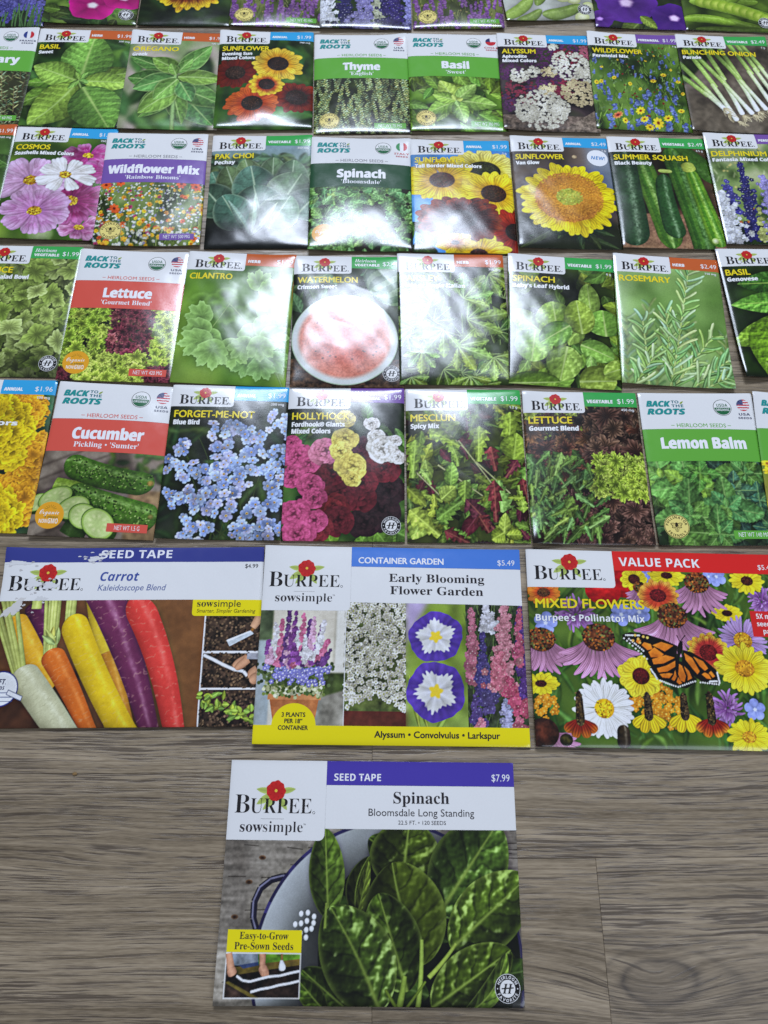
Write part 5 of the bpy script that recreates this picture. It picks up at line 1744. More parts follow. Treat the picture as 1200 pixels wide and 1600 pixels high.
SMALL = (83.4, 117.1)
BIG = (169.3, 125.5)
FULL, LOW = (0, .10, 1, 1), (0, .470, 1, 1)
ARTS = {
    'basil': (a_basil, *SMALL, FULL), 'oregano': (a_oregano, *SMALL, FULL), 'sun_evening': (a_sun_evening, *SMALL, FULL), 'thyme': (a_thyme, *SMALL, LOW),
    'basil_sweet': (a_basil_sweet, *SMALL, LOW), 'alyssum': (a_alyssum, *SMALL, FULL), 'wildflower': (a_wildflower, *SMALL, FULL), 'onion': (a_onion, *SMALL, FULL),
    'rosemary_small': (a_rosemary_small, *SMALL, LOW), 'cosmos': (a_cosmos, *SMALL, FULL), 'wildmix': (a_wildmix, *SMALL, LOW), 'pak': (a_pak, *SMALL, FULL),
    'spin_bloom': (a_spin_bloom, *SMALL, LOW), 'sun_tall': (a_sun_tall, *SMALL, FULL), 'van_glow': (a_van_glow, *SMALL, FULL), 'squash': (a_squash, *SMALL, FULL),
    'delph': (a_delph, *SMALL, FULL), 'herb_dark': (a_herb_dark, *SMALL, FULL), 'lettuce_l': (a_lettuce_l, *SMALL, FULL), 'lettuce_b': (a_lettuce_b, *SMALL, LOW),
    'cilantro': (a_cilantro, *SMALL, FULL), 'melon': (a_melon, *SMALL, FULL), 'parsley': (a_parsley, *SMALL, FULL), 'spin_baby': (a_spin_baby, *SMALL, FULL),
    'rosemary': (a_rosemary, *SMALL, FULL), 'genovese': (a_genovese, *SMALL, FULL), 'marigold': (a_marigold, *SMALL, FULL), 'cucumber': (a_cucumber, *SMALL, LOW),
    'forget': (a_forget, *SMALL, FULL), 'holly': (a_holly, *SMALL, FULL), 'mesclun': (a_mesclun, *SMALL, FULL), 'lettuce_g': (a_lettuce_g, *SMALL, FULL),
    'lemon': (a_lemon, *SMALL, LOW), 'yellow_mix': (a_yellow_mix, *SMALL, LOW), 'lavender': (a_lavender, *SMALL, LOW), 'petunia': (a_petunia, *SMALL, FULL),
    'sun_red': (a_sun_red, *SMALL, FULL), 'delph_top': (a_delph_top, *SMALL, FULL), 'blue_spikes': (a_blue_spikes, *SMALL, FULL), 'beans': (a_beans, *SMALL, FULL),
    'glory': (a_glory, *SMALL, FULL), 'peas': (a_peas, *SMALL, FULL),
    'carrot': (a_carrot, 169.3, 114.65, (0, .305, 1, 1)), 'container': (a_container, *BIG, (0, .285, 1, .915)), 'value': (a_value, *BIG, (0, .08, 1, 1)), 'bigspin': (a_bigspin, *BIG, (0, .285, 1, 1)),
}


# ------------------------------------------------------------------ lettering
TXT = bpy.data.curves.new('lettering_source', 'FONT')
TXT.resolution_u = 3
TXT_OBJ = bpy.data.objects.new('lettering_source', TXT)
COL.objects.link(TXT_OBJ)
ALPHA = {'heavy': (0x1D5D4, 0x1D5EE, 0x1D7EC), 'heavyi': (0x1D63C, 0x1D656, 0x1D7EC), 'bold': (0x1D5D4, 0x1D5EE, 0x1D7EC), 'bi': (0x1D63C, 0x1D656, 0x1D7EC), 'serif': (0x1D400, 0x1D41A, 0x1D7CE), 'thin': (0x1D400, 0x1D41A, 0x1D7CE), 'mid': (0x1D400, 0x1D41A, 0x1D7CE), 'script': (0x1D4D0, 0x1D4EA, 0x1D7EC), 'si': (0x1D468, 0x1D482, 0x1D7CE)}
TCACHE = {}


def glyphs(s, style):
    """outline mesh of a string, cap height 1, left edge at x = 0: (verts, faces, width)"""
    key = (s, style)
    if key in TCACHE:
        return TCACHE[key]
    t = s
    if style in ALPHA:
        U, Lc, D = ALPHA[style]
        t = ''.join(chr(U + ord(c) - 65) if 'A' <= c <= 'Z' else chr(Lc + ord(c) - 97) if 'a' <= c <= 'z' else chr(D + ord(c) - 48) if c.isdigit() else c for c in s)
    TXT.body = t
    TXT.offset = -0.010 if style == 'thin' else (-0.003 if style == 'mid' else 0.0)
    dg = bpy.context.evaluated_depsgraph_get()
    ev = TXT_OBJ.evaluated_get(dg)
    me = ev.to_mesh()
    bm = bmesh.new()
    bm.from_mesh(me)
    ev.to_mesh_clear()
    bmesh.ops.triangulate(bm, faces=bm.faces[:])
    for _ in range(2):
        es = [e for e in bm.edges if e.calc_length() > 0.34]
        if es:
            bmesh.ops.subdivide_edges(bm, edges=es, cuts=1)
            bmesh.ops.triangulate(bm, faces=bm.faces[:])
    bm.verts.index_update()
    v = np.array([q.co[:2] for q in bm.verts], np.float64).reshape(-1, 2)
    f = [[q.index for q in fc.verts] for fc in bm.faces]
    bm.free()
    if len(v) == 0:
        v = np.zeros((1, 2))
    cap = CAP.get(style)
    if cap is None and s != 'H':
        glyphs('H', style)
        cap = CAP[style]
    if s == 'H' and cap is None:
        cap = v[:, 1].max()
        CAP[style] = cap
    x0 = v[:, 0].min()
    v = (v - (x0, 0)) / cap
    TCACHE[key] = (v, f, v[:, 0].max())
    return TCACHE[key]


CAP = {}
FAUX = {'regb': .075, 'heavy': .10, 'heavyi': .14}


# ------------------------------------------------------------------ paper geometry
class Packet:
    """w, h in mm; local axes x right, y up the packet, origin at its centre on the floor"""

    def __init__(self, root, w, h, seed, bulge=1.5, crumple=0.0, lift=(0, 0, 0, 0), edge=1.0, lips=(.5, .5, .6, 1.0), lumps=4):
        self.root, self.w, self.h, self.edge, self.lift, self.bulge = root, w, h, edge, lift, bulge
        r = np.random.default_rng(seed)
        self.lips = lips
        self.bx, self.by = r.uniform(-.15, .15), r.uniform(-.2, .05)
        self.lumps = [(r.uniform(-.55, .55), r.uniform(-.7, .45), r.uniform(.16, .36), r.uniform(-.25, .6) * bulge * .30) for _ in range(lumps)]
        self.folds = []
        n = int(4 + 9 * crumple)
        for _ in range(n):
            self.folds.append((r.uniform(-.7, .7) * w / 2, r.uniform(-.8, .7) * h / 2, r.uniform(0, math.pi), r.uniform(12, 42), r.uniform(3.2, 8.0), r.uniform(-1, 1) * (.07 + .20 * crumple)))
        for _ in range(int(16 * crumple)):
            self.folds.append((r.uniform(-.8, .8) * w / 2, r.uniform(-.8, .75) * h / 2, r.uniform(0, math.pi), r.uniform(6, 22), r.uniform(1.6, 2.6), r.uniform(-1, 1) * (.04 + .09 * crumple)))
        self.corner = [max(0.0, r.normal(.2, .9)) for _ in range(4)]
        self.ph = r.uniform(0, 6.28, 6)
        self.crumple = crumple

    def z(self, x, y):
        x, y = np.asarray(x, float), np.asarray(y, float)
        U, V = np.clip(2 * x / self.w, -1, 1), np.clip(2 * y / self.h, -1, 1)
        u2, v2 = np.clip(U - self.bx * (1 - U * U), -1, 1), np.clip(V - self.by * (1 - V * V), -1, 1)
        dome = (1 - np.abs(u2) ** 2.3) * (1 - np.abs(v2) ** 2.6)
        z = self.edge + self.bulge * dome
        fade = ss(0, .30, 1 - np.abs(U)) * ss(0, .25, 1 - np.abs(V))
        for a, b, s, k in self.lumps:
            z = z + k * fade * np.exp(-((U - a) ** 2 + ((V - b) * 1.3) ** 2) / (2 * s * s))
        for a, b, t, L, wd, k in self.folds:
            p, q = (x - a) * math.cos(t) + (y - b) * math.sin(t), -(x - a) * math.sin(t) + (y - b) * math.cos(t)
            q = q + .012 * p * p / 4
            z = z + k * fade * np.exp(-(p / L) ** 2) * np.exp(-np.sqrt((q / wd) ** 2 + .15))
        z = z + (.03 + .06 * self.crumple) * fade * (np.sin(x * .21 + self.ph[0] + .8 * np.sin(y * .13 + self.ph[1])) * np.sin(y * .17 + self.ph[2]) + .5 * np.sin(x * .37 + y * .23 + self.ph[3]))
        dl, dr, dt, db = self.w / 2 + x, self.w / 2 - x, self.h / 2 - y, self.h / 2 + y
        for d, k, s in ((dl, self.lips[0], 1.1), (dr, self.lips[1], 1.1), (dt, self.lips[2], 1.3), (db, self.lips[3], 2.0)):
            z = z - k * np.exp(-np.clip(d, 0, None) / s)
        z = z + .10 * np.sin(x * .09 + self.ph[4]) * (1 - fade)
        return z + self.under(x, y)

    def under(self, x, y):
        """how far a resting edge is held up by the neighbour it overlaps: left, right, top, bottom"""
        U, V = np.clip(np.asarray(x) / self.w + .5, 0, 1), np.clip(np.asarray(y) / self.h + .5, 0, 1)
        L, R, T, B = self.lift
        z = L * (1 - U) ** 1.6 + R * U ** 1.6 + T * V ** 3 + B * (1 - V) ** 2
        for k, (a, b) in zip(self.corner, ((0, 0), (1, 0), (1, 1), (0, 1))):
            d = np.hypot((U - a) * self.w, (V - b) * self.h)
            z = z + k * np.exp(-(d / 15.0) ** 1.5)
        return z

    def xy(self, u, v):
        return (np.asarray(u) - .5) * self.w, (.5 - np.asarray(v)) * self.h


def ink_gain(c, g=np.array((1.68, 1.58, 1.30))):
    """printed colours are noted as they look in soft room light; this gives the ink's own reflectance"""
    x = np.where(c <= .04045, c / 12.92, ((c + .055) / 1.055) ** 2.4)
    x = x * g / (1 + (g - 1) * x)
    return np.where(x <= .0031308, x * 12.92, 1.055 * x ** (1 / 2.4) - .055)


class Sheet:
    """printed shapes lying on a packet's surface; one mesh"""

    def __init__(self, pk):
        self.pk, self.v, self.c, self.f, self.n = pk, [], [], [], 0

    def add(self, x, y, faces, col, dz):
        x, y = np.asarray(x, float).ravel(), np.asarray(y, float).ravel()
        col = np.asarray(col, float)
        if col.ndim == 1:
            col = np.repeat(col[None], len(x), 0)
        self.v.append(np.stack([x, y, self.pk.z(x, y) + dz], 1))
        self.c.append(col)
        if not isinstance(faces, np.ndarray):
            same = len({len(q) for q in faces}) == 1
            faces = np.array(faces, np.int64) if same else np.array([list(q) for q in faces], object)
        self.f.append((faces, self.n))
        self.n += len(x)

    def grid(self, u0, v0, u1, v1, col, dz, cell=.9, shape=None, corner=None, nxy=None):
        """rectangle; col one colour or an array (ny, nx, 3); corner = (which, radius mm) rounds a corner"""
        pk = self.pk
        nx, ny = nxy or (max(2, int((u1 - u0) * pk.w / cell) + 2), max(2, int((v1 - v0) * pk.h / cell) + 2))
        U, V = np.meshgrid(np.linspace(u0, u1, nx), np.linspace(v0, v1, ny))
        x, y = pk.xy(U, V)
        x, y = x.ravel().copy(), y.ravel().copy()
        for wh, r in (corner or []):
            cx = pk.xy(u1, 0)[0] - r if 'r' in wh else pk.xy(u0, 0)[0] + r
            cy = pk.xy(0, v1)[1] + r if 'b' in wh else pk.xy(0, v0)[1] - r
            sx, sy = (1 if 'r' in wh else -1), (-1 if 'b' in wh else 1)
            a, b = (x - cx) * sx, (y - cy) * sy
            m = (a > 0) & (b > 0)
            # square to disc, so that the grid follows the arc
            mx, hy = np.maximum(a, b), np.hypot(a, b) + 1e-9
            k = np.where(m, mx / hy, 1)
            x, y = np.where(m, cx + sx * a * k, x), np.where(m, cy + sy * b * k, y)
        i = np.arange(nx * ny).reshape(ny, nx)
        f = np.stack([i[1:, :-1].ravel(), i[1:, 1:].ravel(), i[:-1, 1:].ravel(), i[:-1, :-1].ravel()], 1)
        c = np.asarray(col, float)
        self.add(x, y, f, c.reshape(-1, 3) if c.ndim == 3 else c, dz)

    def fan(self, cx, cy, R, col, dz, nr=3, nt=36, rad=None, sq=1.0, rot=0.0, cf=None, r0=0.0):
        """disc, ring or lobed shape in mm; cf(r, th, x, y) gives each cell its own colour"""
        th = np.linspace(0, 2 * math.pi, nt, endpoint=False)
        rr = np.linspace(r0, 1, nr + 1)
        Rt = np.ones(nt) if rad is None else rad(th)
        X = rr[:, None] * Rt[None] * R * np.cos(th)
        Y = rr[:, None] * Rt[None] * R * np.sin(th) * sq
        c, s = math.cos(rot), math.sin(rot)
        X, Y = cx + X * c - Y * s, cy + X * s + Y * c
        i = np.arange((nr + 1) * nt).reshape(nr + 1, nt)
        a, b = i[:-1], np.roll(i[:-1], -1, 1)
        d, e = i[1:], np.roll(i[1:], -1, 1)
        f = np.stack([a.ravel(), d.ravel(), e.ravel(), b.ravel()], 1)
        if cf is None:
            self.add(X, Y, f, col, dz)
            return
        rc, tcn = np.repeat((rr[:-1] + rr[1:]) / 2, nt), np.tile(th + math.pi / nt, nr)
        xf, yf = X.ravel()[f].mean(1) - cx, Y.ravel()[f].mean(1) - cy
        cols = np.array([cf(p, q, x_ / R, y_ / R) for p, q, x_, y_ in zip(rc, tcn, xf, yf)])
        self.add(X.ravel()[f].ravel(), Y.ravel()[f].ravel(), np.arange(len(f) * 4).reshape(-1, 4), np.repeat(cols, 4, 0), dz)

    def leafshape(self, x0, y0, x1, y1, wd, col, dz, n=8):
        t = np.linspace(0, 1, n)
        p = np.sin(np.pi * t ** .85) ** .8 * wd / 2
        dx, dy = x1 - x0, y1 - y0
        L = math.hypot(dx, dy)
        nx_, ny_ = -dy / L, dx / L
        X = np.concatenate([x0 + dx * t + nx_ * p, x0 + dx * t, x0 + dx * t - nx_ * p])
        Y = np.concatenate([y0 + dy * t + ny_ * p, y0 + dy * t, y0 + dy * t - ny_ * p])
        k = np.arange(n - 1)
        f = np.concatenate([np.stack([k, k + n, k + n + 1, k + 1], 1), np.stack([k + n, k + 2 * n, k + 2 * n + 1, k + n + 1], 1)])
        c = np.repeat(np.array([col, np.array(col) * .78, np.array(col) * .95]), n, 0)
        self.add(X, Y, f, c, dz)

    def poly(self, pts, col, dz):
        """small filled outline (u, v), fan from its middle"""
        P = np.array([self.pk.xy(*p) for p in pts])
        m = P.mean(0)
        P2 = np.concatenate([P, (P + m) / 2, m[None]])
        n = len(P)
        f = [[i, (i + 1) % n, n + (i + 1) % n, n + i] for i in range(n)]
        g = [[n + i, n + (i + 1) % n, 2 * n] for i in range(n)]
        self.add(P2[:, 0], P2[:, 1], f + g, col, dz)

    def text(self, s, style, u0, u1, vb, cap, col, dz=.205, align='l', shear=0.0):
        """baseline vb, cap height in mm; both u0 and u1: stretched to fit, else natural width"""
        v, f, wd = glyphs(s, style)
        x, y = v[:, 0] * cap, v[:, 1] * cap
        X0 = self.pk.xy(u0 if u0 is not None else u1, vb)
        if u0 is not None and u1 is not None and align == 'l':
            x = x * ((u1 - u0) * self.pk.w / max(wd * cap, 1e-6))
            ox = X0[0]
        elif align == 'c':
            ox = self.pk.xy(u0, 0)[0] - wd * cap / 2
        elif u0 is not None:
            ox = X0[0]
        else:
            ox = X0[0] - wd * cap
        self.add(ox + x + y * shear, X0[1] + y, f, col, dz)
        if style in FAUX:
            # heavier weight: the same letters again, a hair to the side
            for q, (a, b) in enumerate(((.5, .35), (-.5, -.35), (.5, -.35))):
                k = FAUX[style] * cap
                self.add(ox + x + y * shear + a * k, X0[1] + y + b * k, f, col, dz + .006 * (q + 1))

    def arc_text(self, s, style, cx, cy, R, mid, cap, col, dz, flip=False, spread=1.12):
        ws = [glyphs(ch, style)[2] * cap if ch != ' ' else cap * .4 for ch in s]
        tot = sum(ws) * spread + cap * .12 * len(s)
        a = mid + (tot / 2 / R if not flip else -tot / 2 / R)
        for ch, wd in zip(s, ws):
            step = (wd * spread + cap * .12) / R
            am = a - step / 2 if not flip else a + step / 2
            if ch != ' ':
                v, f, w_ = glyphs(ch, style)
                x, y = (v[:, 0] - w_ / 2) * cap, v[:, 1] * cap
                t = am - math.pi / 2 if not flip else am + math.pi / 2
                r = R if not flip else R + cap
                bx, by = cx + r * math.cos(am), cy + r * math.sin(am)
                self.add(bx + x * math.cos(t) - y * math.sin(t), by + x * math.sin(t) + y * math.cos(t), f, col, dz)
            a = a - step if not flip else a + step

    def build(self, name, parent, label=None):
        v = np.concatenate(self.v) * MM
        c = ink_gain(np.clip(np.concatenate(self.c), 0, 1))
        loops, starts, totals = [], [], []
        k = 0
        for f, o in self.f:
            if f.dtype != object:
                loops.append((f + o).ravel())
                n, m = f.shape
                starts.append(k + np.arange(n) * m)
                totals.append(np.full(n, m))
                k += n * m
            else:
                for q in f:
                    loops.append(np.asarray(q) + o)
                    starts.append([k])
                    totals.append([len(q)])
                    k += len(q)
        me = bpy.data.meshes.new(name)
        L, S, T_ = np.concatenate(loops).astype(np.int32), np.concatenate(starts).astype(np.int32), np.concatenate(totals).astype(np.int32)
        me.vertices.add(len(v))
        me.vertices.foreach_set('co', v.astype(np.float32).ravel())
        me.loops.add(len(L))
        me.loops.foreach_set('vertex_index', L)
        me.polygons.add(len(S))
        me.polygons.foreach_set('loop_start', S)
        me.polygons.foreach_set('loop_total', T_)
        me.update(calc_edges=True)
        at = me.color_attributes.new('ink', 'BYTE_COLOR', 'POINT')
        rgba = np.ones((len(v), 4), np.float32)
        rgba[:, :3] = c
        at.data.foreach_set('color_srgb', rgba.ravel())
        me.polygons.foreach_set('use_smooth', np.ones(len(S), bool))
        me.materials.append(PAPER)
        # every face of a flat print looks up
        nz = np.zeros(len(S) * 3, np.float32)
        me.polygons.foreach_get('normal', nz)
        if (nz[2::3] < 0).sum() > len(S) * .5:
            me.flip_normals()
        o = bpy.data.objects.new(name, me)
        COL.objects.link(o)
        o.parent = parent
        if label:
            o['label'] = label
        return o


def thing(name, label, cat, x, y, rot, group=None):
    o = bpy.data.objects.new(name, None)
    o.empty_display_size = .01
    COL.objects.link(o)
    o.location = (x * MM, y * MM, 0)
    o.rotation_euler = (0, 0, math.radians(rot))
    o['label'], o['category'] = label, cat
    if group:
        o['group'] = group
    return o


def envelope(pk, colfn):
    """the closed paper body: top a hair under the print, rim, walls, underside"""
    nx, ny = int(pk.w / 1.3), int(pk.h / 1.3)
    x, y = np.linspace(-pk.w / 2, pk.w / 2, nx), np.linspace(-pk.h / 2, pk.h / 2, ny)
    X, Y = np.meshgrid(x, y)
    Z = pk.z(X, Y)
    Z[1:-1, 1:-1] -= .16
    i = np.arange(nx * ny).reshape(ny, nx)
    top = np.stack([i[:-1, :-1].ravel(), i[:-1, 1:].ravel(), i[1:, 1:].ravel(), i[1:, :-1].ravel()], 1)
    ring = np.concatenate([i[0, :-1], i[:-1, -1], i[-1, :0:-1], i[:0:-1, 0]])
    rx, ry, rz = X.ravel()[ring], Y.ravel()[ring], Z.ravel()[ring]
    k = np.array([(.06, 0.0), (.16, .45), (-.5, 1.0)])
    V = [np.stack([X.ravel(), Y.ravel(), Z.ravel()], 1)]
    base = .12 + pk.under(rx, ry)
    rr = [ring]
    n0 = nx * ny
    for out, t in k:
        V.append(np.stack([rx + np.sign(rx) * out * (np.abs(rx) > pk.w / 2 - .01), ry + np.sign(ry) * out * (np.abs(ry) > pk.h / 2 - .01), rz * (1 - t) + np.minimum(base, rz - .15) * t], 1))
        rr.append(n0 + np.arange(len(ring)))
        n0 += len(ring)
    F = [top]
    for a, b in zip(rr[:-1], rr[1:]):
        a2, b2 = np.roll(a, -1), np.roll(b, -1)
        F.append(np.stack([a, b, b2, a2], 1))
    s = Sheet(pk)
    V = np.concatenate(V)
    s.v.append(V)
    s.c.append(colfn(V[:, 0] / pk.w + .5, .5 - V[:, 1] / pk.h))
    s.f.append((np.concatenate(F), 0))
    s.f.append((np.array([rr[-1][::-1].tolist()], dtype=np.int64), 0))
    s.n = len(V)
    return s.build('envelope', pk.root)


WHITE = (.890, .890, .895)
INK = (.10, .095, .11)
YEL = (.94, .82, .12)


def photo_print(pk, art, res, seed, gain=1.0):
    fn, w, h, reg = ARTS[art]
    C = Canvas(w, h, res, reg, seed)
    fn(C)
    a = C.finish(gain=gain)
    s = Sheet(pk)
    s.grid(reg[0], reg[1], reg[2], reg[3], a, .04, nxy=(C.nx, C.ny))
    s.build('photo_print', pk.root)

    def colfn(u, v):
        i = np.clip(((u - reg[0]) / (reg[2] - reg[0]) * (C.nx - 1)).astype(int), 0, C.nx - 1)
        j = np.clip(((v - reg[1]) / (reg[3] - reg[1]) * (C.ny - 1)).astype(int), 0, C.ny - 1)
        c = blur(a, 2.0)[j, i] * .9
        c[v < reg[1]] = WHITE
        return c
    return colfn


def emblem(pk, parent, u, v, r, detail=True):
    """red zinnia with pale leaves above the maker's name"""
    s = Sheet(pk)
    x, y = pk.xy(u, v)
    g = (.70, .80, .40)
    for a, b, w in (((-.4, -.1), (-2.1, .15), .62), ((.4, -.1), (2.1, .2), .62), ((-.3, -.3), (-2.0, -1.35), .75), ((-.1, -.6), (-1.3, -1.9), .6), ((.3, -.5), (1.25, -1.9), .62)):
        s.leafshape(x + a[0] * r, y + a[1] * r, x + b[0] * r, y + b[1] * r, w * r, g, .165)
    rad = lambda th: 1 + .05 * np.cos(9 * th) + .03 * np.cos(4 * th + 1)

    def cf(rr, th, a, b):
        k = .80 + .22 * rr - .16 * (abs(math.sin(th * 4.5 + 3 * rr)) < .25)
        return np.array((.76, .12, .13)) * k
    s.fan(x, y, r, (.7, .1, .1), .25, nr=5 if detail else 3, nt=36 if detail else 18, rad=rad, cf=cf)
    s.fan(x, y, r * .16, (.90, .72, .25), .29, nr=1, nt=10)
    s.build('flower_emblem', parent)


def badge_h(pk, u, v, r):
    s = Sheet(pk)
    x, y = pk.xy(u, v)
    s.fan(x, y, r, (.92, .92, .92), .10, nr=3)
    s.fan(x, y, r * .96, (.07, .07, .08), .13, nr=3)
    s.fan(x, y, r * .60, (.90, .90, .90), .16, nr=3)
    b = s.build('heirloom_badge', pk.root)
    t = Sheet(pk)
    t.arc_text('HEIRLOOM', 'bold', x, y, r * .68, math.pi / 2, r * .21, (.92, .92, .92), .19)
    t.arc_text('FAVORITE', 'bold', x, y, r * .68, -math.pi / 2, r * .21, (.92, .92, .92), .19, flip=True)
    for k in (-1, 1):
        t.fan(x + k * r * .79, y, r * .05, (.92, .92, .92), .19, nr=1, nt=8)
    vv, f, wd = glyphs('H', 'si')
    c = r * .66
    t.add(x + (vv[:, 0] - wd / 2) * c, y + (vv[:, 1] - .5) * c, f, (.08, .08, .09), .22)
    t.add(*np.array([(x - r * .48, y - r * .04), (x + r * .48, y + .02 * r), (x + r * .48, y + r * .10), (x - r * .48, y + r * .04)]).T, [[0, 1, 2, 3]], (.08, .08, .09), .23)
    t.build('badge_lettering', b)


def badge_bee(pk, u, v, r):
    s = Sheet(pk)
    x, y = pk.xy(u, v)
    cr, k = (.93, .83, .47), (.14, .11, .07)
    s.fan(x, y, r, cr, .10, nr=4)
    s.fan(x, y, r * .97, k, .13, nr=1, r0=.955)
    b = s.build('pollinator_badge', pk.root)
    t = Sheet(pk)
    t.arc_text('POLLINATOR', 'bold', x, y, r * .66, math.pi / 2, r * .20, k, .17)
    t.arc_text('FRIENDLY', 'bold', x, y, r * .66, -math.pi / 2, r * .20, k, .17, flip=True)
    t.build('badge_lettering', b)
    q = Sheet(pk)
    for sx in (-1, 1):
        q.leafshape(x + sx * r * .06, y + r * .06, x + sx * r * .48, y + r * .26, r * .30, k, .15)
        q.leafshape(x + sx * r * .08, y + r * .07, x + sx * r * .43, y + r * .24, r * .20, cr, .18)
        q.leafshape(x + sx * r * .06, y + r * .02, x + sx * r * .40, y - r * .10, r * .24, k, .15)
        q.leafshape(x + sx * r * .08, y + r * .02, x + sx * r * .36, y - r * .08, r * .15, cr, .18)
    q.fan(x, y + r * .22, r * .11, k, .20, nr=1, nt=12)
    q.fan(x, y + r * .06, r * .13, k, .20, nr=1, nt=12)
    q.fan(x, y - r * .20, r * .16, k, .20, nr=12, nt=20, sq=1.6, cf=lambda rr, th, a, b: cr if (int((b + 3) * 7.5) % 2 and rr < .9) else k)
    q.build('bee_emblem', b)


def badge_organic(pk, u, v, r):
    s = Sheet(pk)
    x, y = pk.xy(u, v)
    s.fan(x, y, r, (.90, .58, .13), .10, nr=4)
    b = s.build('organic_badge', pk.root)
    t = Sheet(pk)
    w = (.96, .94, .90)
    g = (.36, .34, .10)
    for k in range(7):
        a = math.pi / 2 + (k - 3) * .42
        c, sn = math.cos(a), math.sin(a)
        p = [(x + c * r * q - sn * r * .012 * e, y + r * .40 + sn * r * q * .85 + c * r * .012 * e) for q, e in ((.20, -1), (.44, -1), (.44, 1), (.20, 1))]
        t.add([m[0] for m in p], [m[1] for m in p], [[0, 1, 2, 3]], g, .13)
    U = lambda d: u + d * r / pk.w
    Vv = lambda d: v + d * r / pk.h
    t.text('Organic', 'script', U(-.72), U(.66), Vv(-.06), r * .36, w, .15)
    t.text('is always', 'bi', U(-.36), U(.62), Vv(.20), r * .15, g, .15)
    t.text('NON', 'bold', U(-.66), U(-.10), Vv(.58), r * .28, w, .15)
    t.text('GMO', 'bold', U(-.04), U(.66), Vv(.60), r * .36, w, .15)
    t.build('badge_lettering', b)


def flag_colour(kind):
    R, W, B = (.72, .12, .17), (.92, .92, .93), (.14, .17, .36)

    def usa(r, t, x, y):
        if x < 0.05 and y > .05:
            return B if (int(x * 9) + int(y * 9)) % 2 else (.3, .33, .5)
        return R if int((y + 1) * 4.5) % 2 == 0 else W

    def tri(a, b, c):
        return lambda r, t, x, y: a if x < -.33 else (b if x < .33 else c)
    return {'USA': usa, 'FRANCE': tri((.14, .20, .48), W, R), 'ITALY': tri((.12, .48, .26), W, R), 'CHILE': lambda r, t, x, y: (R if y < 0 else (B if x < -.1 else W))}[kind]


def classic_packet(pk, d, res, seed):
    """white name box top left, coloured category band, full-face picture, yellow title"""
    colfn = photo_print(pk, d['art'], res, seed, d.get('gain', 1.0))
    band = {'HERB': (.73, .32, .16), 'ANNUAL': (.16, .58, .85), 'VEGETABLE': (.19, .60, .29), 'PERENNIAL': (.40, .27, .60)}[d['cat'].split()[-1]]
    ub = .535
    full = colfn

    def edgecol(u, v):
        c = full(u, v)
        c[(v < .105) & (u > ub)] = band
        c[(v < .15) & (u <= ub)] = WHITE
        return c
    envelope(pk, edgecol)
    s = Sheet(pk)
    s.grid(0, 0, ub, .152, WHITE, .10, corner=[('rb', 2.2)])
    box = s.build('name_box', pk.root)
    t = Sheet(pk)
    t.text('B', 'mid', .070, .148, .134, 7.4, INK)
    t.text('URPEE', 'mid', .153, .492, .134, 5.9, INK)
    t.fan(*pk.xy(.503, .130), .45, INK, .18, nr=1, nt=10)
    t.build('maker_lettering', box)
    emblem(pk, box, .285, .056, 4.2, res > 2)
    s = Sheet(pk)
    s.grid(ub + .001, 0, 1, .104, band, .10)
    b = s.build('category_band', pk.root)
    t = Sheet(pk)
    if ' ' in d['cat']:
        t.text('Heirloom', 'si', ub + .03, ub + .23, .052, 3.3, (.95, .95, .95))
        t.text(d['cat'].split()[1], 'heavy', ub + .03, ub + .26, .086, 2.4, (.95, .95, .95))
    else:
        t.text(d['cat'], 'heavy', ub + .025, ub + {4: .135, 6: .185, 9: .25}[len(d['cat'])], .080, 2.7, (.95, .95, .95))
    t.build('category_lettering', b)
    t = Sheet(pk)
    t.text(d['price'], 'reg', None, .975, .081, 3.9, (.95, .95, .95))
    t.build('price_lettering', b)
    t = Sheet(pk)
    if d.get('wt'):
        t.text(d['wt'], 'bold', None, .965, .133, 1.9, (.92, .92, .92))
        t.build('weight_lettering', pk.root)
        t = Sheet(pk)
    if d.get('title'):
        u1 = d.get('tw')
        t.text(d['title'], 'heavy' if 0 else 'regb', .04, u1, .226, 5.4, YEL, .13)
        t.build('title_lettering', pk.root)
        t = Sheet(pk)
    for k, q in enumerate(d.get('subs', [])):
        t = Sheet(pk)
        t.text(q[0], 'heavy', .04, q[1], .275 + .046 * k, 3.6, (.95, .95, .95), .13)
        t.build('variety_lettering', pk.root)
    if d.get('badge'):
        badge_h(pk, .890, .905, 6.6)
    if d.get('new'):
        s = Sheet(pk)
        x, y = pk.xy(.868, .200)
        s.fan(x, y, 9.0, (.93, .94, .96), .10, nr=4)
        o = s.build('round_sticker', pk.root)
        t = Sheet(pk)
        t.text('NEW!', 'bi', .80, .945, .215, 3.6, (.15, .45, .75), .16)
        t.build('sticker_lettering', o)


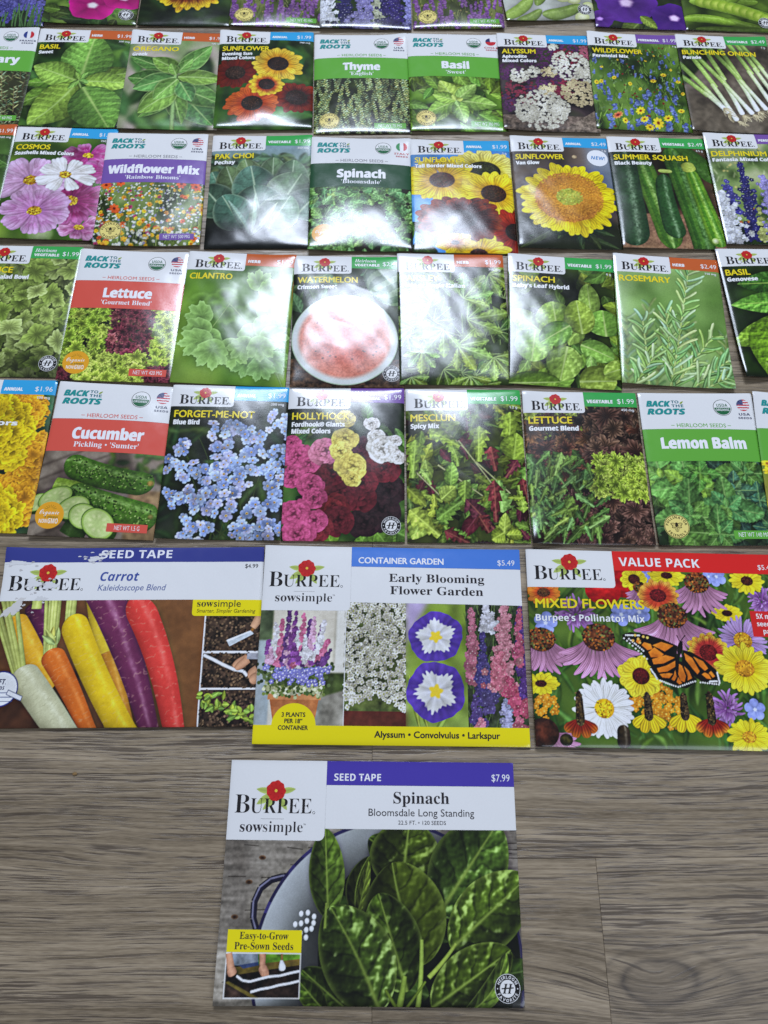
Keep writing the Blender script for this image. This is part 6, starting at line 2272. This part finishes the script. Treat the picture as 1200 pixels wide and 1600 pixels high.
def heritage_packet(pk, d, res, seed):
    """white header with round seals, coloured name band, picture below"""
    colfn = photo_print(pk, d['art'], res, seed, d.get('gain', 1.0))
    bc = d['band']

    def edgecol(u, v):
        c = colfn(u, v)
        c[(v < .474) & (v > .256)] = bc
        c[v <= .256] = WHITE
        return c
    envelope(pk, edgecol)
    s = Sheet(pk)
    s.grid(0, 0, 1, .255, WHITE, .10)
    hd = s.build('header_panel', pk.root)
    teal = (.10, .50, .52)
    t = Sheet(pk)
    t.text('BACK', 'heavyi', .060, .268, .098, 4.5, teal)
    t.text('ROOTS', 'heavyi', .060, .388, .153, 4.5, teal)
    t.text('TO', 'bold', .278, .345, .075, 2.3, (.12, .38, .45))
    t.text('THE', 'bold', .278, .382, .103, 2.3, (.12, .38, .45))
    t.leafshape(*pk.xy(.352, .080), *pk.xy(.385, .060), 1.3, (.55, .66, .25), .18)
    t.build('maker_lettering', hd)
    t = Sheet(pk)
    t.text('HEIRLOOM SEEDS', 'reg', .295, .720, .243, 3.0, d.get('tag', bc))
    for a in (.245, .735):
        t.grid(a, .229, a + .03, .232, d.get('tag', bc), .18, nxy=(3, 2))
    t.build('tagline_lettering', hd)
    # organic seal and flag
    t = Sheet(pk)
    x, y = pk.xy(.720, .104)
    dg = (.10, .34, .22)
    t.fan(x, y, 6.7, (.20, .22, .20), .13, nr=2)
    t.fan(x, y, 6.3, (.92, .92, .92), .15, nr=2)
    t.fan(x, y, 5.9, dg, .18, nr=14, nt=48, cf=lambda r, q, a, b: dg if b < 0 else (.92, .92, .92))
    t.text('USDA', 'bold', .672, .768, .098, 2.5, dg, .21)
    t.text('ORGANIC', 'bold', .660, .780, .127, 1.9, (.92, .92, .92), .21)
    t.build('organic_seal', hd)
    t = Sheet(pk)
    x, y = pk.xy(.905, .086)
    t.fan(x, y, 4.7, WHITE, .15, nr=14, nt=48, cf=flag_colour(d['flag']))
    fc = (.16, .18, .32) if d['flag'] in ('USA', 'FRANCE') else (.68, .14, .18)
    w = {3: .05, 5: .075, 6: .085}[len(d['flag'])]
    t.text(d['flag'], 'bold', .905 - w, .905 + w, .158, 1.9, fc)
    t.text('SEEDS', 'bold', .905 - .06, .905 + .06, .182, 1.5, fc)
    t.build('flag_emblem', hd)
    s = Sheet(pk)
    s.grid(0, .256, 1, .472, bc, .10)
    b = s.build('name_band', pk.root)
    t = Sheet(pk)
    a = .5 - d['tw'] / 2
    t.text(d['title'], 'heavy', a, a + d['tw'], .387, 8.4, (.96, .96, .97), .16)
    t.build('title_lettering', b)
    if d.get('sub'):
        t = Sheet(pk)
        a = .5 - d['sw'] / 2
        t.text(d['sub'], 'serif', a, a + d['sw'], .442, 3.9, (.95, .95, .97), .16)
        t.build('variety_lettering', b)
    if d['badge'] == 'bee':
        badge_bee(pk, .160, .888, 8.6)
    elif d['badge'] == 'organic':
        badge_organic(pk, .150, .878, 9.6)
    if d.get('net'):
        s = Sheet(pk)
        s.grid(.620, .912, .945, .962, d.get('netc', bc), .10)
        o = s.build('weight_box', pk.root)
        t = Sheet(pk)
        t.text(d['net'], 'reg', .620 + (.325 - d['nw']) / 2, .620 + (.325 + d['nw']) / 2, .950, 3.1, (.94, .94, .94), .16)
        t.build('weight_lettering', o)


# ------------------------------------------------------------------ the packets, where they lie (mm on the floor; degrees)
SMALLS = 'small seed packets laid out in rows on the floor'
LARGE = 'large seed packets in front of the rows'
RED, GRN, DGR, PUR = (.83, .29, .26), (.33, .62, .22), (.12, .26, .18), (.40, .29, .62)
V_, H_, A_, P_ = 'VEGETABLE', 'HERB', 'ANNUAL', 'PERENNIAL'
SM = [
    # top row, cut off by the frame
    dict(k='c', art='blue_spikes', at=(-373.5, 675.5, 4), cat=P_, price='$1.99', label='seed packet printed with dark blue flower spikes, in the top left corner'),
    dict(k='c', art='petunia', at=(-290, 683, 3), cat=A_, price='$1.99', badge=1, label='seed packet printed with magenta petunias and a round heirloom badge'),
    dict(k='c', art='sun_red', at=(-205, 687, 3), cat=A_, price='$1.99', label='seed packet printed with one big red and yellow sunflower, in the cut-off top row'),
    dict(k='h', art='lavender', at=(-122, 689, 3.5), band=PUR, title='Lavender', tw=.6, sub="'English'", sw=.26, flag='USA', badge='bee', net='NET WT 45 MG', nw=.24, netc=GRN, label='lavender seed packet beside the red and yellow sunflower packet in the top row'),
    dict(k='c', art='delph_top', at=(-39.5, 692.5, 3), cat=P_, price='$1.99', label='seed packet of white, navy and lilac flower spikes between the two lavender packets'),
    dict(k='h', art='lavender', at=(45, 699, 3.4), band=PUR, title='Lavender', tw=.6, sub="'English'", sw=.26, flag='USA', badge='bee', net='NET WT 45 MG', nw=.24, netc=GRN, label='lavender seed packet beside the green bean packet in the top row'),
    dict(k='c', art='beans', at=(126.5, 714, 7), cat=V_, price='$1.99', badge=1, label='tilted seed packet printed with green bean pods and pale beans'),
    dict(k='c', art='glory', at=(214, 709.5, 1.5), cat=A_, price='$1.99', label='seed packet printed with deep purple morning glories'),
    dict(k='c', art='peas', at=(298.5, 712.5, 1), cat=V_, price='$1.99', badge=1, label='seed packet printed with an open pea pod, in the top right corner'),
    # second row
    dict(k='h', art='rosemary_small', at=(-367.4, 556.4, 4), band=GRN, title='Rosemary', tw=.72, flag='FRANCE', badge='bee', net='NET WT 60 MG', nw=.24, label='cut-off seed packet with a green band ending in ry and a French flag'),
    dict(k='c', art='basil', at=(-283, 558.3, 2.9), cat=H_, price='$1.99', wt='300 mg', title='BASIL', tw=.255, subs=[('Sweet', .19)], label='sweet basil seed packet with an orange band, left of the oregano packet'),
    dict(k='c', art='oregano', at=(-200.8, 561, 2.8), cat=H_, price='$1.99', wt='100 mg', title='OREGANO', tw=.52, subs=[('Greek', .20)], label='oregano seed packet with an orange herb band'),
    dict(k='c', art='sun_evening', at=(-121.1, 566, 3.9), cat=A_, price='$1.99', wt='700 mg', title='SUNFLOWER', tw=.535, subs=[('Evening Sun', .354), ('Mixed Colors', .386)], label='sunflower seed packet with five small yellow, orange and maroon blooms'),
    dict(k='h', art='thyme', at=(-36.6, 567.9, 3.9), band=GRN, title='Thyme', tw=.386, sub="'English'", sw=.25, flag='USA', badge='bee', net='NET WT 70 MG', nw=.24, label='thyme seed packet with a green name band'),
    dict(k='h', art='basil_sweet', at=(46.3, 574.1, 3.6), band=GRN, title='Basil', tw=.285, sub="'Sweet'", sw=.21, flag='CHILE', badge='bee', net='NET WT 300 MG', nw=.25, label='basil seed packet with a white header and a Chilean flag'),
    dict(k='c', art='alyssum', at=(126.5, 578.4, 2.3), cat=A_, price='$1.99', title='ALYSSUM', tw=.40, subs=[('Aphrodite', .30), ('Mixed Colors', .40)], label='alyssum seed packet with white, cream and purple flower clusters'),
    dict(k='c', art='wildflower', at=(207.3, 584.2, 1.2), cat=P_, price='$1.99', wt='1 g', title='WILDFLOWER', tw=.58, subs=[('Perennial Mix', .42)], label='wildflower seed packet with a blue and yellow meadow'),
    dict(k='c', art='onion', at=(289.1, 587.5, 1.9), cat=V_, price='$2.49', wt='1 g', title='BUNCHING ONION', tw=.84, subs=[('Parade', .23)], label='bunching onion seed packet with white-rooted scallions'),
    # third row
    dict(k='c', art='herb_dark', at=(-362.5, 440, 3.1), cat=H_, price='$1.99', wt='100 mg', label='cut-off herb seed packet left of the cosmos packet, only its right edge showing'),
    dict(k='c', art='cosmos', at=(-278.4, 441, 2.2), cat=A_, price='$1.99', wt='700 mg', title='COSMOS', tw=.375, subs=[('Seashells Mixed Colors', .62)], label='cosmos seed packet with pink and white daisy-like blooms'),
    dict(k='h', art='wildmix', at=(-200.4, 439.5, 4.0), band=PUR, title='Wildflower Mix', tw=.88, sub="'Rainbow Blooms'", sw=.53, flag='USA', badge='bee', net='NET WT 500 MG', nw=.25, tag=(.45, .45, .5), label='wildflower mix seed packet with a purple name band'),
    dict(k='c', art='pak', at=(-113.1, 442.7, 3.4), cat=V_, price='$1.99', wt='350 mg', title='PAK CHOI', tw=.42, subs=[('Pechay', .24)], crumple=.5, bulge=2.2, label='pak choi seed packet with glare over its dark lower half'),
    dict(k='h', art='spin_bloom', at=(-30.5, 444, 2.8), band=DGR, title='Spinach', tw=.47, sub="'Bloomsdale'", sw=.39, flag='ITALY', badge='organic', net='NET WT 1 G', nw=.2, netc=(.16, .30, .2), tag=(.45, .45, .5), label='spinach seed packet with a dark green band and Italian flag'),
    dict(k='c', art='sun_tall', at=(52.5, 446.9, 2.9), cat=A_, price='$1.99', wt='1 g', title='SUNFLOWER', tw=.54, subs=[('Tall Border Mixed Colors', .70)], crumple=.25, bulge=2.4, label='sunflower seed packet with tall yellow and maroon blooms on blue sky'),
    dict(k='c', art='van_glow', at=(136.3, 455.3, 2.6), cat=A_, price='$2.49', wt='1 g', title='SUNFLOWER', tw=.52, subs=[('Van Glow', .27)], new=1, crumple=.35, label='sunflower seed packet with a round NEW sticker and single green-centred bloom'),
    dict(k='c', art='squash', at=(219, 460, 2.8), cat=V_, price='$2.49', wt='4.5 g', title='SUMMER SQUASH', tw=.79, subs=[('Black Beauty', .41)], label='summer squash seed packet with long dark green zucchini'),
    dict(k='c', art='delph', at=(302, 468.7, 3.2), cat=P_, price='$1.99', title='DELPHINIUM', tw=.60, subs=[('Fantasia Mixed Colors', .70)], label='delphinium seed packet at the right edge, with blue and white flower spikes'),
    # fourth row
    dict(k='c', art='lettuce_l', at=(-285.3, 318, 1.8), cat='Heirloom VEGETABLE', price='$1.99', title='LETTUCE', tw=.40, subs=[('Oakleaf Salad Bowl', .56)], badge=1, label='heirloom lettuce seed packet of pale green leaves, cut off at the left edge'),
    dict(k='h', art='lettuce_b', at=(-202, 317.3, 1.6), band=RED, title='Lettuce', tw=.43, sub="'Gourmet Blend'", sw=.45, flag='USA', badge='organic', net='NET WT 420 MG', nw=.25, label='lettuce seed packet with a red band and a USA flag'),
    dict(k='c', art='cilantro', at=(-118.6, 319, .7), cat=H_, price='$1.99', title='CILANTRO', tw=.43, crumple=.75, bulge=2.6, label='crinkled cilantro seed packet with strong glare'),
    dict(k='c', art='melon', at=(-34.1, 321.1, 3.2), cat='Heirloom VEGETABLE', price='$2.49', title='WATERMELON', tw=.59, subs=[('Crimson Sweet', .40)], badge=1, crumple=.6, bulge=2.6, label='watermelon seed packet with a round pink slice'),
    dict(k='c', art='parsley', at=(45.9, 327.6, 3.1), cat=H_, price='$1.99', wt='700 mg', title='PARSLEY', tw=.38, subs=[('Plain or Single Italian', .62)], crumple=.55, bulge=1.1, label='parsley seed packet washed out by window glare'),
    dict(k='c', art='spin_baby', at=(129.5, 330.1, -.7), cat=V_, price='$1.99', wt='6 g', title='SPINACH', tw=.43, subs=[("Baby's Leaf Hybrid", .56)], crumple=.6, label='spinach seed packet with baby leaves, between parsley and rosemary'),
    dict(k='c', art='rosemary', at=(212.6, 334.8, -.6), cat=H_, price='$2.49', wt='110 mg', title='ROSEMARY', tw=.517, label='rosemary seed packet with needle leaves on pale green'),
    dict(k='c', art='genovese', at=(299.5, 347.2, 4.1), cat=H_, price='$1.99', title='BASIL', tw=.265, subs=[('Genovese', .32)], label='basil seed packet cut off at the right edge, with glossy bright green leaves'),
    # fifth row
    dict(k='c', art='marigold', at=(-281, 197.9, 1.8), cat=A_, price='$1.96', wt='100 mg', title='MARIGOLD', tw=.5, subs=[('Crackerjack', .4), ('Mixed Colors', .74)], label='marigold seed packet with yellow and orange pompon blooms, cut off at the left'),
    dict(k='h', art='cucumber', at=(-196, 198.1, .5), band=RED, title='Cucumber', tw=.59, sub="Pickling • 'Sumter'", sw=.54, flag='USA', badge='organic', net='NET WT 1.5 G', nw=.2, label='cucumber seed packet with a red band and sliced cucumbers'),
    dict(k='c', art='forget', at=(-112.8, 201, 2.0), cat=A_, price='$1.99', wt='200 mg', title='FORGET-ME-NOT', tw=.72, subs=[('Blue Bird', .26)], label='forget-me-not seed packet with small blue flowers'),
    dict(k='c', art='holly', at=(-29, 203.9, 2.1), cat='Heirloom PERENNIAL', price='$1.99', title='HOLLYHOCK', tw=.53, subs=[('Fordhook® Giants', .49), ('Mixed Colors', .37)], badge=1, crumple=.3, label='hollyhock seed packet with pink, maroon and yellow double blooms'),
    dict(k='c', art='mesclun', at=(55.9, 206.9, 2.5), cat=V_, price='$1.99', wt='1.2 g', title='MESCLUN', tw=.42, subs=[('Spicy Mix', .28)], crumple=.4, label='mesclun seed packet with mixed green and red salad leaves'),
    dict(k='c', art='lettuce_g', at=(140.6, 209.6, 2.1), cat=V_, price='$1.99', wt='450 mg', title='LETTUCE', tw=.41, subs=[('Gourmet Blend', .46)], label='lettuce seed packet with bronze and green leaves, left of the lemon balm packet'),
    dict(k='h', art='lemon', at=(225.9, 212.9, 2.5), band=GRN, title='Lemon Balm', tw=.72, flag='USA', badge='bee', net='NET WT 140 MG', nw=.25, label='lemon balm seed packet with toothed mint-like leaves'),
    dict(k='h', art='yellow_mix', at=(306.2, 214.7, -.9), band=GRN, title='Dill', tw=.25, flag='USA', badge='bee', label='seed packet right of the lemon balm packet, only its left edge in view'),
]
W_S, H_S = 83.4, 117.1


def rect_pts(x, y, r, w, h):
    c, s = math.cos(math.radians(r)), math.sin(math.radians(r))
    return [(x + c * a * w / 2 - s * b * h / 2, y + s * a * w / 2 + c * b * h / 2) for a, b in ((-1, -1), (1, -1), (1, 1), (-1, 1))]


def left_overlap(p, q):
    """does q, next to the right in the row, run over p's right edge?"""
    a, b = rect_pts(*p, W_S, H_S), rect_pts(*q, W_S, H_S)
    return min(b[0][0] - a[1][0], b[3][0] - a[2][0])


def build_smalls():
    prev = None
    for i, d in enumerate(SM):
        x, y, r = d['at']
        near = y < 380
        lift = [0, 0, 0, 0]
        if prev is not None and abs(prev[1] - y) < 60 and left_overlap(prev, d['at']) < .3:
            lift[0] = 1.9
        prev = d['at']
        rn = random.Random(100 + i)
        lift[3] = rn.uniform(.3, 1.5)
        lift[2] = rn.uniform(0, .8)
        root = thing('seed_packet', d['label'], 'seed packet', x, y, r, SMALLS)
        cr = d.get('crumple', rn.uniform(.05, .3))
        pk = Packet(root, W_S, H_S, 40 + i, d.get('bulge', rn.uniform(1.5, 2.9)), cr, lift, rn.uniform(1.3, 1.8), (.5, .5, .5, rn.uniform(.5, 1.0)))
        res = 2.2 if near else 1.8
        (classic_packet if d['k'] == 'c' else heritage_packet)(pk, d, res, 7 + i)


build_smalls()


# ------------------------------------------------------------------ the four large packets
def large(label, x, y, r, seed, art, res=2.6, lift=(0, 0, 0, 0), h=125.5, gain=1.0, **kw):
    root = thing('large_seed_packet', label, 'seed packet', x, y, r, LARGE)
    pk = Packet(root, 169.3, h, seed, lift=lift, **kw)
    return pk, photo_print(pk, art, res, seed, gain)


def plain(pk, name, u0, v0, u1, v1, col, dz=.10, corner=None, parent=None):
    s = Sheet(pk)
    s.grid(u0, v0, u1, v1, col, dz, corner=corner)
    return s.build(name, parent or pk.root)


def words(pk, parent, name, *items):
    for it in items:
        t = Sheet(pk)
        t.text(*it[:7], **(it[7] if len(it) > 7 else {}))
        t.build('price_lettering' if it[0].startswith('$') else name, parent)


def maker(pk, box, bx=.022, base=.232, cap=10.0, u1=.293, ev=.134, eu=.163, er=5.6):
    k = (u1 - bx) / .271
    t = Sheet(pk)
    t.text('B', 'thin', bx, bx + .052 * k, base, cap, INK)
    t.text('URPEE', 'thin', bx + .055 * k, u1 - .003, base, cap * .80, INK)
    t.fan(*pk.xy(u1 + .005, base - .004), .8, INK, .18, nr=1, nt=12, r0=.7)
    t.build('maker_lettering', box)
    emblem(pk, box, eu, ev, er)


DK = (.13, .12, .15)


def spinach_packet():
    pk, cf = large('large spinach seed packet with a purple seed tape band, alone in front', 2.1, -56.2, 1.87, 901, 'bigspin', lift=(0, .6, .8, 1.0), bulge=2.4, crumple=.12, edge=2.2, lips=(.4, .4, -.3, .9))
    band = (.23, .19, .60)

    def ec(u, v):
        c = cf(u, v)
        c[v < .30] = WHITE
        c[(v < .106) & (u > .34)] = band
        return c
    envelope(pk, ec)
    box = plain(pk, 'name_box', 0, 0, .338, .347, WHITE, .13, [('rb', 3.5)])
    maker(pk, box)
    words(pk, box, 'range_lettering', ('sow', 'serif', .045, .124, .312, 5.6, DK), ('simple', 'thin', .125, .262, .312, 5.6, DK))
    t = Sheet(pk)
    t.grid(.115, .2555, .195, .257, (.55, .55, .58), .18, nxy=(8, 2))
    t.text('TM', 'reg', .264, .272, .283, 1.0, DK)
    t.build('rule', box)
    hp = plain(pk, 'name_panel', .339, .107, 1, .296, WHITE)
    words(pk, hp, 'title_lettering', ('Spinach', 'serif', .574, .769, .184, 6.2, DK))
    words(pk, hp, 'variety_lettering', ('Bloomsdale Long Standing', 'reg', .488, .855, .239, 3.9, DK), ('22.5 FT. • 120 SEEDS', 'reg', .591, .756, .275, 2.1, DK))
    b = plain(pk, 'category_band', .339, 0, 1, .106, band)
    words(pk, b, 'band_lettering', ('SEED TAPE', 'bold', .365, .530, .087, 4.0, (.94, .94, .96)), ('$7.99', 'reg', .921, .985, .083, 3.9, (.94, .94, .96)))
    y = plain(pk, 'yellow_label', .031, .710, .2755, .797, (.93, .84, .05))
    words(pk, y, 'label_lettering', ('Easy-to-Grow', 'serif', .071, .232, .746, 3.4, DK), ('Pre-Sown Seeds', 'serif', .056, .249, .786, 3.4, DK))
    badge_h(pk, .946, .927, 7.0)


def container_packet():
    pk, cf = large('large container garden seed packet with a blue band and four flower pictures', 9.1, 79, 1.87, 902, 'container', lift=(2.3, 0, .4, .9), bulge=2.4, crumple=.15, edge=2.0, lips=(.4, .4, -.2, .9))
    blue, yel = (.24, .43, .82), (.93, .84, .05)

    def ec(u, v):
        c = cf(u, v)
        c[v < .30] = WHITE
        c[(v < .108) & (u > .34)] = blue
        c[v > .90] = yel
        return c
    envelope(pk, ec)
    box = plain(pk, 'name_box', 0, 0, .338, .347, WHITE, .13, [('rb', 3.0)])
    maker(pk, box, base=.222, ev=.122, eu=.166, u1=.298)
    words(pk, box, 'range_lettering', ('sow', 'serif', .050, .130, .300, 5.4, DK), ('simple', 'thin', .131, .268, .300, 5.4, DK))
    t = Sheet(pk)
    t.grid(.120, .2465, .200, .248, (.55, .55, .58), .18, nxy=(8, 2))
    t.text('TM', 'reg', .270, .278, .270, 1.0, DK)
    t.build('rule', box)
    hp = plain(pk, 'name_panel', .339, .109, 1, .302, WHITE)
    words(pk, hp, 'title_lettering', ('Early Blooming', 'serif', .485, .856, .188, 5.4, DK), ('Flower Garden', 'serif', .490, .850, .255, 5.4, DK))
    b = plain(pk, 'category_band', .339, 0, 1, .108, blue)
    words(pk, b, 'band_lettering', ('CONTAINER GARDEN', 'regb', .366, .698, .089, 4.1, (.94, .94, .96)), ('$5.49', 'reg', .911, .978, .088, 3.6, (.94, .94, .96)))
    y = plain(pk, 'yellow_strip', 0, .912, 1, 1, yel)
    words(pk, y, 'strip_lettering', ('Alyssum • Convolvulus • Larkspur', 'regb', .437, .891, .964, 3.7, DK))
    s = Sheet(pk)
    n = 24
    t = np.linspace(0, math.pi, n)
    # half-round yellow tab above the strip
    s.poly([(.145 + .080 * math.cos(a), .915 - .107 * math.sin(a)) for a in t], yel, .12)
    tab = s.build('yellow_tab', pk.root)
    words(pk, tab, 'tab_lettering', ('3 PLANTS', 'regb', .101, .186, .872, 2.5, DK), ('PER 18”', 'regb', .112, .176, .902, 2.5, DK), ('CONTAINER', 'regb', .090, .197, .933, 2.5, DK))


def value_packet():
    pk, cf = large('large mixed flowers value pack with a red band and an orange butterfly', 182.2, 84.3, 1.36, 903, 'value', lift=(.5, 0, .3, 1.2), bulge=2.6, crumple=.15, edge=2.4, lips=(.6, .4, -.2, .9))
    red = (.84, .12, .12)

    def ec(u, v):
        c = cf(u, v)
        c[v < .11] = red
        c[(v < .204) & (u < .34)] = WHITE
        return c
    envelope(pk, ec)
    box = plain(pk, 'name_box', 0, 0, .340, .205, WHITE, .13, [('rb', 2.5)])
    maker(pk, box, bx=.026, base=.164, u1=.294, cap=9.4, ev=.066, eu=.168, er=5.6)
    b = plain(pk, 'category_band', .341, 0, 1, .108, red)
    words(pk, b, 'band_lettering', ('VALUE PACK', 'bold', .364, .683, .082, 6.0, (.95, .95, .95)), ('$5.49', 'reg', .913, .975, .084, 3.3, (.95, .95, .95)))
    words(pk, pk.root, 'title_lettering', ('MIXED FLOWERS', 'regb', .026, .441, .315, 5.9, YEL))
    words(pk, pk.root, 'variety_lettering', ("Burpee's Pollinator Mix", 'bold', .024, .438, .384, 4.3, (.95, .95, .95)))
    s = Sheet(pk)
    s.grid(.851, .309, 1.0, .443, (.80, .12, .13), .10)
    o = s.build('red_label', pk.root)
    words(pk, o, 'label_lettering', ('5X more', 'bold', .873, .965, .349, 3.3, (.95, .95, .95)), ('seeds per', 'bold', .872, .980, .388, 3.1, (.95, .95, .95)), ('packet', 'bold', .892, .970, .426, 3.1, (.95, .95, .95)))


def carrot_packet():
    pk, cf = large('large carrot seed tape packet with a torn corner and rainbow carrots', -160.4, 76.8, 2.97, 904, 'carrot', h=114.65, lift=(0, 0, .3, 1.0), bulge=2.2, crumple=.3, edge=1.9, lips=(.3, .5, .1, .8))
    blue = (.17, .20, .50)

    def ec(u, v):
        c = cf(u, v)
        c[v < .31] = WHITE
        c[v < .09] = blue
        return c
    envelope(pk, ec)
    hp = plain(pk, 'name_panel', 0, .088, 1, .312, WHITE)
    maker(pk, hp, bx=.026, base=.254, u1=.306, cap=10.0, ev=.150, eu=.172, er=5.8)
    it = dict(shear=.20)
    words(pk, hp, 'title_lettering', ('Carrot', 'bi', .376, .525, .200, 6.0, (.20, .27, .58)))
    words(pk, hp, 'variety_lettering', ('Kaleidoscope Blend', 'reg', .372, .628, .257, 4.0, (.28, .34, .58), it), ('$4.99', 'reg', .930, .980, .125, 2.7, DK))
    b = plain(pk, 'category_band', 0, 0, 1, .0875, blue)
    words(pk, b, 'band_lettering', ('SEED TAPE', 'bold', .366, .642, .064, 5.6, (.93, .93, .96)))
    y = plain(pk, 'yellow_label', .740, .312, 1, .405, (.93, .84, .05), .10, [('lb', 2.0)])
    words(pk, y, 'label_lettering', ('sow', 'serif', .757, .818, .352, 4.4, DK), ('simple', 'reg', .820, .922, .352, 4.4, DK), ('Smarter, Simpler Gardening', 'reg', .757, .977, .386, 2.4, (.25, .22, .1), it))
    words(pk, pk.root, 'sticker_lettering', ('22.5 FT.', 'bi', .005, .082, .772, 3.2, (.15, .17, .3)), ('280 SEEDS', 'bi', .002, .080, .800, 2.0, (.15, .17, .3)))
    # where an old price sticker pulled the printed film off
    rn = np.random.default_rng(8)
    s = Sheet(pk)

    def torn(cu, cv, ru, rv, n, col, dz, rot=0):
        t = np.linspace(0, 2 * math.pi, n, endpoint=False)
        q = 1 + rn.normal(0, .16, n) + .2 * np.sin(3 * t + 1)
        a, c_ = ru * q * np.cos(t), rv * q * np.sin(t)
        s.poly(list(zip(cu + a * math.cos(rot) - c_ * math.sin(rot), cv + a * math.sin(rot) + c_ * math.cos(rot))), col, dz)
    torn(.350, .066, .032, .014, 26, (.82, .82, .85), .22, -.15)
    torn(.375, .040, .018, .010, 18, (.86, .86, .88), .22)
    torn(.055, .092, .040, .012, 30, (.84, .84, .86), .22)
    torn(.062, .350, .022, .060, 34, (.78, .77, .78), .14, .6)
    torn(.190, .225, .030, .020, 26, (.82, .82, .85), .30)
    torn(.120, .210, .028, .026, 26, (.84, .84, .86), .30)
    torn(.160, .300, .020, .014, 20, (.80, .80, .82), .20)
    for k in range(26):
        torn(rn.uniform(.02, .2), rn.uniform(.08, .40), .006, .005, 9, np.array((.74, .73, .75)) * rn.uniform(.8, 1.15), .28)
    for k in range(14):
        torn(rn.uniform(.28, .40), rn.uniform(.02, .09), .007, .004, 9, np.array((.80, .80, .83)) * rn.uniform(.9, 1.08), .28)
    s.build('torn_patches', pk.root)


def crumb():
    """a brown speck on the boards left of the spinach packet"""
    bm = bmesh.new()
    bmesh.ops.create_icosphere(bm, subdivisions=2, radius=.0009)
    rn = random.Random(3)
    for v in bm.verts:
        v.co *= rn.uniform(.75, 1.2)
        v.co.x *= 1.5
        v.co.z *= .6
    me = bpy.data.meshes.new('crumb')
    bm.to_mesh(me)
    bm.free()
    m = bpy.data.materials.new('dry_crumb')
    m.use_nodes = True
    p = m.node_tree.nodes['Principled BSDF']
    nz = m.node_tree.nodes.new('ShaderNodeTexNoise')
    nz.inputs['Scale'].default_value = 900
    rp = m.node_tree.nodes.new('ShaderNodeValToRGB')
    rp.color_ramp.elements[0].color = (.10, .05, .02, 1)
    rp.color_ramp.elements[1].color = (.42, .26, .09, 1)
    m.node_tree.links.new(nz.outputs['Fac'], rp.inputs[0])
    m.node_tree.links.new(rp.outputs[0], p.inputs['Base Color'])
    p.inputs['Roughness'].default_value = .8
    me.materials.append(m)
    o = bpy.data.objects.new('crumb', me)
    COL.objects.link(o)
    o.location = (-.1780, -.0080, .0006)
    o['label'], o['category'] = 'tiny brown crumb on the bare floor below the carrot packet', 'crumb'


crumb()
carrot_packet()
container_packet()
value_packet()
spinach_packet()
bpy.data.objects.remove(TXT_OBJ)
bpy.data.curves.remove(TXT)
